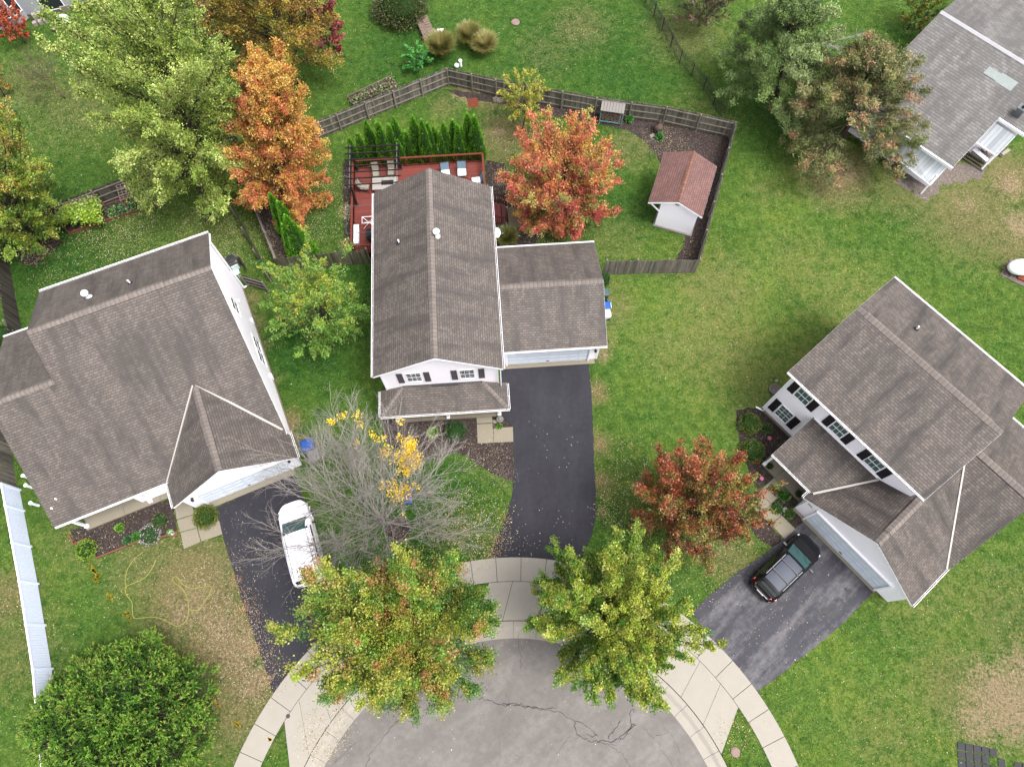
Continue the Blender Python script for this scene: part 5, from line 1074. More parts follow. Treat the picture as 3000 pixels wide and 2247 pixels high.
# vine on trellis
def round_shrub(name, label, px, z, rad, h, cols, n=2600, leaf=.07, seed=1, group=None, cat='shrub', up=.4):
    r = np.random.default_rng(seed); c = G(*px, z); t = thing(name, label, cat, [c[0], c[1], 0], group); u = rand_unit(n, r); u[:, 2] = np.abs(u[:, 2])
    lum = 1+.16*(vnoise(u[:, 0]*3+9, u[:, 1]*3+9, seed)-.5)+.1*(vnoise(u[:, 0]*8+9, u[:, 1]*8+u[:, 2]*5+9, seed+1)-.5)
    rr = (r.uniform(.72, 1.06, n)*lum)[:, None]; C = np.array([c[0], c[1], h*.12])+u*rr*[rad, rad, h*.88]
    P = pal(cols); col = P[r.integers(0, len(P), n)]*r.uniform(.7, 1.3, (n, 1)); q = leaf_quads(C, u+rand_unit(n, r)*.8, rand_unit(n, r), leaf*r.uniform(.7, 1.3, n), leaf*.7)
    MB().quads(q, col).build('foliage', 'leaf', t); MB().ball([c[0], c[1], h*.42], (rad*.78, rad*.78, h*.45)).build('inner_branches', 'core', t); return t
BX = ['#5a6e24', '#6c8030', '#48601e', '#7c8c3c']
GB = 'clipped round shrubs in the bed of the right house'
round_shrub('boxwood_shrub', 'round clipped shrub in the bed of the right house, upper one nearer the wall corner', c6(440, 1078), .5, .78, 1.0, BX, seed=1, group=GB)
round_shrub('boxwood_shrub', 'round clipped shrub in the bed of the right house, lower one beside the porch', c6(458, 1255), .5, .85, 1.0, BX, seed=2, group=GB)
round_shrub('boxwood_shrub', 'clipped olive shrub between the walkway and driveway of the left house', c7(1322, 32), .5, .78, 1.0, ['#6c7424', '#7c8430', '#5c681e'], seed=3)
round_shrub('shrub', 'small pale green shrub near the left corner of the left house bed', c7(555, 250), .3, .65, .8, ['#7c9a2c', '#8cae38'], n=900, leaf=.1, seed=4)
round_shrub('shrub', 'dark green evergreen shrub in the mulch in front of the middle porch', (1335, 1262), .4, .75, .9, ['#2f4c24', '#3c5c2c', '#4c6c34'], n=1700, seed=5)
round_shrub('shrub', 'dense green shrub behind the garage of the middle house beside the fence', c5(1702, 145), .6, .5, 1.2, ['#3c5c2c', '#4c7034'], n=1500, seed=6)
round_shrub('hosta', 'light green hosta in the mulch in front of the middle porch', (1268, 1265), .2, .38, .35, ['#7fa03a', '#94b44a'], n=260, leaf=.17, seed=7, cat='plant')
round_shrub('plant', 'small green plant beside the stone by the middle porch step', c5(1022, 1100), .15, .24, .25, ['#6c9034', '#7ca43c'], n=160, leaf=.12, seed=8, cat='plant')
round_shrub('plant', 'dark potted plant on the right house porch near the left post', T2(472, 938), .4, .24, .5, ['#3c4a24', '#4c5c30'], n=420, leaf=.08, seed=9, cat='plant')
round_shrub('plant', 'dark potted plant on the right house porch near the garage', T2(857, 1300), .4, .24, .5, ['#34421e', '#46562a'], n=420, leaf=.08, seed=10, cat='plant')
for i, (x, y, rr, cs, lb) in enumerate([(430, 460, .4, ['#566a34', '#66783c'], 'sparse green plant between the two round shrubs and the right house wall'), (650, 1330, .45, ['#5c8c2c', '#78a83c'], 'light green leafy plant in the narrow bed beside the right house walkway'),
        (560, 1500, .4, ['#44682c', '#56783a'], 'dark green ground plant in the narrow bed left of the garage'), (720, 1560, .35, ['#5c7c34', '#6c8a3c'], 'green low plant in the narrow bed nearest the right driveway')]):
    round_shrub('plant', lb, T2(x, y), .15, rr, .35, cs, n=420, leaf=.09, seed=20+i, cat='plant')
for i, (x, y, rr, cs, lb) in enumerate([(770, 105, .3, ['#6c9a34', '#7cae3c'], 'light green plant at the middle of the left house flower bed'), (1030, 60, .55, ['#4c6234', '#5c6c3c', '#6c5c44'], 'bushy dark green plant in the left house bed near the walkway'), (880, 165, .3, ['#4c8a34'], 'bright green plant beside the white flowers of the left house bed'),
        (820, 190, .3, ['#44703c'], 'bluish green plant at the front edge of the left house bed')]):
    round_shrub('plant', lb, c7(x, y), .2, rr, .4, cs, n=380, leaf=.1, seed=30+i, cat='plant')
round_shrub('flower_patch', 'patch of pale pink-white flowers at the front edge of the left house bed', c7(965, 150), .2, .75, .35, ['#d8ccd4', '#c8b8c4', '#5c6c44', '#4c5c3c'], n=800, leaf=.08, seed=35, cat='flowers')
for i, (x, y) in enumerate([(2060, 885), (1865, 770)]): round_shrub('plant', ['small green plant below the clay chiminea in the corner bed', 'green leafy plant right of the teal firewood rack by the fence'][i], c2(x, y), .3, .35, .7, ['#4c8a3c', '#5c9c44'], n=420, leaf=.1, seed=40+i, cat='plant')
round_shrub('plant', 'green weed growing through a gap in the long white awning', c3(1412, 1040), 1.2, .4, 1.6, ['#4c8a2c', '#6ca43c'], n=400, leaf=.13, seed=44, cat='plant')
round_shrub('shrub', 'dense green climbing shrub at the left edge behind the fence beside the left house', (12, 985), .8, .9, 1.9, ['#44642c', '#5c7c34'], n=2000, seed=45)
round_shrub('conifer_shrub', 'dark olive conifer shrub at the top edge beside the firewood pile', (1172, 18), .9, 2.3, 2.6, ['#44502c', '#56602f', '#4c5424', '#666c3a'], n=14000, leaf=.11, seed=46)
def grass_clump(label, px, rad, h, cols, n=900, seed=1, group=None):
    r = np.random.default_rng(seed); c = G(*px, h*.35); t = thing('ornamental_grass', label, 'grass clump', [c[0], c[1], 0], group); az = r.uniform(0, 6.283, n); L = r.uniform(.6, 1.05, n)
    d = np.c_[np.cos(az), np.sin(az), np.zeros(n)]; b = np.array([c[0], c[1], 0])+d*r.uniform(0, .25, n)[:, None]*rad
    P = pal(cols); col = P[r.integers(0, len(P), n)]*r.uniform(.7, 1.3, (n, 1)); m = MB(); pr_ = b
    sidev = np.c_[-np.sin(az), np.cos(az), np.zeros(n)]*.014; bow = r.uniform(.35, 1., n)
    for k in range(1, 5):
        s = k/4; nx_ = b+d*(rad*L*bow*s**1.5)[:, None]+np.c_[np.zeros((n, 2)), h*L*(s*1.15-.38*bow*s**2.4)]
        m.quads(np.stack([pr_-sidev, pr_+sidev, nx_+sidev*(1.2-s), nx_-sidev*(1.2-s)], 1), col); pr_ = nx_
    m.build('blades', 'leaf', t); return t
GG = ['#8c8c44', '#7c8038', '#a39a5c', '#667034', '#9c8a54']
grass_clump('tan-green ornamental grass clump nearest the fence corner, left of the pair', c2(645, 320), 1.35, 1.9, GG, 3400, 1)
grass_clump('tan-green ornamental grass clump right of the pair beyond the fence corner', c2(830, 250), 1.2, 1.8, GG, 2600, 2)
grass_clump('tan ornamental grass clump farthest right beyond the fence corner', c2(925, 305), 1.25, 1.6, ['#a39a5c', '#b0a46c', '#8c8c44'], 2600, 3)
grass_clump('green ornamental grass under the satellite dish between house and garage', c2(1072, 1545), .95, 1.3, ['#4c5c2c', '#667034', '#8c8044'], 1800, 4)
# arborvitae
def arbor(px_tip, h, rad, label, seed, group, vb=None):
    r = np.random.default_rng(seed)
    if vb is not None: h = min(np.linspace(1.2, 6.5, 107), key=lambda q: abs(loc(2, G(*px_tip, q))[1]-vb))
    c = G(*px_tip, h); t = thing('arborvitae', label, 'arborvitae', [c[0], c[1], 0], group)
    n = int(5200*rad*h/2.2); z = (1-np.sqrt(r.random(n)*.985))**.8; z = np.clip(z, 0, 1); az = r.uniform(0, 6.283, n)
    lum = 1+.22*(vnoise(az*2.2+7, z*9+seed, seed)-.5)
    pr_ = (np.clip(1-z, 0, 1)**.72*np.clip(.75+z*2.2, 0, 1))*rad*lum*r.uniform(.82, 1.05, n)
    C = np.c_[c[0]+np.cos(az)*pr_, c[1]+np.sin(az)*pr_, z*h]; u = np.c_[np.cos(az), np.sin(az), np.full(n, 1.4)]+rand_unit(n, r)*.5
    P = pal(['#5c9424', '#6ca42c', '#4c8220', '#7cb038', '#3a6a1a'])*1.7; col = P[r.integers(0, len(P), n)]*r.uniform(.7, 1.3, (n, 1))
    MB().quads(leaf_quads(C, u, np.c_[np.cos(az), np.sin(az), np.full(n, .5)]+rand_unit(n, r)*.7, .19*r.uniform(.7, 1.3, n), .075), col).build('foliage', 'needle', t)
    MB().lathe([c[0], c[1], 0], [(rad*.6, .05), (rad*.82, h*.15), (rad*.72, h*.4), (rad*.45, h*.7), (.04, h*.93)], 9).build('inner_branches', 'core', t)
GA = 'arborvitae hedge behind the red deck'
hedge = [(45, 885, 1.9, .42), (100, 860, 2.2, .45), (152, 775, 2.9, .55), (228, 775, 2.9, .55), (300, 800, 2.6, .5), (335, 755, 3.1, .55), (362, 905, 1.9, .4), (412, 845, 2.5, .5), (455, 745, 3.2, .58), (515, 770, 3., .52), (552, 790, 2.9, .5), (590, 815, 2.7, .5), (632, 850, 2.3, .4), (657, 790, 2.9, .5), (716, 772, 3.1, .52), (745, 800, 2.8, .45), (770, 815, 2.8, .5), (812, 728, 3.5, .55), (858, 740, 3.5, .6)]
ord_ += ['nineteenth']
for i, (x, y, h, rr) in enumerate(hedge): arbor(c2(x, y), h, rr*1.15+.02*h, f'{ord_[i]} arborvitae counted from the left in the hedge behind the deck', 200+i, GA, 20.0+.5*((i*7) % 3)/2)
GA2 = 'arborvitae group beside the double fence'
for i, (x, y, h, rr, l) in enumerate([(788, 566, 4.6, .8, 'farthest back, leftmost'), (812, 588, 4.9, .85, 'second from the back'), (833, 628, 4.8, .9, 'middle'), (826, 655, 3.8, .8, 'front left'), (848, 662, 3.6, 1.1, 'front right, nearest the mossy fence')]):
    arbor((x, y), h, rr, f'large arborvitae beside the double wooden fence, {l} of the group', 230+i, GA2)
# conifers
def conifer(name, label, cpx, zc, H, R, cols, seed, nl=70, n=34000, whorl=True, needle=(.32, .07), open_=0., pivot=None, hb=.08, droop=-.15, tipc=None, clump=0., elev=(.05, .9), ns=9, sl_=.3):
    r = np.random.default_rng(seed); c = G(*cpx, zc); base = np.array([c[0], c[1], 0.]) if pivot is None else np.array([*G(*pivot)[:2], 0.]); t = thing(name, label, 'tree', base)
    top = np.array([base[0]*.5+c[0]*.5, base[1]*.5+c[1]*.5, H]) if pivot is not None else base+[0, 0, H]
    MB().tube([base+(top-base)*s for s in np.linspace(0, 1, 8)], np.linspace(.2, .02, 8), 8).build('trunk', 'bark', t, True); br = MB(); P0 = []; P1 = []; cs = []; P = pal(cols); TC = pal(tipc) if tipc else None
    for i in range(nl):
        f = (i+.3)/nl; s = hb+(1-hb)*f; az = i*2.39996+r.normal(0, .3); el_ = elev[0]+(elev[1]-elev[0])*f; Lm = R*((1-f)**.75*1.0+.07)*r.uniform(.75, 1.12)*min(1, .75+f*2)
        d = np.array([math.cos(az)*math.cos(el_), math.sin(az)*math.cos(el_), math.sin(el_)]); cv = limbcurve(base+(top-base)*s, d, Lm, droop, r, 6, .04); br.tube(cv, np.linspace(.05, .012, 7), 4, cap=False)
        if r.random() < open_: continue
        hue_ = P[r.integers(len(P))]*r.uniform(.8, 1.2)
        for j in range(ns+int(Lm*2.2)):
            tt = r.uniform(.3, 1.) if j else 1.; k = min(int(tt*6), 5); p = cv[k]+(cv[k+1]-cv[k])*(tt*6-k); out = cv[-1]-cv[0]; out = out/np.linalg.norm(out); sd_ = np.cross(out, [0, 0, 1]); sg_ = r.choice([-1, 1])
            dd = out*.9+sd_*sg_*r.uniform(.3, 1.1)+np.array([0, 0, r.uniform(-.05, .35)]); dd /= np.linalg.norm(dd); ls = Lm*sl_*(1.15-.6*tt)*r.uniform(.6, 1.2)+.12; e_ = p+dd*ls; P0.append(p); P1.append(e_); br.tube([p, e_], [.012, .004], 3, cap=False)
            cc = hue_*r.uniform(.8, 1.2)
            if TC is not None and r.random() < .38 and tt > .5: cc = TC[r.integers(len(TC))]*r.uniform(.8, 1.2)
            cs.append(cc)
    br.build('branches', 'bark', t); P0, P1, cs = np.array(P0), np.array(P1), np.array(cs); k = r.integers(0, len(P0), n)
    tt = r.beta(1.5, .9, n)[:, None]; 
    if clump: tt = 1-r.exponential(.16, (n, 1)).clip(0, 1)
    d = P1[k]-P0[k]; C = P0[k]+d*tt+r.normal(0, .05+clump*.1, (n, 3)); dn = d/np.linalg.norm(d, axis=1)[:, None]; D = dn*(1.1-clump*.6)+rand_unit(n, r)*(.75+clump)+np.array([0, 0, .25])
    tipf = 1+.25*(tt-.5); MB().quads(leaf_quads(C+dn*.06, D, rand_unit(n, r), needle[0]*r.uniform(.6, 1.2, n), needle[1]), cs[k]*tipf*r.uniform(.7, 1.3, (n, 1))).build('crown', 'needle', t); return t
def dome_spruce(name, label, cpx, zc, rx, ry, rz, cols, tips, seed, nc=1500):
    r = np.random.default_rng(seed); c = G(*cpx, zc); t = thing(name, label, 'tree', [c[0], c[1], 0])
    MB().tube([[c[0], c[1], 0], [c[0], c[1], zc+rz*.6]], [.22, .06], 8).build('trunk', 'bark', t, True); P = pal(cols); TP = pal(tips); Q = []; C = []; br = MB()
    u = rand_unit(nc*2, r); u = u[u[:, 2] > -.45][:nc]
    for k in range(len(u)):
        sh = (1., .86, .72)[k % 3]; lump = 1+.5*(vnoise(np.array([u[k, 0]*2.6+9]), np.array([u[k, 1]*2.6+u[k, 2]*2+9]), seed)[0]-.5)+.16*(vnoise(np.array([u[k, 0]*7+9]), np.array([u[k, 1]*7+9]), seed+3)[0]-.5)
        p = c+u[k]*[rx, ry, rz]*sh*lump*r.uniform(.93, 1.04); out = u[k]*.8+np.array([0, 0, .25]); out /= np.linalg.norm(out); br.tube([c+(p-c)*.55, p], [.025, .01], 3, cap=False)
        base = P[r.integers(len(P))]*r.uniform(.75, 1.2)*(.55+.5*(sh-.72)/.28)  # inner shells tinted darker: crown shade put into needle colour
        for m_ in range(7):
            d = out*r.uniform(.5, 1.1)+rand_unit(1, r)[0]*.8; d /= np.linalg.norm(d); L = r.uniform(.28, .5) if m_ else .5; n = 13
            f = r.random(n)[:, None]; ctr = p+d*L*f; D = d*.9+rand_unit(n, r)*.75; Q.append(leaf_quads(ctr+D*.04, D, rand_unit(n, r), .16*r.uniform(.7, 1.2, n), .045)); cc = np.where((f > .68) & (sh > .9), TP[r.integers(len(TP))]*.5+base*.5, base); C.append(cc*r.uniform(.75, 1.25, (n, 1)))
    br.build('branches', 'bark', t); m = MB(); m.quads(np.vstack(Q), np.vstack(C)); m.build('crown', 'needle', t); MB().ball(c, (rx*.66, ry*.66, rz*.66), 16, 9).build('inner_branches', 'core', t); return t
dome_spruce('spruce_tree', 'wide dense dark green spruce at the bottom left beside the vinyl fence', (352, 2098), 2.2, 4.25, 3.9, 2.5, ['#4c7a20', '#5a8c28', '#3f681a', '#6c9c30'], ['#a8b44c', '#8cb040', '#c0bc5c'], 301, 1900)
conifer('pine_tree', 'green pine with bare limbs at the top, left of the brown-tipped pine', (2190, 160), 5.0, 8.8, 5.0, ['#748c50', '#849c58', '#647c44', '#9cb070'], 311, nl=64, n=80000, needle=(.24, .05), open_=.12, clump=1., pivot=(2275, 285), elev=(.1, .9), hb=.2)
conifer('pine_tree', 'pine with brown dying branch tips beside the grey-roofed house', (2425, 290), 4.4, 8.4, 5.6, ['#727a48', '#828654', '#646c40', '#8c8a5c'], 321, nl=70, n=100000, needle=(.24, .05), open_=.1, clump=1., pivot=(2460, 430), elev=(.05, .9), hb=.14, tipc=['#b89470', '#a89868', '#84904c', '#b08c68', '#7c8848'])
# bare deciduous tree with remnants of yellow leaves
def bare_tree(name, label, pivot, H, R, seed, n1=22, twig=.7, mat='barkgrey', yellow=None, aspect=(1., 1.), shift=(0, 0)):
    r = np.random.default_rng(seed); base = np.array([*G(*pivot)[:2], 0.]); t = thing(name, label, 'tree' if H > 3 else 'shrub', base); m = MB(); tips = []
    MB().tube([base, base+[0, 0, H*.12], base+[0, 0, H*.26]], [.17*H/7, .13*H/7, .12*H/7], 8).build('trunk', mat, t, True)
    def grow(p, d, L, rad, lev):
        k = 5 if lev < 2 else 4; cv = limbcurve(p, d, L, .3 if lev < 2 else .15, r, k, .09); m.tube(cv, np.linspace(rad, rad*.45, k+1), 5 if lev < 1 else 3, cap=False)
        if lev == 3: tips.append(cv[-1]); return
        nb = [9, 7, 5][lev]
        for j in range(nb):
            tt = .25+.75*(j+.7)/nb; q = min(int(tt*k), k-1); pp = cv[q]+(cv[q+1]-cv[q])*(tt*k-q); dd = cv[q+1]-cv[q]; dd /= np.linalg.norm(dd); dd = dd+rand_unit(1, r)[0]*(.62 if lev < 2 else .7); dd /= np.linalg.norm(dd)
            grow(pp, dd, L*r.uniform(.38, .56)*(1.15-.4*tt), rad*.56, lev+1)
    for i in range(n1):
        az = i*2.39996+r.normal(0, .2); el_ = .35+1.0*(i/n1)**.8; d = np.array([math.cos(az)*math.cos(el_)*aspect[0]+shift[0], math.sin(az)*math.cos(el_)*aspect[1]+shift[1], math.sin(el_)]); grow(base+[0, 0, H*.1+H*.16*(i/n1)], d, R*1.0*r.uniform(.8, 1.05)/max(.62, math.cos(el_)*.9), .04*H/7, 0)
    m.build('branches', mat, t)
    if yellow:
        tp = np.array(tips); Q = []; C = []
        for px, z, rad, nn in yellow:
            c = G(*px, z); dd = np.linalg.norm(tp-c, axis=1); idx = np.argsort(dd)[:max(6, nn//12)]; ctr = tp[idx[r.integers(0, len(idx), nn)]]*.55+c*.45+r.normal(0, rad*.33, (nn, 3)); Q.append(leaf_quads(ctr, rand_unit(nn, r), rand_unit(nn, r)*.6+[0, 0, .4], .13*r.uniform(.6, 1.2, nn), .09)); C.append(pal(['#e8c81c', '#e0bc24', '#d0a820', '#e8d038'])[r.integers(0, 4, nn)]*r.uniform(1.3, 2.1, (nn, 1)))
        MB().quads(np.vstack(Q), np.vstack(C)).build('yellow_leaves', 'leaf', t)
    return t
yl = [(c5(420, 1235), 4.6, .55, 800), (c5(310, 1280), 4.4, .35, 260), (c5(465, 1330), 4.6, .45, 600), (c5(400, 1380), 4.4, .4, 330), (c5(380, 1560), 4., .35, 330), (c5(310, 1520), 4., .35, 220), (c5(330, 1620), 4., .25, 120), (c5(490, 1500), 4.2, .2, 60), (c5(195, 1010), 4.4, .3, 60), (c5(170, 1060), 4.4, .25, 40), (c5(320, 990), 4.4, .2, 45), (c5(15, 1025), 4.4, .25, 50), (c5(115, 1210), 4.6, .2, 60), (c5(320, 1160), 4.6, .25, 70), (c5(220, 1150), 4.6, .3, 60), (c4(2170, 1040), 4.5, .25, 90), (c5(400, 1310), 4.4, .5, 200)]
bare_tree('bare_tree', 'nearly bare grey tree with clumps of bright yellow leaves beside the white van', (1128, 1535), 6.2, 4.9, 401, n1=25, yellow=yl, aspect=(1., .85), shift=(0., .06))
bare_tree('bare_shrub', 'bare reddish twiggy shrub on the grass at the upper left', c1(420, 640), 2.6, 1.8, 411, n1=8, mat='barkred', shift=(-.4, .2))
# fallen leaves
def litter(n, regions, name='fallen_leaves', size=.07, cols=('#d8cfa4', '#c8b878', '#e0dcc4', '#b88a4c', '#b09a60'), z=.04, seed=5):
    r = np.random.default_rng(seed); Q = []; C = []; P = np.array([_hx(c) for c in cols])*.52
    for (px, py, rad, dens) in regions:
        c = G(px, py); k = int(n*dens); a = r.uniform(0, 6.283, k); q = np.sqrt(r.random(k))*rad*(.6+.4*r.random(k)); ctr = np.c_[c[0]+q*np.cos(a), c[1]+q*np.sin(a), np.full(k, z)+r.uniform(0, .03, k)]
        Q.append(leaf_quads(ctr, rand_unit(k, r)*[1, 1, .2], rand_unit(k, r)*.4+[0, 0, 1], size*r.uniform(.4, 1.15, k), size*r.uniform(.35, .9, k))); C.append(P[r.integers(0, len(P), k)]*r.uniform(.5, 1.15, (k, 1)))
    m = MB(); m.quads(np.vstack(Q), np.vstack(C)); o = m.build(name, 'litter'); o['kind'] = 'stuff'; return o
litter(1000, [(500, 660, 6, 3.2), (250, 760, 5, 1.8), (620, 680, 3.5, 1.6), (350, 640, 4, 1.6), (700, 720, 3, 1.), (930, 640, 3.5, 1.2), (950, 540, 2.5, .8), (1018, 620, .9, .5), (1020, 720, .8, .4), (100, 740, 1.6, .5), (850, 700, 3, .9), (900, 950, 5, .25), (1380, 1520, 3.5, .9), (1430, 1580, 2, .5), (1300, 1600, 4, .8), (1830, 1350, 2.2, .4), (1830, 1480, 2.2, .5),
    (300, 100, 8, .6), (200, 350, 7, .8), (1100, 200, 7, .25), (1480, 450, 3, .6), (1560, 640, 3.5, .7), (1450, 600, 1.4, .45), (1480, 520, 1.2, .4), (950, 2150, 2, .7), (600, 1650, 5, .5), (300, 1600, 6, .3), (100, 2000, 4, .15), (1700, 200, 10, .2), (1950, 420, 2.2, .6), (2010, 720, 1.2, .1), (2150, 1600, 3, .3),
    (2400, 2000, 7, .25), (2700, 1900, 8, .15), (2150, 2150, 1.5, .2), (2300, 300, 8, .3), (2450, 520, 4, .3), (1850, 1500, 3, .4), (1300, 1600, 3, .3), (2000, 1650, 4, .4), (1420, 1320, 2, .25), (300, 1530, 3, .3), (2230, 1300, 2, .1), (2700, 950, 9, .12), (2250, 950, 8, .15), (1620, 680, 2.5, .6), (1620, 600, 3, .5)])
litter(60, [(1620, 1300, 2.6, .35), (1600, 1550, 2.6, .6), (1550, 1600, 1.6, .35), (780, 1750, 2.5, .5), (830, 1600, 2.5, .4), (2300, 1800, 4, .3), (1500, 2000, 8, .5), (1250, 2050, 6, .5), (1800, 2100, 8, .5)], 'driveway_leaves', .075, ('#e0dcc4', '#d8cfa4', '#ecebe0'), .04, 6)
litter(400, [(1755, 1150, .5, .1), (1757, 1300, .5, .25), (1762, 1400, .5, .3), (1762, 1500, .5, .3), (712, 1780, .5, .4), (745, 1900, .5, .5), (780, 1990, .5, .4), (690, 1700, .5, .3), (1480, 1520, .5, .2), (1455, 1580, .5, .3), (1440, 1620, .5, .3), (1500, 1850, 1.2, .15), (1560, 1850, 1.2, .15)], 'edge_leaves', .06, ('#c89a6c', '#b07c58', '#e0d0b0', '#a8703c'), .04, 7)
litter(1000, [(680, 1800, 2.4, 1.1), (745, 1980, 2.2, 1.2), (700, 1880, 2.4, 1.2), (640, 1700, 2.2, .5)], 'brown_fallen_leaves', .065, ('#a8805c', '#c0a080', '#8c6448', '#c8b490', '#e0d8c0'), .04, 17)
litter(900, [(1200, 1300, 3, .5), (1430, 1360, 1.8, .5), (1480, 1400, 1, .3), (2000, 420, 3, .5), (1900, 380, 2.5, .3), (2040, 560, 1.8, .3), (790, 650, 1.6, .9), (860, 720, 1.2, .5), (1480, 560, 1.5, .5), (1520, 700, 1.2, .4), (240, 1570, 2.4, .3), (110, 735, 1.4, .3)], 'mulch_chips', .05, ('#b0a29c', '#8c7c74', '#c8beb8', '#a08070'), .035, 8)

# ================================================================== VEHICLES
def car(name, label, P, rot, L, Wd, prof, plan, paint, roofmat, xg, suv=True):
    """prof: (x, z_belt_or_hood, z_top) stations from rear(-) to front(+); plan: half width by x; xg: dict of x-limits"""
    t = thing(name, label, 'car'); n = len(prof); M_ = 13; G_ = []
    for x, zb, zt, hw, inset in prof:
        row = []
        for j in range(M_):
            s = -1+2*j/(M_-1); a = abs(s)
            if a > .82: y = hw*.985; z = .28+(1-a)/.18*.27          # sill
            elif a > .62: y = hw*1.0; z = .55+(.82-a)/.2*(zb-.55)   # body side
            elif a > .45: y = hw*(1-inset*(.62-a)/.17); z = zb+(zt-zb)*((.62-a)/.17)**.85*.93
            else: y = hw*(1-inset)*(a/.45); z = zt-(zt-zb)*.07*(a/.45)**2-.03*(a/.45)**2
            row.append((x, math.copysign(y, s) if a > 1e-6 else 0, z))
        G_.append(row)
    G_ = np.array(G_); V = G_.reshape(-1, 3)
    F = [(i*M_+j, (i+1)*M_+j, (i+1)*M_+j+1, i*M_+j+1) for i in range(n-1) for j in range(M_-1)]+[tuple(range(M_))[::-1], tuple((n-1)*M_+j for j in range(M_))]
    F = [f[::-1] for f in F]
    m = MB(); m.add(V, F); b = m.build('body', paint, t, True)
    def patch(nm, x0, x1, j0, j1, mat, off, inset_=.0, par=None):
        xs_ = np.linspace(x0, x1, 9); js = np.linspace(j0, j1, max(3, int(abs(j1-j0)*2)+1)); W_ = []
        sx = np.array([p[0] for p in prof])
        for x in xs_:
            i = min(max(np.searchsorted(sx, x)-1, 0), n-2); f = (x-sx[i])/(sx[i+1]-sx[i]); row = G_[i]*(1-f)+G_[i+1]*f
            for jj in js:
                k = min(int(jj), M_-2); W_.append(row[k]*(1-(jj-k))+row[k+1]*(jj-k))
        W_ = np.array(W_).reshape(9, len(js), 3); nn_ = np.cross(np.gradient(W_, axis=0), np.gradient(W_, axis=1)); nn_ /= np.linalg.norm(nn_, axis=2)[:, :, None]+1e-9
        ctr = np.array([0, 0, .7]); sg = np.sign(((W_-ctr)*nn_).sum(2))[:, :, None]; W_ = W_+nn_*sg*off; q = len(js)
        mm = MB(); mm.add(W_.reshape(-1, 3), [(i*q+j, i*q+j+1, (i+1)*q+j+1, (i+1)*q+j) for i in range(8) for j in range(q-1)]); return mm.build(nm, mat, par or t, True)
    patch('windshield', xg['ws'][0], xg['ws'][1], 3.4, 8.6, 'carglass', .012); patch('rear_window', xg['rw'][0], xg['rw'][1], 3.6, 8.4, 'carglassd', .012)
    for j0, j1 in ((2.55, 3.3), (8.7, 9.45)):
        for x0, x1 in xg['side']: patch('side_window', x0, x1, j0, j1, 'carglassd', .008)
    patch('roof_panel', xg['roof'][0], xg['roof'][1], 3.9, 8.1, roofmat, .014)
    for x0, x1 in xg.get('seams', []): patch('panel_seam', x0, x1, 3.75, 8.25, 'dark', .017)
    for x in (L*.31, -L*.29):
        for s in (-1, 1):
            w_ = MB(); w_.lathe((0, 0, 0), [(.2, -.1), (.33, -.1), (.345, 0), (.33, .1), (.2, .1)], 18); w_.V[0] = np.array([[p[0]+x, s*(Wd/2-.1)+p[2], p[1]+.34] for p in w_.V[0]]); wo = w_.build('wheel', 'rubber', t, True)
            r2 = MB(); r2.lathe((0, 0, 0), [(.2, -.08), (.2, .08), (.05, .09)], 12); r2.V[0] = np.array([[p[0]+x, s*(Wd/2-.1)+p[2]*s, p[1]+.34] for p in r2.V[0]]); r2.build('rim', 'chrome', wo)
            ar = MB(); ar.tube([(x+.42*math.cos(a), s*(Wd/2-.01), .34+.42*math.sin(a)) for a in np.linspace(0, math.pi, 9)], .03, 5); ar.build('wheel_arch', paint, t)
    for s in (-1, 1):
        mm = MB(); mm.box((xg['ws'][0]+.35, s*(Wd/2+.13), 1.05), (.12, .2, .14)); mm.box((xg['ws'][0]+.38, s*(Wd/2+.01), 1.0), (.06, .1, .05)); mm.build('side_mirror', 'carblack', t)
        mm = MB(); mm.hexa([(-L/2+.02, s*.52, .85), (-L/2+.2, s*(Wd/2-.05), .85), (-L/2+.32, s*(Wd/2-.06), .9), (-L/2+.1, s*.55, .92), (-L/2+.06, s*.56, 1.12), (-L/2+.24, s*(Wd/2-.07), 1.12), (-L/2+.36, s*(Wd/2-.09), 1.14), (-L/2+.14, s*.58, 1.16)]); mm.build('tail_light', 'taillight', t)
        mm = MB(); mm.hexa([(L/2-.12, s*.5, .62), (L/2-.38, s*(Wd/2-.06), .62), (L/2-.5, s*(Wd/2-.06), .64), (L/2-.25, s*.48, .66), (L/2-.16, s*.5, .76), (L/2-.42, s*(Wd/2-.07), .78), (L/2-.55, s*(Wd/2-.09), .86), (L/2-.3, s*.48, .85)]); mm.build('headlight', 'lens', t)
    mm = MB(); mm.box((-L/2-.0, 0, .72), (.04, .5, .12)); mm.build('license_plate', 'whiteplastic', t)
    mm = MB(); mm.tube([(-L/2+.1, -Wd/2+.12, .52), (-L/2-.03, -.5, .52), (-L/2-.05, 0, .52), (-L/2-.03, .5, .52), (-L/2+.1, Wd/2-.12, .52)], .05, 6); mm.build('bumper', paint, t)
    for y0, y1 in ((-.1, -.6), (.55, .05)):
        mm = MB(); zz = lambda x: np.interp(x, [p[0] for p in prof], [p[2] for p in prof]); xa = xg['ws'][1]-.05; xb = xg['ws'][1]-.35; mm.bar((xa, y0, zz(xa)+.03), (xb, y1, zz(xb)+.03), .02, .015); mm.build('wiper', 'blackmetal', t)
    place(t, P, rot); return t
L = 4.78
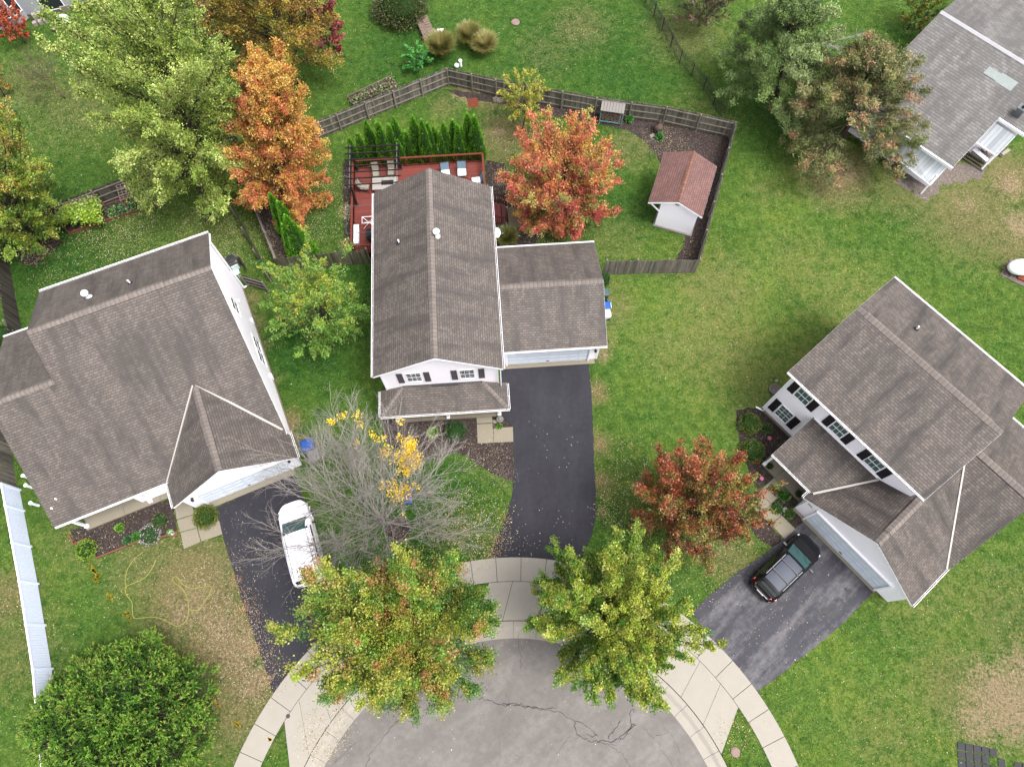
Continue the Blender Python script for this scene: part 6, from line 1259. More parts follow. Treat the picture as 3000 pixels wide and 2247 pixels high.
suvp = [(-2.39, .75, .8, .66, .1), (-2.3, .95, 1.12, .84, .14), (-2.12, 1.02, 1.42, .9, .2), (-1.85, 1.04, 1.62, .92, .22), (-1.3, 1.04, 1.68, .935, .23), (-.6, 1.03, 1.7, .94, .23), (.0, 1.02, 1.69, .94, .23), (.35, 1.02, 1.62, .935, .22), (.75, 1.02, 1.37, .93, .2), (1.2, 1.0, 1.08, .92, .15), (1.3, .97, 1.04, .915, .12), (1.75, .9, .99, .88, .12), (2.1, .8, .9, .79, .12), (2.3, .7, .78, .62, .12), (2.39, .6, .64, .42, .1)]
sv = car('parked_suv', 'black parked car with grey glass roof on the worn driveway of the right house', (16.52, 4.88, .02), 39.2, L, 1.88, suvp, None, 'carblack', 'roofpanel', dict(ws=(.42, 1.14), rw=(-2.25, -1.98), side=[(-1.75, -1.15), (-1.08, -.2), (-.12, .6)], roof=(-1.75, .25), seams=[(-1.12, -1.06), (-.3, -.24)]))
vp = [(-2.6, .72, .8, .84, .1), (-2.56, 1.05, 1.35, .92, .12), (-2.4, 1.08, 1.68, .96, .14), (-1.8, 1.1, 1.78, .985, .15), (-1, 1.1, 1.8, .99, .15), (0, 1.1, 1.8, .99, .15), (.3, 1.1, 1.77, .985, .16), (.5, 1.1, 1.68, .98, .17), (1.25, 1.1, 1.2, .97, .14), (1.4, 1.08, 1.14, .96, .12), (1.9, .98, 1.06, .92, .12), (2.3, .85, .95, .8, .12), (2.52, .72, .8, .6, .12), (2.6, .6, .66, .42, .1)]
vn = car('parked_van', 'white parked van on the dark driveway of the left house under the bare tree', (-13.08, 6.72, .02), 109.2, 5.2, 1.98, vp, None, 'carwhite', 'carwhite', dict(ws=(.46, 1.3), rw=(-2.56, -2.42), side=[(-2.1, -1.2), (-1.1, -.2), (-.1, .7)], roof=(-2.2, .25)))
for s in (-1, 1): mm = MB(); mm.tube([(x, s*.66, 1.795) for x in np.linspace(-2.3, .6, 6)], .014, 5); o = mm.build('roof_seam', 'dark'); o.parent = vn
for s in (-1, 1): mm = MB(); mm.tube([(x, s*.66, 1.7) for x in np.linspace(-1.6, .1, 6)], .022, 5); o = mm.build('roof_rail', 'chrome'); o.parent = sv
for x in (-1.09, -.27): mm = MB(); mm.bar((x, -.68, 1.74), (x, .68, 1.74), .05, .03); o = mm.build('roof_rack_bar', 'carblack'); o.parent = sv

# ================================================================== SMALL THINGS
def bin_(label, P, rot, body, lid, sz=(.55, .6, 1.0)):
    t = thing('wheeled_bin', '', 'bin'); x, y, z = [v/2 for v in sz]; m = MB(); shell(m, np.zeros(3), [(x*.75, y*.75, .06), (x*.95, y*.95, sz[2]-.08), (x, y, sz[2]-.06), (x, y, sz[2])], 0); m.build('bin_body', body, t)
    m = MB(); shell(m, np.zeros(3), [(x+.02, y+.02, sz[2]+.004), (x+.02, y+.02, sz[2]+.05), (x*.8, y*.8, sz[2]+.1)], 0); m.build('lid', lid, t); m = MB(); m.tube([(-x*.7, -y-.05, sz[2]-.02), (x*.7, -y-.05, sz[2]-.02)], .02, 6); m.build('handle', body, t)
    for s in (-1, 1): m = MB(); m.lathe((0, 0, 0), [(.1, -.03), (.1, .03)], 10); m.V[0] = np.array([[s*x*.8+p[2], -y*.75+p[0], p[1]+.1] for p in m.V[0]]); m.build('wheel', 'rubber', t)
    return place(t, P, rot, label)
bin_('green-grey wheeled bin against the garage wall of the middle house, beside the blue bin', G(*c5(1702, 240), .9)*[1, 1, 0], 93, 'tealbin', 'tealbin')
bin_('white bin with blue lid against the garage wall of the middle house', G(*c5(1712, 325), .9)*[1, 1, 0], 93, 'whiteplastic', 'blue', (.55, .6, 1.))
bin_('open white bin nearest the driveway on the garage wall of the middle house', G(*c5(1712, 382), .4)*[1, 1, 0], 93, 'whiteplastic', 'whiteplastic', (.5, .55, .55))
bin_('blue wheeled bin beside the garage of the left house', G(*c4(1990, 1225), .9)*[1, 1, 0], 20, 'blue', 'blue', (.75, .7, 1.0))
bin_('grey wheeled bin beside the blue bin near the left garage', G(*c4(2030, 1290), .9)*[1, 1, 0], 20, 'greybin', 'greybin', (.75, .7, .95))
ac = thing('air_conditioner', 'black-topped air conditioner unit beside the white wall of the left house', 'air conditioner', G(691, 775)); p = G(689, 777)
MB().box(p+[0, 0, .42], (.72, .72, .8), 20).build('housing', 'greybin', ac); MB().lathe(p+[0, 0, .83], [(.36, 0), (.36, .04), (.1, .08)], 18).build('fan_guard', 'blackmetal', ac)
sc_ = thing('privacy_screen', 'low wooden screen standing around the air conditioner', 'screen', G(700, 760)); m = MB(); a, b, c = G(664, 775, .9), G(700, 752, .9), G(712, 775, .9); m.bar(a-[0, 0, .45], b-[0, 0, .45], .04, .9); m.bar(b-[0, 0, .45], c-[0, 0, .45], .04, .9); m.build('boards', 'fence_dk', sc_)
p = G(695, 806); ut = thing('patio_chair', 'pale green garden chair between the air conditioner and the leaning gate', 'chair', p); m = MB(); m.box(p+[0, 0, .4], (.5, .5, .06), 30); m.build('seat', 'palegreen', ut); m = MB(); m.box(p+[.1, .22, .68], (.5, .06, .5), 30); m.build('backrest', 'palegreen', ut)
for dx, dy in ((-.2, -.2), (.2, -.2), (.2, .2), (-.2, .2)): MB().box(p+[dx, dy, .2], (.05, .05, .4), 30).build('leg', 'palegreen', ut)
# firewood pile
def logs(par, c, nx, ny, nz, r0, ln, ang_, seed, mat='log'):
    r = np.random.default_rng(seed); a = math.radians(ang_); d = np.array([math.cos(a), math.sin(a), 0]); e = np.array([-d[1], d[0], 0])
    for i in range(nx):
        for k in range(nz):
            for j in range(ny):
                q = c+e*(i-nx/2+.5+.5*(k % 2))*r0*2+d*(j-ny/2+.5)*ln*1.05+[0, 0, r0+k*r0*1.75]+r.normal(0, .015, 3); w_ = r.normal(0, .07, 3)*[1, 1, .3]
                m = MB(); m.tube([q-(d+w_)*ln*.5, q+(d+w_)*ln*.5], [r0*r.uniform(.75, 1.05)]*2, 6, col=None); m.build('log', mat, par)
fp = thing('firewood_pile', 'stacked firewood pile beside the dark conifer shrub at the top', 'firewood', G(*c2(545, 190))); logs(fp, G(*c2(548, 205)), 12, 2, 3, .1, .5, 20, 4)
one(MB().prism([*(G(*c2(x, y), .35) for x, y in ((618, 190), (660, 186), (662, 224), (622, 222)))], .35), 'utility_box', 'whiteplastic', 'small white box beside the firewood pile', 'box')
fr_ = thing('firewood_rack', 'teal firewood rack with plank roof standing at the back fence', 'firewood rack', G(*c2(1745, 800))); ra = math.degrees(math.atan2(*(G(*c2(1810, 815))-G(*c2(1670, 795)))[[1, 0]])); ca_, sa_ = math.cos(math.radians(ra)), math.sin(math.radians(ra)); O_ = G(*c2(1670, 795))
Rk = lambda u, v, z: np.array([O_[0]+u*ca_-v*sa_, O_[1]+u*sa_+v*ca_, z]); wR = float(np.linalg.norm(G(*c2(1810, 815))-O_))
for u in (0, wR):
    for v in (0, .75): MB().box(Rk(u, v, .72), (.09, .09, 1.44), ra).build('post', 'teal', fr_)
m = MB(); m.bar(Rk(0, 0, 1.38), Rk(wR, 0, 1.38), .07, .12); m.bar(Rk(0, 0, .2), Rk(wR, 0, .2), .07, .1); m.build('cross_rail', 'teal', fr_)
m = MB()
for k in range(8): u = -.06+(wR+.12)*k/8; m.hexa([Rk(u, -.12, 1.42), Rk(u+(wR+.12)/8-.02, -.12, 1.42), Rk(u+(wR+.12)/8-.02, .95, 1.6), Rk(u, .95, 1.6), Rk(u, -.12, 1.45), Rk(u+(wR+.12)/8-.02, -.12, 1.45), Rk(u+(wR+.12)/8-.02, .95, 1.63), Rk(u, .95, 1.63)])
m.build('plank_roof', 'greyplank', fr_)
rw = thing('firewood', 'split logs stacked inside the teal firewood rack', 'firewood', Rk(wR/2, .35, .25)); logs(rw, Rk(wR/2, .35, .25), 8, 1, 5, .09, .6, ra+90, 5)
ch = thing('chiminea', 'clay chiminea in the mulch near the fence corner', 'chiminea', G(*c2(2040, 850))); p = G(*c2(2042, 850)); MB().lathe(p, [(.15, 0), (.16, .12), (.3, .3), (.34, .5), (.26, .72), (.12, .85), (.11, 1.08), (.15, 1.12)], 14).build('body', 'terracotta', ch, True); MB().lathe(p+[0, 0, .01], [(.09, 1.1), (.09, 1.13)], 10).build('flue_opening', 'dark', ch); MB().lathe(p+np.array([0, -.27, .42]), [(.13, -.02), (.13, .02)], 10).build('mouth', 'dark', ch)
for i, (x, y) in enumerate([(2012, 882), (2035, 905)]): one(MB().box(G(*c2(x, y))+[0, 0, .03], (.38, .28, .07), 20+i*30), 'stepping_stone', 'greyplank', ['tan stepping stone touching the lawn edge below the chiminea', 'tan stepping stone nearest the green plant below the chiminea'][i], 'stone', None)
gt = thing('drain_grate', 'brown square drain grate in the lawn near the back fence corner', 'drain', G(*c2(852, 668))); a = 12; p = G(*c2(852, 668)); MB().box(p+[0, 0, .02], (.82, .85, .04), a).build('grate_frame', 'brickrust', gt); m = MB()
for i in range(5):
    for j in range(4): m.box(p+np.array([(i-2)*.15, (j-1.5)*.19, .043]), (.07, .1, .004), a)
m.build('grate_holes', 'dark', gt)
for i, (x, y, r_, lb) in enumerate([(*c2(1127, 147), .36, 'round pinkish manhole cover in the back lawn'), (*c9(340, 1558), .27, 'round pinkish utility cover in the grass wedge beside the kerb'), ]):
    mh = thing('manhole_cover', lb, 'manhole cover', G(x, y)); MB().lathe(G(x, y), [(r_, 0), (r_, .05), (r_*.9, .07)], 20).build('rim', 'cover', mh); MB().lathe(G(x, y)+[0, 0, .072], [(r_*.78, 0), (r_*.7, .015)], 20).build('lid', 'cover', mh)
mh = one(MB().lathe(G(*c7(1865, 1325))+[0, 0, .03], [(.12, 0), (.12, .012), (.05, .014)], 14), 'valve_cover', 'blackmetal', 'small round dark valve cover in the left driveway apron', 'valve cover')
pv_ = thing('vent_standpipe', 'white standpipe just outside the back fence corner', 'pipe', G(*c2(772, 430))); MB().lathe(G(*c2(773, 430)), [(.12, 0), (.12, .55), (.14, .56), (.14, .62), (.05, .66)], 12).build('pipe', 'whiteplastic', pv_)
one(MB().ball(G(*c2(747, 440))+[0, 0, .22], .2), 'garden_globe', 'whiteplastic', 'white ball lying against the outside of the back fence corner', 'ball', smooth=True)
r_ = np.random.default_rng(9); rk_ = thing('rock_pile', 'pile of grey rocks at the foot of the back fence left of the yellow tree', 'rocks', G(*c2(1010, 655)))
for i in range(10): MB().ball(G(*c2(985+i*8+r_.uniform(-6, 6), 655+r_.uniform(-12, 12)))+[0, 0, .1], (r_.uniform(.12, .24), r_.uniform(.12, .2), r_.uniform(.1, .18)), 7, 4).build('rock', 'gravel', rk_)
# raised bed outside fence
def raised(name, label, pts, h=.25, cross=(), mat='gardenwood', soil='mulch'):
    t = thing(name, label, 'garden bed', G(*pts[0])); P = G2(pts)
    for i in range(len(P)): MB().bar(P[i]+[0, 0, h/2], P[(i+1) % len(P)]+[0, 0, h/2], .06, h).build('board', mat, t)
    for a, b in cross: MB().bar(G(*a)+[0, 0, h/2], G(*b)+[0, 0, h/2], .05, h-.02).build('board', mat, t)
    MB().prism([p+[0, 0, h-.08] for p in P], .1).build('soil', soil, t); return t
raised('raised_bed', 'raised bed of tangled vines against the outside of the back fence', [c2(x, y) for x, y in ((42, 640), (322, 508), (365, 565), (80, 690))], .28, mat='fence_tan')
q5 = lambda x, y: (x/3.682, 450+y/3.682)
raised('raised_bed', 'long reddish raised garden bed along the dark fence behind the left house', [q5(755, 875), q5(1808, 525), q5(1745, 370), q5(690, 740)], .3, [(q5(1155, 745), q5(1100, 590)), (q5(1410, 660), q5(1360, 520))])
def trellis(label, P, nx, ny):
    t = thing('trellis', label, 'trellis', P[0]*[1, 1, 0]); P = [np.asarray(p, float) for p in P]; m = MB(); L_ = lambda a, b, f: a+(b-a)*f
    for i in range(nx+1): m.bar(L_(P[0], P[1], i/nx), L_(P[3], P[2], i/nx), .035, .02)
    m.build('slats', 'trellis', t); m = MB()
    for j in range(ny+1): m.bar(L_(P[0], P[3], j/ny)+[0, 0, .025], L_(P[1], P[2], j/ny)+[0, 0, .025], .035, .02)
    m.build('cross_slats', 'trellis', t)
    for p in (P[0], P[1]): MB().bar([p[0], p[1], 0], p, .05, .05, up=(1, 0, 0)).build('leg', 'trellis', t)
trellis('lattice trellis arched over the right part of the long raised garden bed', [G(*q5(1300, 510), 1.3), G(*q5(1660, 395), 1.3), G(*q5(1640, 230), 1.9), G(*q5(1255, 350), 1.9)], 9, 6)
trellis('vine-covered trellis over the left part of the long raised garden bed', [G(*q5(610, 725), 1.2), G(*q5(1080, 560), 1.2), G(*q5(1000, 450), 1.7), G(*q5(585, 580), 1.7)], 9, 5)
def vine(label, pts, z, n, cols, seed, leaf=.16):
    r = np.random.default_rng(seed); P = G2(pts, z); a = r.random((n, 2)); C = (P[0]*(1-a[:, :1])+P[1]*a[:, :1])*(1-a[:, 1:])+(P[3]*(1-a[:, :1])+P[2]*a[:, :1])*a[:, 1:]; C = C+r.normal(0, .16, (n, 3)); C[:, 2] += .12*vnoise(C[:, 0]*3, C[:, 1]*3, seed)-np.abs(r.normal(0, .3, n))*(r.random(n) < .3)
    pl_ = pal(cols); t = thing('climbing_vine', label, 'vine', P[0]*[1, 1, 0]); MB().quads(leaf_quads(C, rand_unit(n, r)*[1, 1, .4], rand_unit(n, r)*.5+[0, 0, .8], leaf*r.uniform(.6, 1.3, n), leaf*.85), pl_[r.integers(0, len(pl_), n)]*r.uniform(.65, 1.3, (n, 1))).build('leaves', 'leaf', t)
    m = MB()
    for i in range(6): p = C[i*7]; m.tube([[P[0][0]+(P[1][0]-P[0][0])*(i+.5)/6, P[0][1]+(P[1][1]-P[0][1])*(i+.5)/6, .2], p], [.02, .008], 4)
    m.build('stems', 'bark', t)
vine('bright lime green vine mounded over the left trellis of the raised bed', [q5(610, 730), q5(1090, 720), q5(1030, 470), q5(640, 600)], 1.35, 2600, ['#8cb02c', '#9cc034', '#6c9424', '#a4b83c'], 1)
vine('sparse pale vine growing on the right lattice trellis', [q5(1380, 520), q5(1720, 440), q5(1600, 260), q5(1380, 330)], 1.6, 520, ['#94a448', '#7c9038', '#a8b458'], 2, .13)
vine('low green vegetable plants in the long raised garden bed', [q5(1180, 700), q5(1700, 520), q5(1640, 430), q5(1160, 610)], .4, 420, ['#4c8a44', '#3c7a3c', '#7c9a4c'], 3)
vine('tangled dry vines in the raised bed outside the fence', [c2(60, 680), c2(350, 560), c2(322, 520), c2(60, 640)], .4, 420, ['#7c7454', '#5c8a34', '#8c7c5c', '#5c6c3c'], 4)
# house 5 garden things
pt_ = thing('patio_table', 'round glass patio table beside the block steps at the top left', 'table', G(*c1(398, 150))); p = G(*c1(397, 130), .7); p[2] = 0
MB().lathe(p+[0, 0, .7], [(.58, 0), (.58, .012)], 24).build('glass_top', 'palegreen', pt_); m = MB(); m.tube([p+[.6*math.cos(a), .6*math.sin(a), .7] for a in np.linspace(0, 6.283, 25)], .025, 6, cap=False); m.build('rim', 'trim', pt_)
for k in range(4): a = k*1.571+.5; m = MB(); m.tube([p+[.12*math.cos(a+1), .12*math.sin(a+1), .72], p+[.3*math.cos(a), .3*math.sin(a), .716], p+[.56*math.cos(a-.3), .56*math.sin(a-.3), .72]], .014, 5); m.build('brace', 'trim', pt_); m = MB(); m.tube([p+[.5*math.cos(a), .5*math.sin(a), .69], p+[.3*math.cos(a), .3*math.sin(a), .35], p+[.62*math.cos(a), .62*math.sin(a), 0]], .02, 5); m.build('leg', 'trim', pt_)
bs = thing('block_steps', 'stacked pale concrete blocks below the pale sided house', 'steps', G(*c1(280, 150)))
k = 0
for rr in range(3):
    for cc in range(3):
        q = G(*c1(235+cc*36+rr*6, 165-rr*36-cc*10)); MB().box(q+[0, 0, .16+.14*rr], (.32, .34, .3+.28*rr), 24).build('block', 'conc', bs)
ck_ = thing('storage_box', 'beige box leaning at the wall of the pale sided house', 'box', G(*c1(425, 60))); shell(MB(), G(*c1(428, 62)), [(.3, .25, 0), (.34, .28, .45)], 20).build('box_body', 'beige', ck_); shell(MB(), G(*c1(428, 62)), [(.36, .3, .455), (.34, .28, .5)], 20).build('lid', 'beige', ck_)
pc5 = copy_tree(pc); place(pc5, G(*c1(565, 50)), 200, 'worn beige patio chair near the wall of the pale sided house', None); pc5['group'] = ''
del pc5['group']
one(MB().lathe(G(*c1(365, 195)), [(.32, 0), (.34, .25), (.3, .28)], 14), 'fire_bowl', 'terracotta', 'dark round bowl on the grass below the glass patio table', 'bowl')
tp = thing('flower_pot', 'small pinkish pot by the house wall at the top left', 'pot', G(*c1(838, 35))); MB().lathe(G(*c1(838, 35)), [(.14, 0), (.22, .35), (.24, .37)], 12).build('pot', 'pink', tp); MB().lathe(G(*c1(838, 35)), [(.2, .375), (.18, .4)], 12).build('soil', 'mulch', tp)
# hot tub / tank at right edge
tk = thing('propane_tank', 'white domed tank on a concrete pad at the right image edge', 'tank', G(*c6(2185, 90))); MB().prism([G(*c6(x, y), .06) for x, y in ((2055, 120), (2120, 20), (2330, 60), (2300, 230), (2170, 180))], .08).build('pad', 'gravel', tk)
p = G(*c6(2200, 70), .7); MB().ball([p[0], p[1], .62], (1.0, .62, .5), 20, 10).build('tank_body', 'whiteplastic', tk, True)
for s in (-.5, .5): MB().box([p[0]+s, p[1], .12], (.14, .8, .22)).build('foot', 'greybin', tk)
one(MB().box(G(*c6(2188, 150))+[0, 0, .1], (.6, .35, .14), -30), 'doormat_roll', 'brickrust', 'rust-coloured block on the pad edge beside the white tank', 'block')
# near middle porch
fn = thing('fountain', 'small grey birdbath at the right corner of the middle porch', 'birdbath', G(*c5(1027, 1065))); p = G(*c5(1027, 1068)); MB().lathe(p, [(.16, 0), (.07, .08), (.06, .3), (.2, .36), (.24, .42), (.2, .41), (.05, .38)], 16).build('basin', 'greybin', fn, True); MB().lathe(p+[0, 0, .38], [(.03, 0), (.04, .2), (.09, .24), (.03, .27)], 10).build('finial', 'greybin', fn)
one(MB().ball(G(*c5(993, 1075))+[0, 0, .1], (.2, .16, .14), 8, 5), 'stone', 'conc2', 'pale boulder beside the birdbath in the small bed', 'stone')
r_ = np.random.default_rng(3)
for i in range(3): one(MB().ball(G(*c5(985+i*9, 1098+(i % 2)*6))+[0, 0, .05], (.08, .07, .06), 7, 4), 'stone', 'terracotta', ['left small reddish stone below the pale boulder', 'middle small reddish stone below the pale boulder', 'right small reddish stone below the pale boulder'][i], 'stone')
ty = thing('ride_on_toy', 'blue ride-on toy with red seat lying under the bare tree', 'toy', G(*c5(437, 1570))); p = G(*c5(437, 1568)); shell(MB(), p, [(.16, .3, .05), (.22, .38, .12), (.22, .38, .26), (.14, .3, .3)], 5).build('body', 'blue', ty); MB().box(p+[0, -.05, .33], (.14, .2, .1), 5).build('seat', 'red', ty); m = MB(); m.tube([p+[-.18, .12, .42], p+[.18, .12, .42]], .025, 6); m.tube([p+[0, .12, .28], p+[0, .12, .42]], .025, 6); m.build('handlebar', 'red', ty)
for dx, dy in ((-.22, .2), (.22, .2), (-.22, -.22), (.22, -.22)): m = MB(); m.lathe((0, 0, 0), [(.09, -.03), (.09, .03)], 10); m.V[0] = np.array([[p[0]+dx+q[2], p[1]+dy+q[0], q[1]+.1] for q in m.V[0]]); m.build('wheel', 'blackmetal', ty)
# right house bits
dm = thing('doormat', 'dark doormat with orange autumn picture on the right house walkway', 'doormat', G(*T2(512, 1262))); MB().prism([G(*T2(x, y), .062) for x, y in ((483, 1180), (597, 1282), (538, 1346), (428, 1238))], .015).build('mat', 'blackfab', dm)
c = G(*T2(512, 1262), .068); m = MB()
for dx, dy, rr in ((-.08, .06, .11), (.05, .0, .13), (.13, -.1, .1), (.0, -.09, .1)): m.lathe(c+[dx, dy, 0], [(rr, -.004), (rr, .002)], 12)
m.build('mat_picture', 'orange', dm)
for x, y, lb in ((463, 590, 'pink round disc on a stake between the clipped shrubs of the right house'), (362, 1108, 'faded pink round disc on a stake beside the dark red maple')):
    t = thing('garden_stake', lb, 'ornament', G(*T2(x, y))); p = G(*T2(x, y), .4); MB().lathe(p, [(.13, -.02), (.14, .0), (.1, .02)], 14).build('disc', 'pink', t); MB().tube([[p[0], p[1], 0], p], .012, 5).build('stake', 'steel', t)
one(MB().box(G(*T2(283, 910))+[0, 0, .12], (.42, .14, .2), -25), 'brick_block', 'brickrust', 'red brick block at the edge of the mulch near the dark red maple', 'brick')
pl = thing('flower_pot', 'round planter ring with gravel at the left corner of the right house', 'planter', G(*c6(590, 870))); m = MB(); p = G(*c6(590, 868)); m.tube([p+[.34*math.cos(a), .34*math.sin(a), .2] for a in np.linspace(0, 6.283, 21)], .035, 6, cap=False); m.build('rim', 'greybin', pl); MB().lathe(p, [(.3, 0), (.33, .15), (.1, .17)], 16).build('gravel_fill', 'gravel', pl)
one(MB().box(G(*c6(604, 810))+[0, 0, .06], (.2, .15, .12), 20), 'brick_block', 'beige', 'small tan block on the grass above the planter ring of the right house', 'brick')
one(MB().lathe(G(*T2(660, 1525))+[0, 0, 0], [(.1, 0), (.17, .1), (.19, .14), (.1, .12)], 12), 'garden_bowl', 'beige', 'pale bowl among the plants beside the right house walkway', 'bowl')
# left house bits
for i, (x, y, l) in enumerate([(172, 1432, 'farthest up, nearest the house'), (190, 1493, 'middle one'), (222, 1606, 'lowest one')]):
    t = thing('white_standpipe', f'white standpipe between the left house and the vinyl fence, {l}', 'pipe', G(*c4(x+20, y+8)), 'white standpipes beside the left house'); MB().lathe(G(*c4(x+28, y+8)), [(.09, 0), (.09, .75), (.12, .76), (.12, .84), (.04, .88)], 12).build('pipe', 'whiteplastic', t)
pp = thing('potted_plant', 'white pot with leafy plant on a brick base by the left walkway', 'potted plant', G(*c7(1120, 140))); p = G(*c7(1122, 145)); MB().box(p+[.05, -.05, .05], (.5, .3, .1), 15).build('brick_base', 'gardenwood', pp); MB().lathe(p+[0, 0, .1], [(.12, 0), (.17, .25), (.18, .27)], 12).build('pot', 'whiteplastic', pp)
n = 160; r_ = np.random.default_rng(77); MB().quads(leaf_quads(p+[0, 0, .45]+rand_unit(n, r_)*.18, rand_unit(n, r_), rand_unit(n, r_), .12, .08), pal(['#5c8a34', '#7ca43c'])[r_.integers(0, 2, n)]).build('foliage', 'leaf', pp)
eb = thing('bed_edging', 'timber edging along the front of the left house flower bed', 'edging', G(*c7(625, 305)))
for a, b in (((450, 150), (480, 215)), ((480, 215), (565, 175)), ((625, 305), (900, 195)), ((900, 195), (1140, 150))): MB().bar(G(*c7(*a))+[0, 0, .06], G(*c7(*b))+[0, 0, .06], .09, .12).build('timber', 'gardenwood', eb)
hz = lambda pts: [G(*c7(x, y))+[0, 0, .03] for x, y in pts]
def spline(P, k=8):
    P = np.array(P); out = []
    for i in range(len(P)-1):
        p0, p1, p2, p3 = P[max(i-1, 0)], P[i], P[i+1], P[min(i+2, len(P)-1)]
        for t in np.linspace(0, 1, k, endpoint=False): out.append(.5*((2*p1)+(-p0+p2)*t+(2*p0-5*p1+4*p2-p3)*t*t+(-p0+3*p1-3*p2+p3)*t**3))
    return np.array(out+[P[-1]])
one(MB().tube(spline(hz([(1010, 318), (985, 370), (940, 430), (870, 465), (815, 490), (820, 540), (855, 590), (858, 640), (870, 690), (930, 690), (990, 685), (1060, 700), (1110, 730), (1160, 742), (1210, 700), (1222, 640), (1215, 570), (1180, 500), (1130, 465), (1120, 435), (1145, 425), (1180, 470), (1240, 500), (1300, 492), (1355, 485), (1368, 510), (1330, 580), (1290, 635), (1240, 640), (1222, 625)])), .022, 6), 'garden_hose', 'hose', 'yellow garden hose snaking over the dry lawn of the left house', 'hose', smooth=True)
one(MB().tube(spline(hz([(820, 500), (812, 440), (830, 370), (870, 310), (930, 265)])), .018, 6), 'twine', 'hose', 'thin yellow-green cord curving from the hose towards the flower bed', 'cord', smooth=True)
m = MB(); r_ = np.random.default_rng(12)
for pts in ([(590, 340), (620, 400), (600, 380), (645, 420), (610, 440), (645, 455)], [(700, 535), (730, 580)], [(810, 660), (855, 712)], [(805, 668), (840, 662)], [(1370, 1215), (1420, 1262)], [(1515, 1360), (1555, 1395)], [(1740, 1470), (1755, 1482)]):
    for i in range(len(pts)-1):
        for k in range(26):
            f = r_.random(); q = G(*c7(pts[i][0]+(pts[i+1][0]-pts[i][0])*f+r_.normal(0, 4), pts[i][1]+(pts[i+1][1]-pts[i][1])*f+r_.normal(0, 4))); m.box(q+[0, 0, .04], (.09, .05, .004), r_.uniform(0, 180))
structure(m, 'marking_paint', 'paintyellow')
pt = thing('paver_patio', 'dark square pavers set in grass at the lower right corner', 'patio', G(*c9(2000, 1590))); r_ = np.random.default_rng(14); A0 = G(*c9(1800, 1520)); du = (G(*c9(2209, 1600))-A0); du = du/np.linalg.norm(du); dv = np.array([du[1], -du[0], 0]); aa = math.degrees(math.atan2(du[1], du[0]))
for i in range(13):
    for j in range(6):
        if (i, j) in ((0, 5), (5, 0), (4, 1), (9, 0), (6, 1), (7, 0), (5, 4), (11, 3), (6, 0), (8, 0)) or r_.random() < .1: continue
        q = A0+du*(i*.44)+dv*(j*.44); MB().box(q+[0, 0, .02], (.39, .39, .05), aa+r_.normal(0, 1.5)).build('paver', 'paver', pt)
hp = one(MB().tube(spline([G(*c2(x, y))+[0, 0, .04] for x, y in ((1100, 1480), (1125, 1478), (1128, 1520), (1160, 1530))]), .02, 6), 'drain_hose', 'whiteplastic', 'short white hose on the ground beside the green grass clump', 'hose')
sw_ = thing('cloth_bundle', 'blue and white bundle half hidden under the crimson maple leaves', 'bundle', G(1630, 545)); p = G(1630, 540, .25)
MB().ball(p+[0, .12, 0], (.26, .2, .26), 9, 6).build('blue_cloth', 'blue', sw_, True); MB().ball(p+[.12, -.18, -.05], (.2, .24, .2), 9, 6).build('white_cloth', 'whiteplastic', sw_, True)
# dead limbs reaching from the green pine towards the brown-tipped pine
pn = [o for o in COL.objects if o.name == 'pine_tree'][0]; r_ = np.random.default_rng(55)
for (x0, y0, z0), (x1, y1, z1) in (((700, 300, 4.6), (1080, 190, 4.8)), ((700, 380, 3.6), (960, 430, 4.2)), ((860, 250, 4.8), (1010, 290, 4.6)), ((640, 560, 1.5), (690, 430, 3.4))):
    a, b = G(*c3(x0, y0), z0), G(*c3(x1, y1), z1); m = MB(); cv = limbcurve(a, b-a, float(np.linalg.norm(b-a)), 0, r_, 8, .05); m.tube(cv, np.linspace(.07, .02, 9), 5)
    for k in range(26):
        q = cv[r_.integers(3, 9)]; d = (b-a)/np.linalg.norm(b-a)+rand_unit(1, r_)[0]*.9; e_ = q+d*r_.uniform(.3, .9); m.tube([q, (q+e_)/2+r_.normal(0, .05, 3), e_], [.018, .012, .006], 3, cap=False)
    m.build('dead_limb', 'barkgrey', pn)

# ================================================================== GRASS TUFTS (real blades standing on the lawn sheet)
def inpoly(P, poly):
    x, y = P[:, 0], P[:, 1]; ins = np.zeros(len(P), bool); n = len(poly)
    for i in range(n):
        x0, y0 = poly[i][:2]; x1, y1 = poly[(i+1) % n][:2]
        if y0 == y1: continue
        c_ = ((y0 > y) != (y1 > y)) & (x < (x1-x0)*(y-y0)/(y1-y0)+x0); ins ^= c_
    return ins
KEEP = [o for o in COL.objects if o.type == 'MESH' and o.get('kind') == 'structure' and o.name.split('.')[0] in ('mulch_bed', 'driveway', 'walkway', 'porch_step', 'gravel_patch', 'driveway_apron')]
r_ = np.random.default_rng(99); NT_ = 330000
Pt = np.c_[r_.uniform(-48, 48, NT_), r_.uniform(-9, 58, NT_)]
ok = np.hypot(Pt[:, 0]-CC[0], Pt[:, 1]-CC[1]) > RO+.06
wed = (np.hypot(Pt[:, 0]-CC[0], Pt[:, 1]-CC[1]) > RK+.08) & (np.hypot(Pt[:, 0]-CC[0], Pt[:, 1]-CC[1]) < RI-.05)
ok |= wed
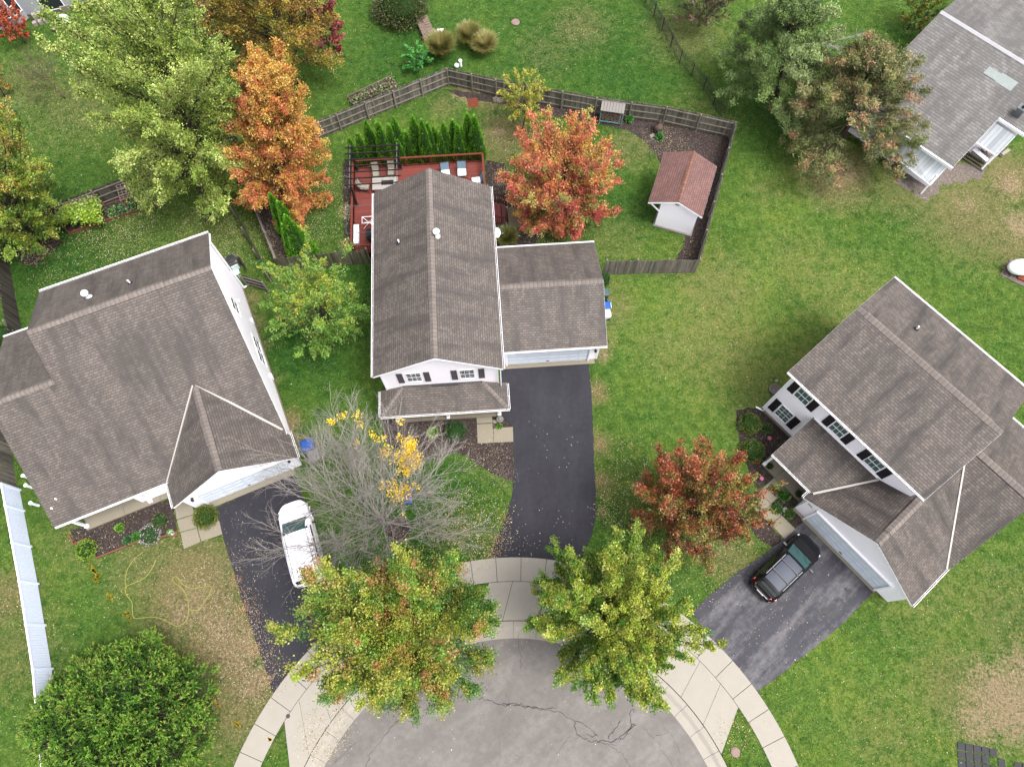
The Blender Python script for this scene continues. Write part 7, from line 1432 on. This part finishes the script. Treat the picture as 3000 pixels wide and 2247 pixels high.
foot = [[H1(-3.5, .1), H1(3.2, .1), H1(3.2, -1.6), H1(10.4, -1.6), H1(10.4, 12.9), H1(-3.5, 12.9)], [H2(.35, -1.1), H2(7.5, -1.1), H2(7.5, 2.3), H2(14.2, 2.3), H2(14.2, 9.7), H2(8.8, 9.7), H2(8.8, 15.6), H2(7.5, 19.2), H2(-2.4, 19.2), H2(-2.4, 11.8), H2(.35, 11.8)],
        [H3(.3, .3), H3(3, .3), H3(3, -2.5), H3(6.2, -2.5), H3(6.2, -3.1), H3(13.8, -3.1), H3(13.8, 10.1), H3(.3, 9.4)], [H4(-.5, -2), H4(10, -2), H4(14, 18), H4(0, 18)], [Hs(.7, .1), Hs(ws-.2, .1), Hs(ws-.2, ls-.2), Hs(.7, ls-.2)], [H5(-6, 1), H5(20, 0), H5(20, -9), H5(-6, -9)]]
for o in KEEP:
    v = np.array([x.co[:] for x in o.data.vertices]); 
    if o.name.startswith(('walkway', 'driveway_apron')):
        for pl_ in o.data.polygons:
            if pl_.normal.z > .5: ok &= ~inpoly(Pt, [tuple(v[i]) for i in pl_.vertices])
    else: foot.append([tuple(v[i]) for i in o.data.polygons[0].vertices])
for f in foot: ok &= ~inpoly(Pt, f)
Pt = Pt[ok]; ix = np.clip(((Pt[:, 0]+52)/.4).round().astype(int)+3, 0, nx-1); iy = np.clip(((Pt[:, 1]+16)/.4).round().astype(int)+3, 0, ny-1)
dd_, hh_, bb_ = dry[iy, ix].clip(0, 1), hue[iy, ix].clip(0, 1), bare[iy, ix].clip(0, 1)
keep = r_.random(len(Pt)) > bb_*.8; Pt, dd_, hh_ = Pt[keep], dd_[keep], hh_[keep]; n = len(Pt)
A_, B_, S_ = np.array(hexc('#32702c')), np.array(hexc('#7aa346')), np.array(hexc('#b8a878'))
cl = A_*(1-hh_[:, None])+B_*hh_[:, None]; dm = (dd_+r_.normal(0, .25, n)+.5*(vnoise(Pt[:, 0]*1.3+80, Pt[:, 1]*1.3+80, 4)-.5) > .5)[:, None]; mo = vnoise(Pt[:, 0]*2.3+90, Pt[:, 1]*2.3+90, 8)*.6+vnoise(Pt[:, 0]*.9+70, Pt[:, 1]*.9+70, 9)*.7; cl = np.where(dm, S_, cl)*r_.uniform(.5, 1.5, (n, 1))*(.35+mo)[:, None]; L_ = r_.uniform(.05, .13, n)
MB().quads(leaf_quads(np.c_[Pt, L_*.3], rand_unit(n, r_)*[1, 1, .5]+[0, 0, .3], rand_unit(n, r_), L_, L_*.55), cl).build('grass_tufts', 'litter')['kind'] = 'stuff'
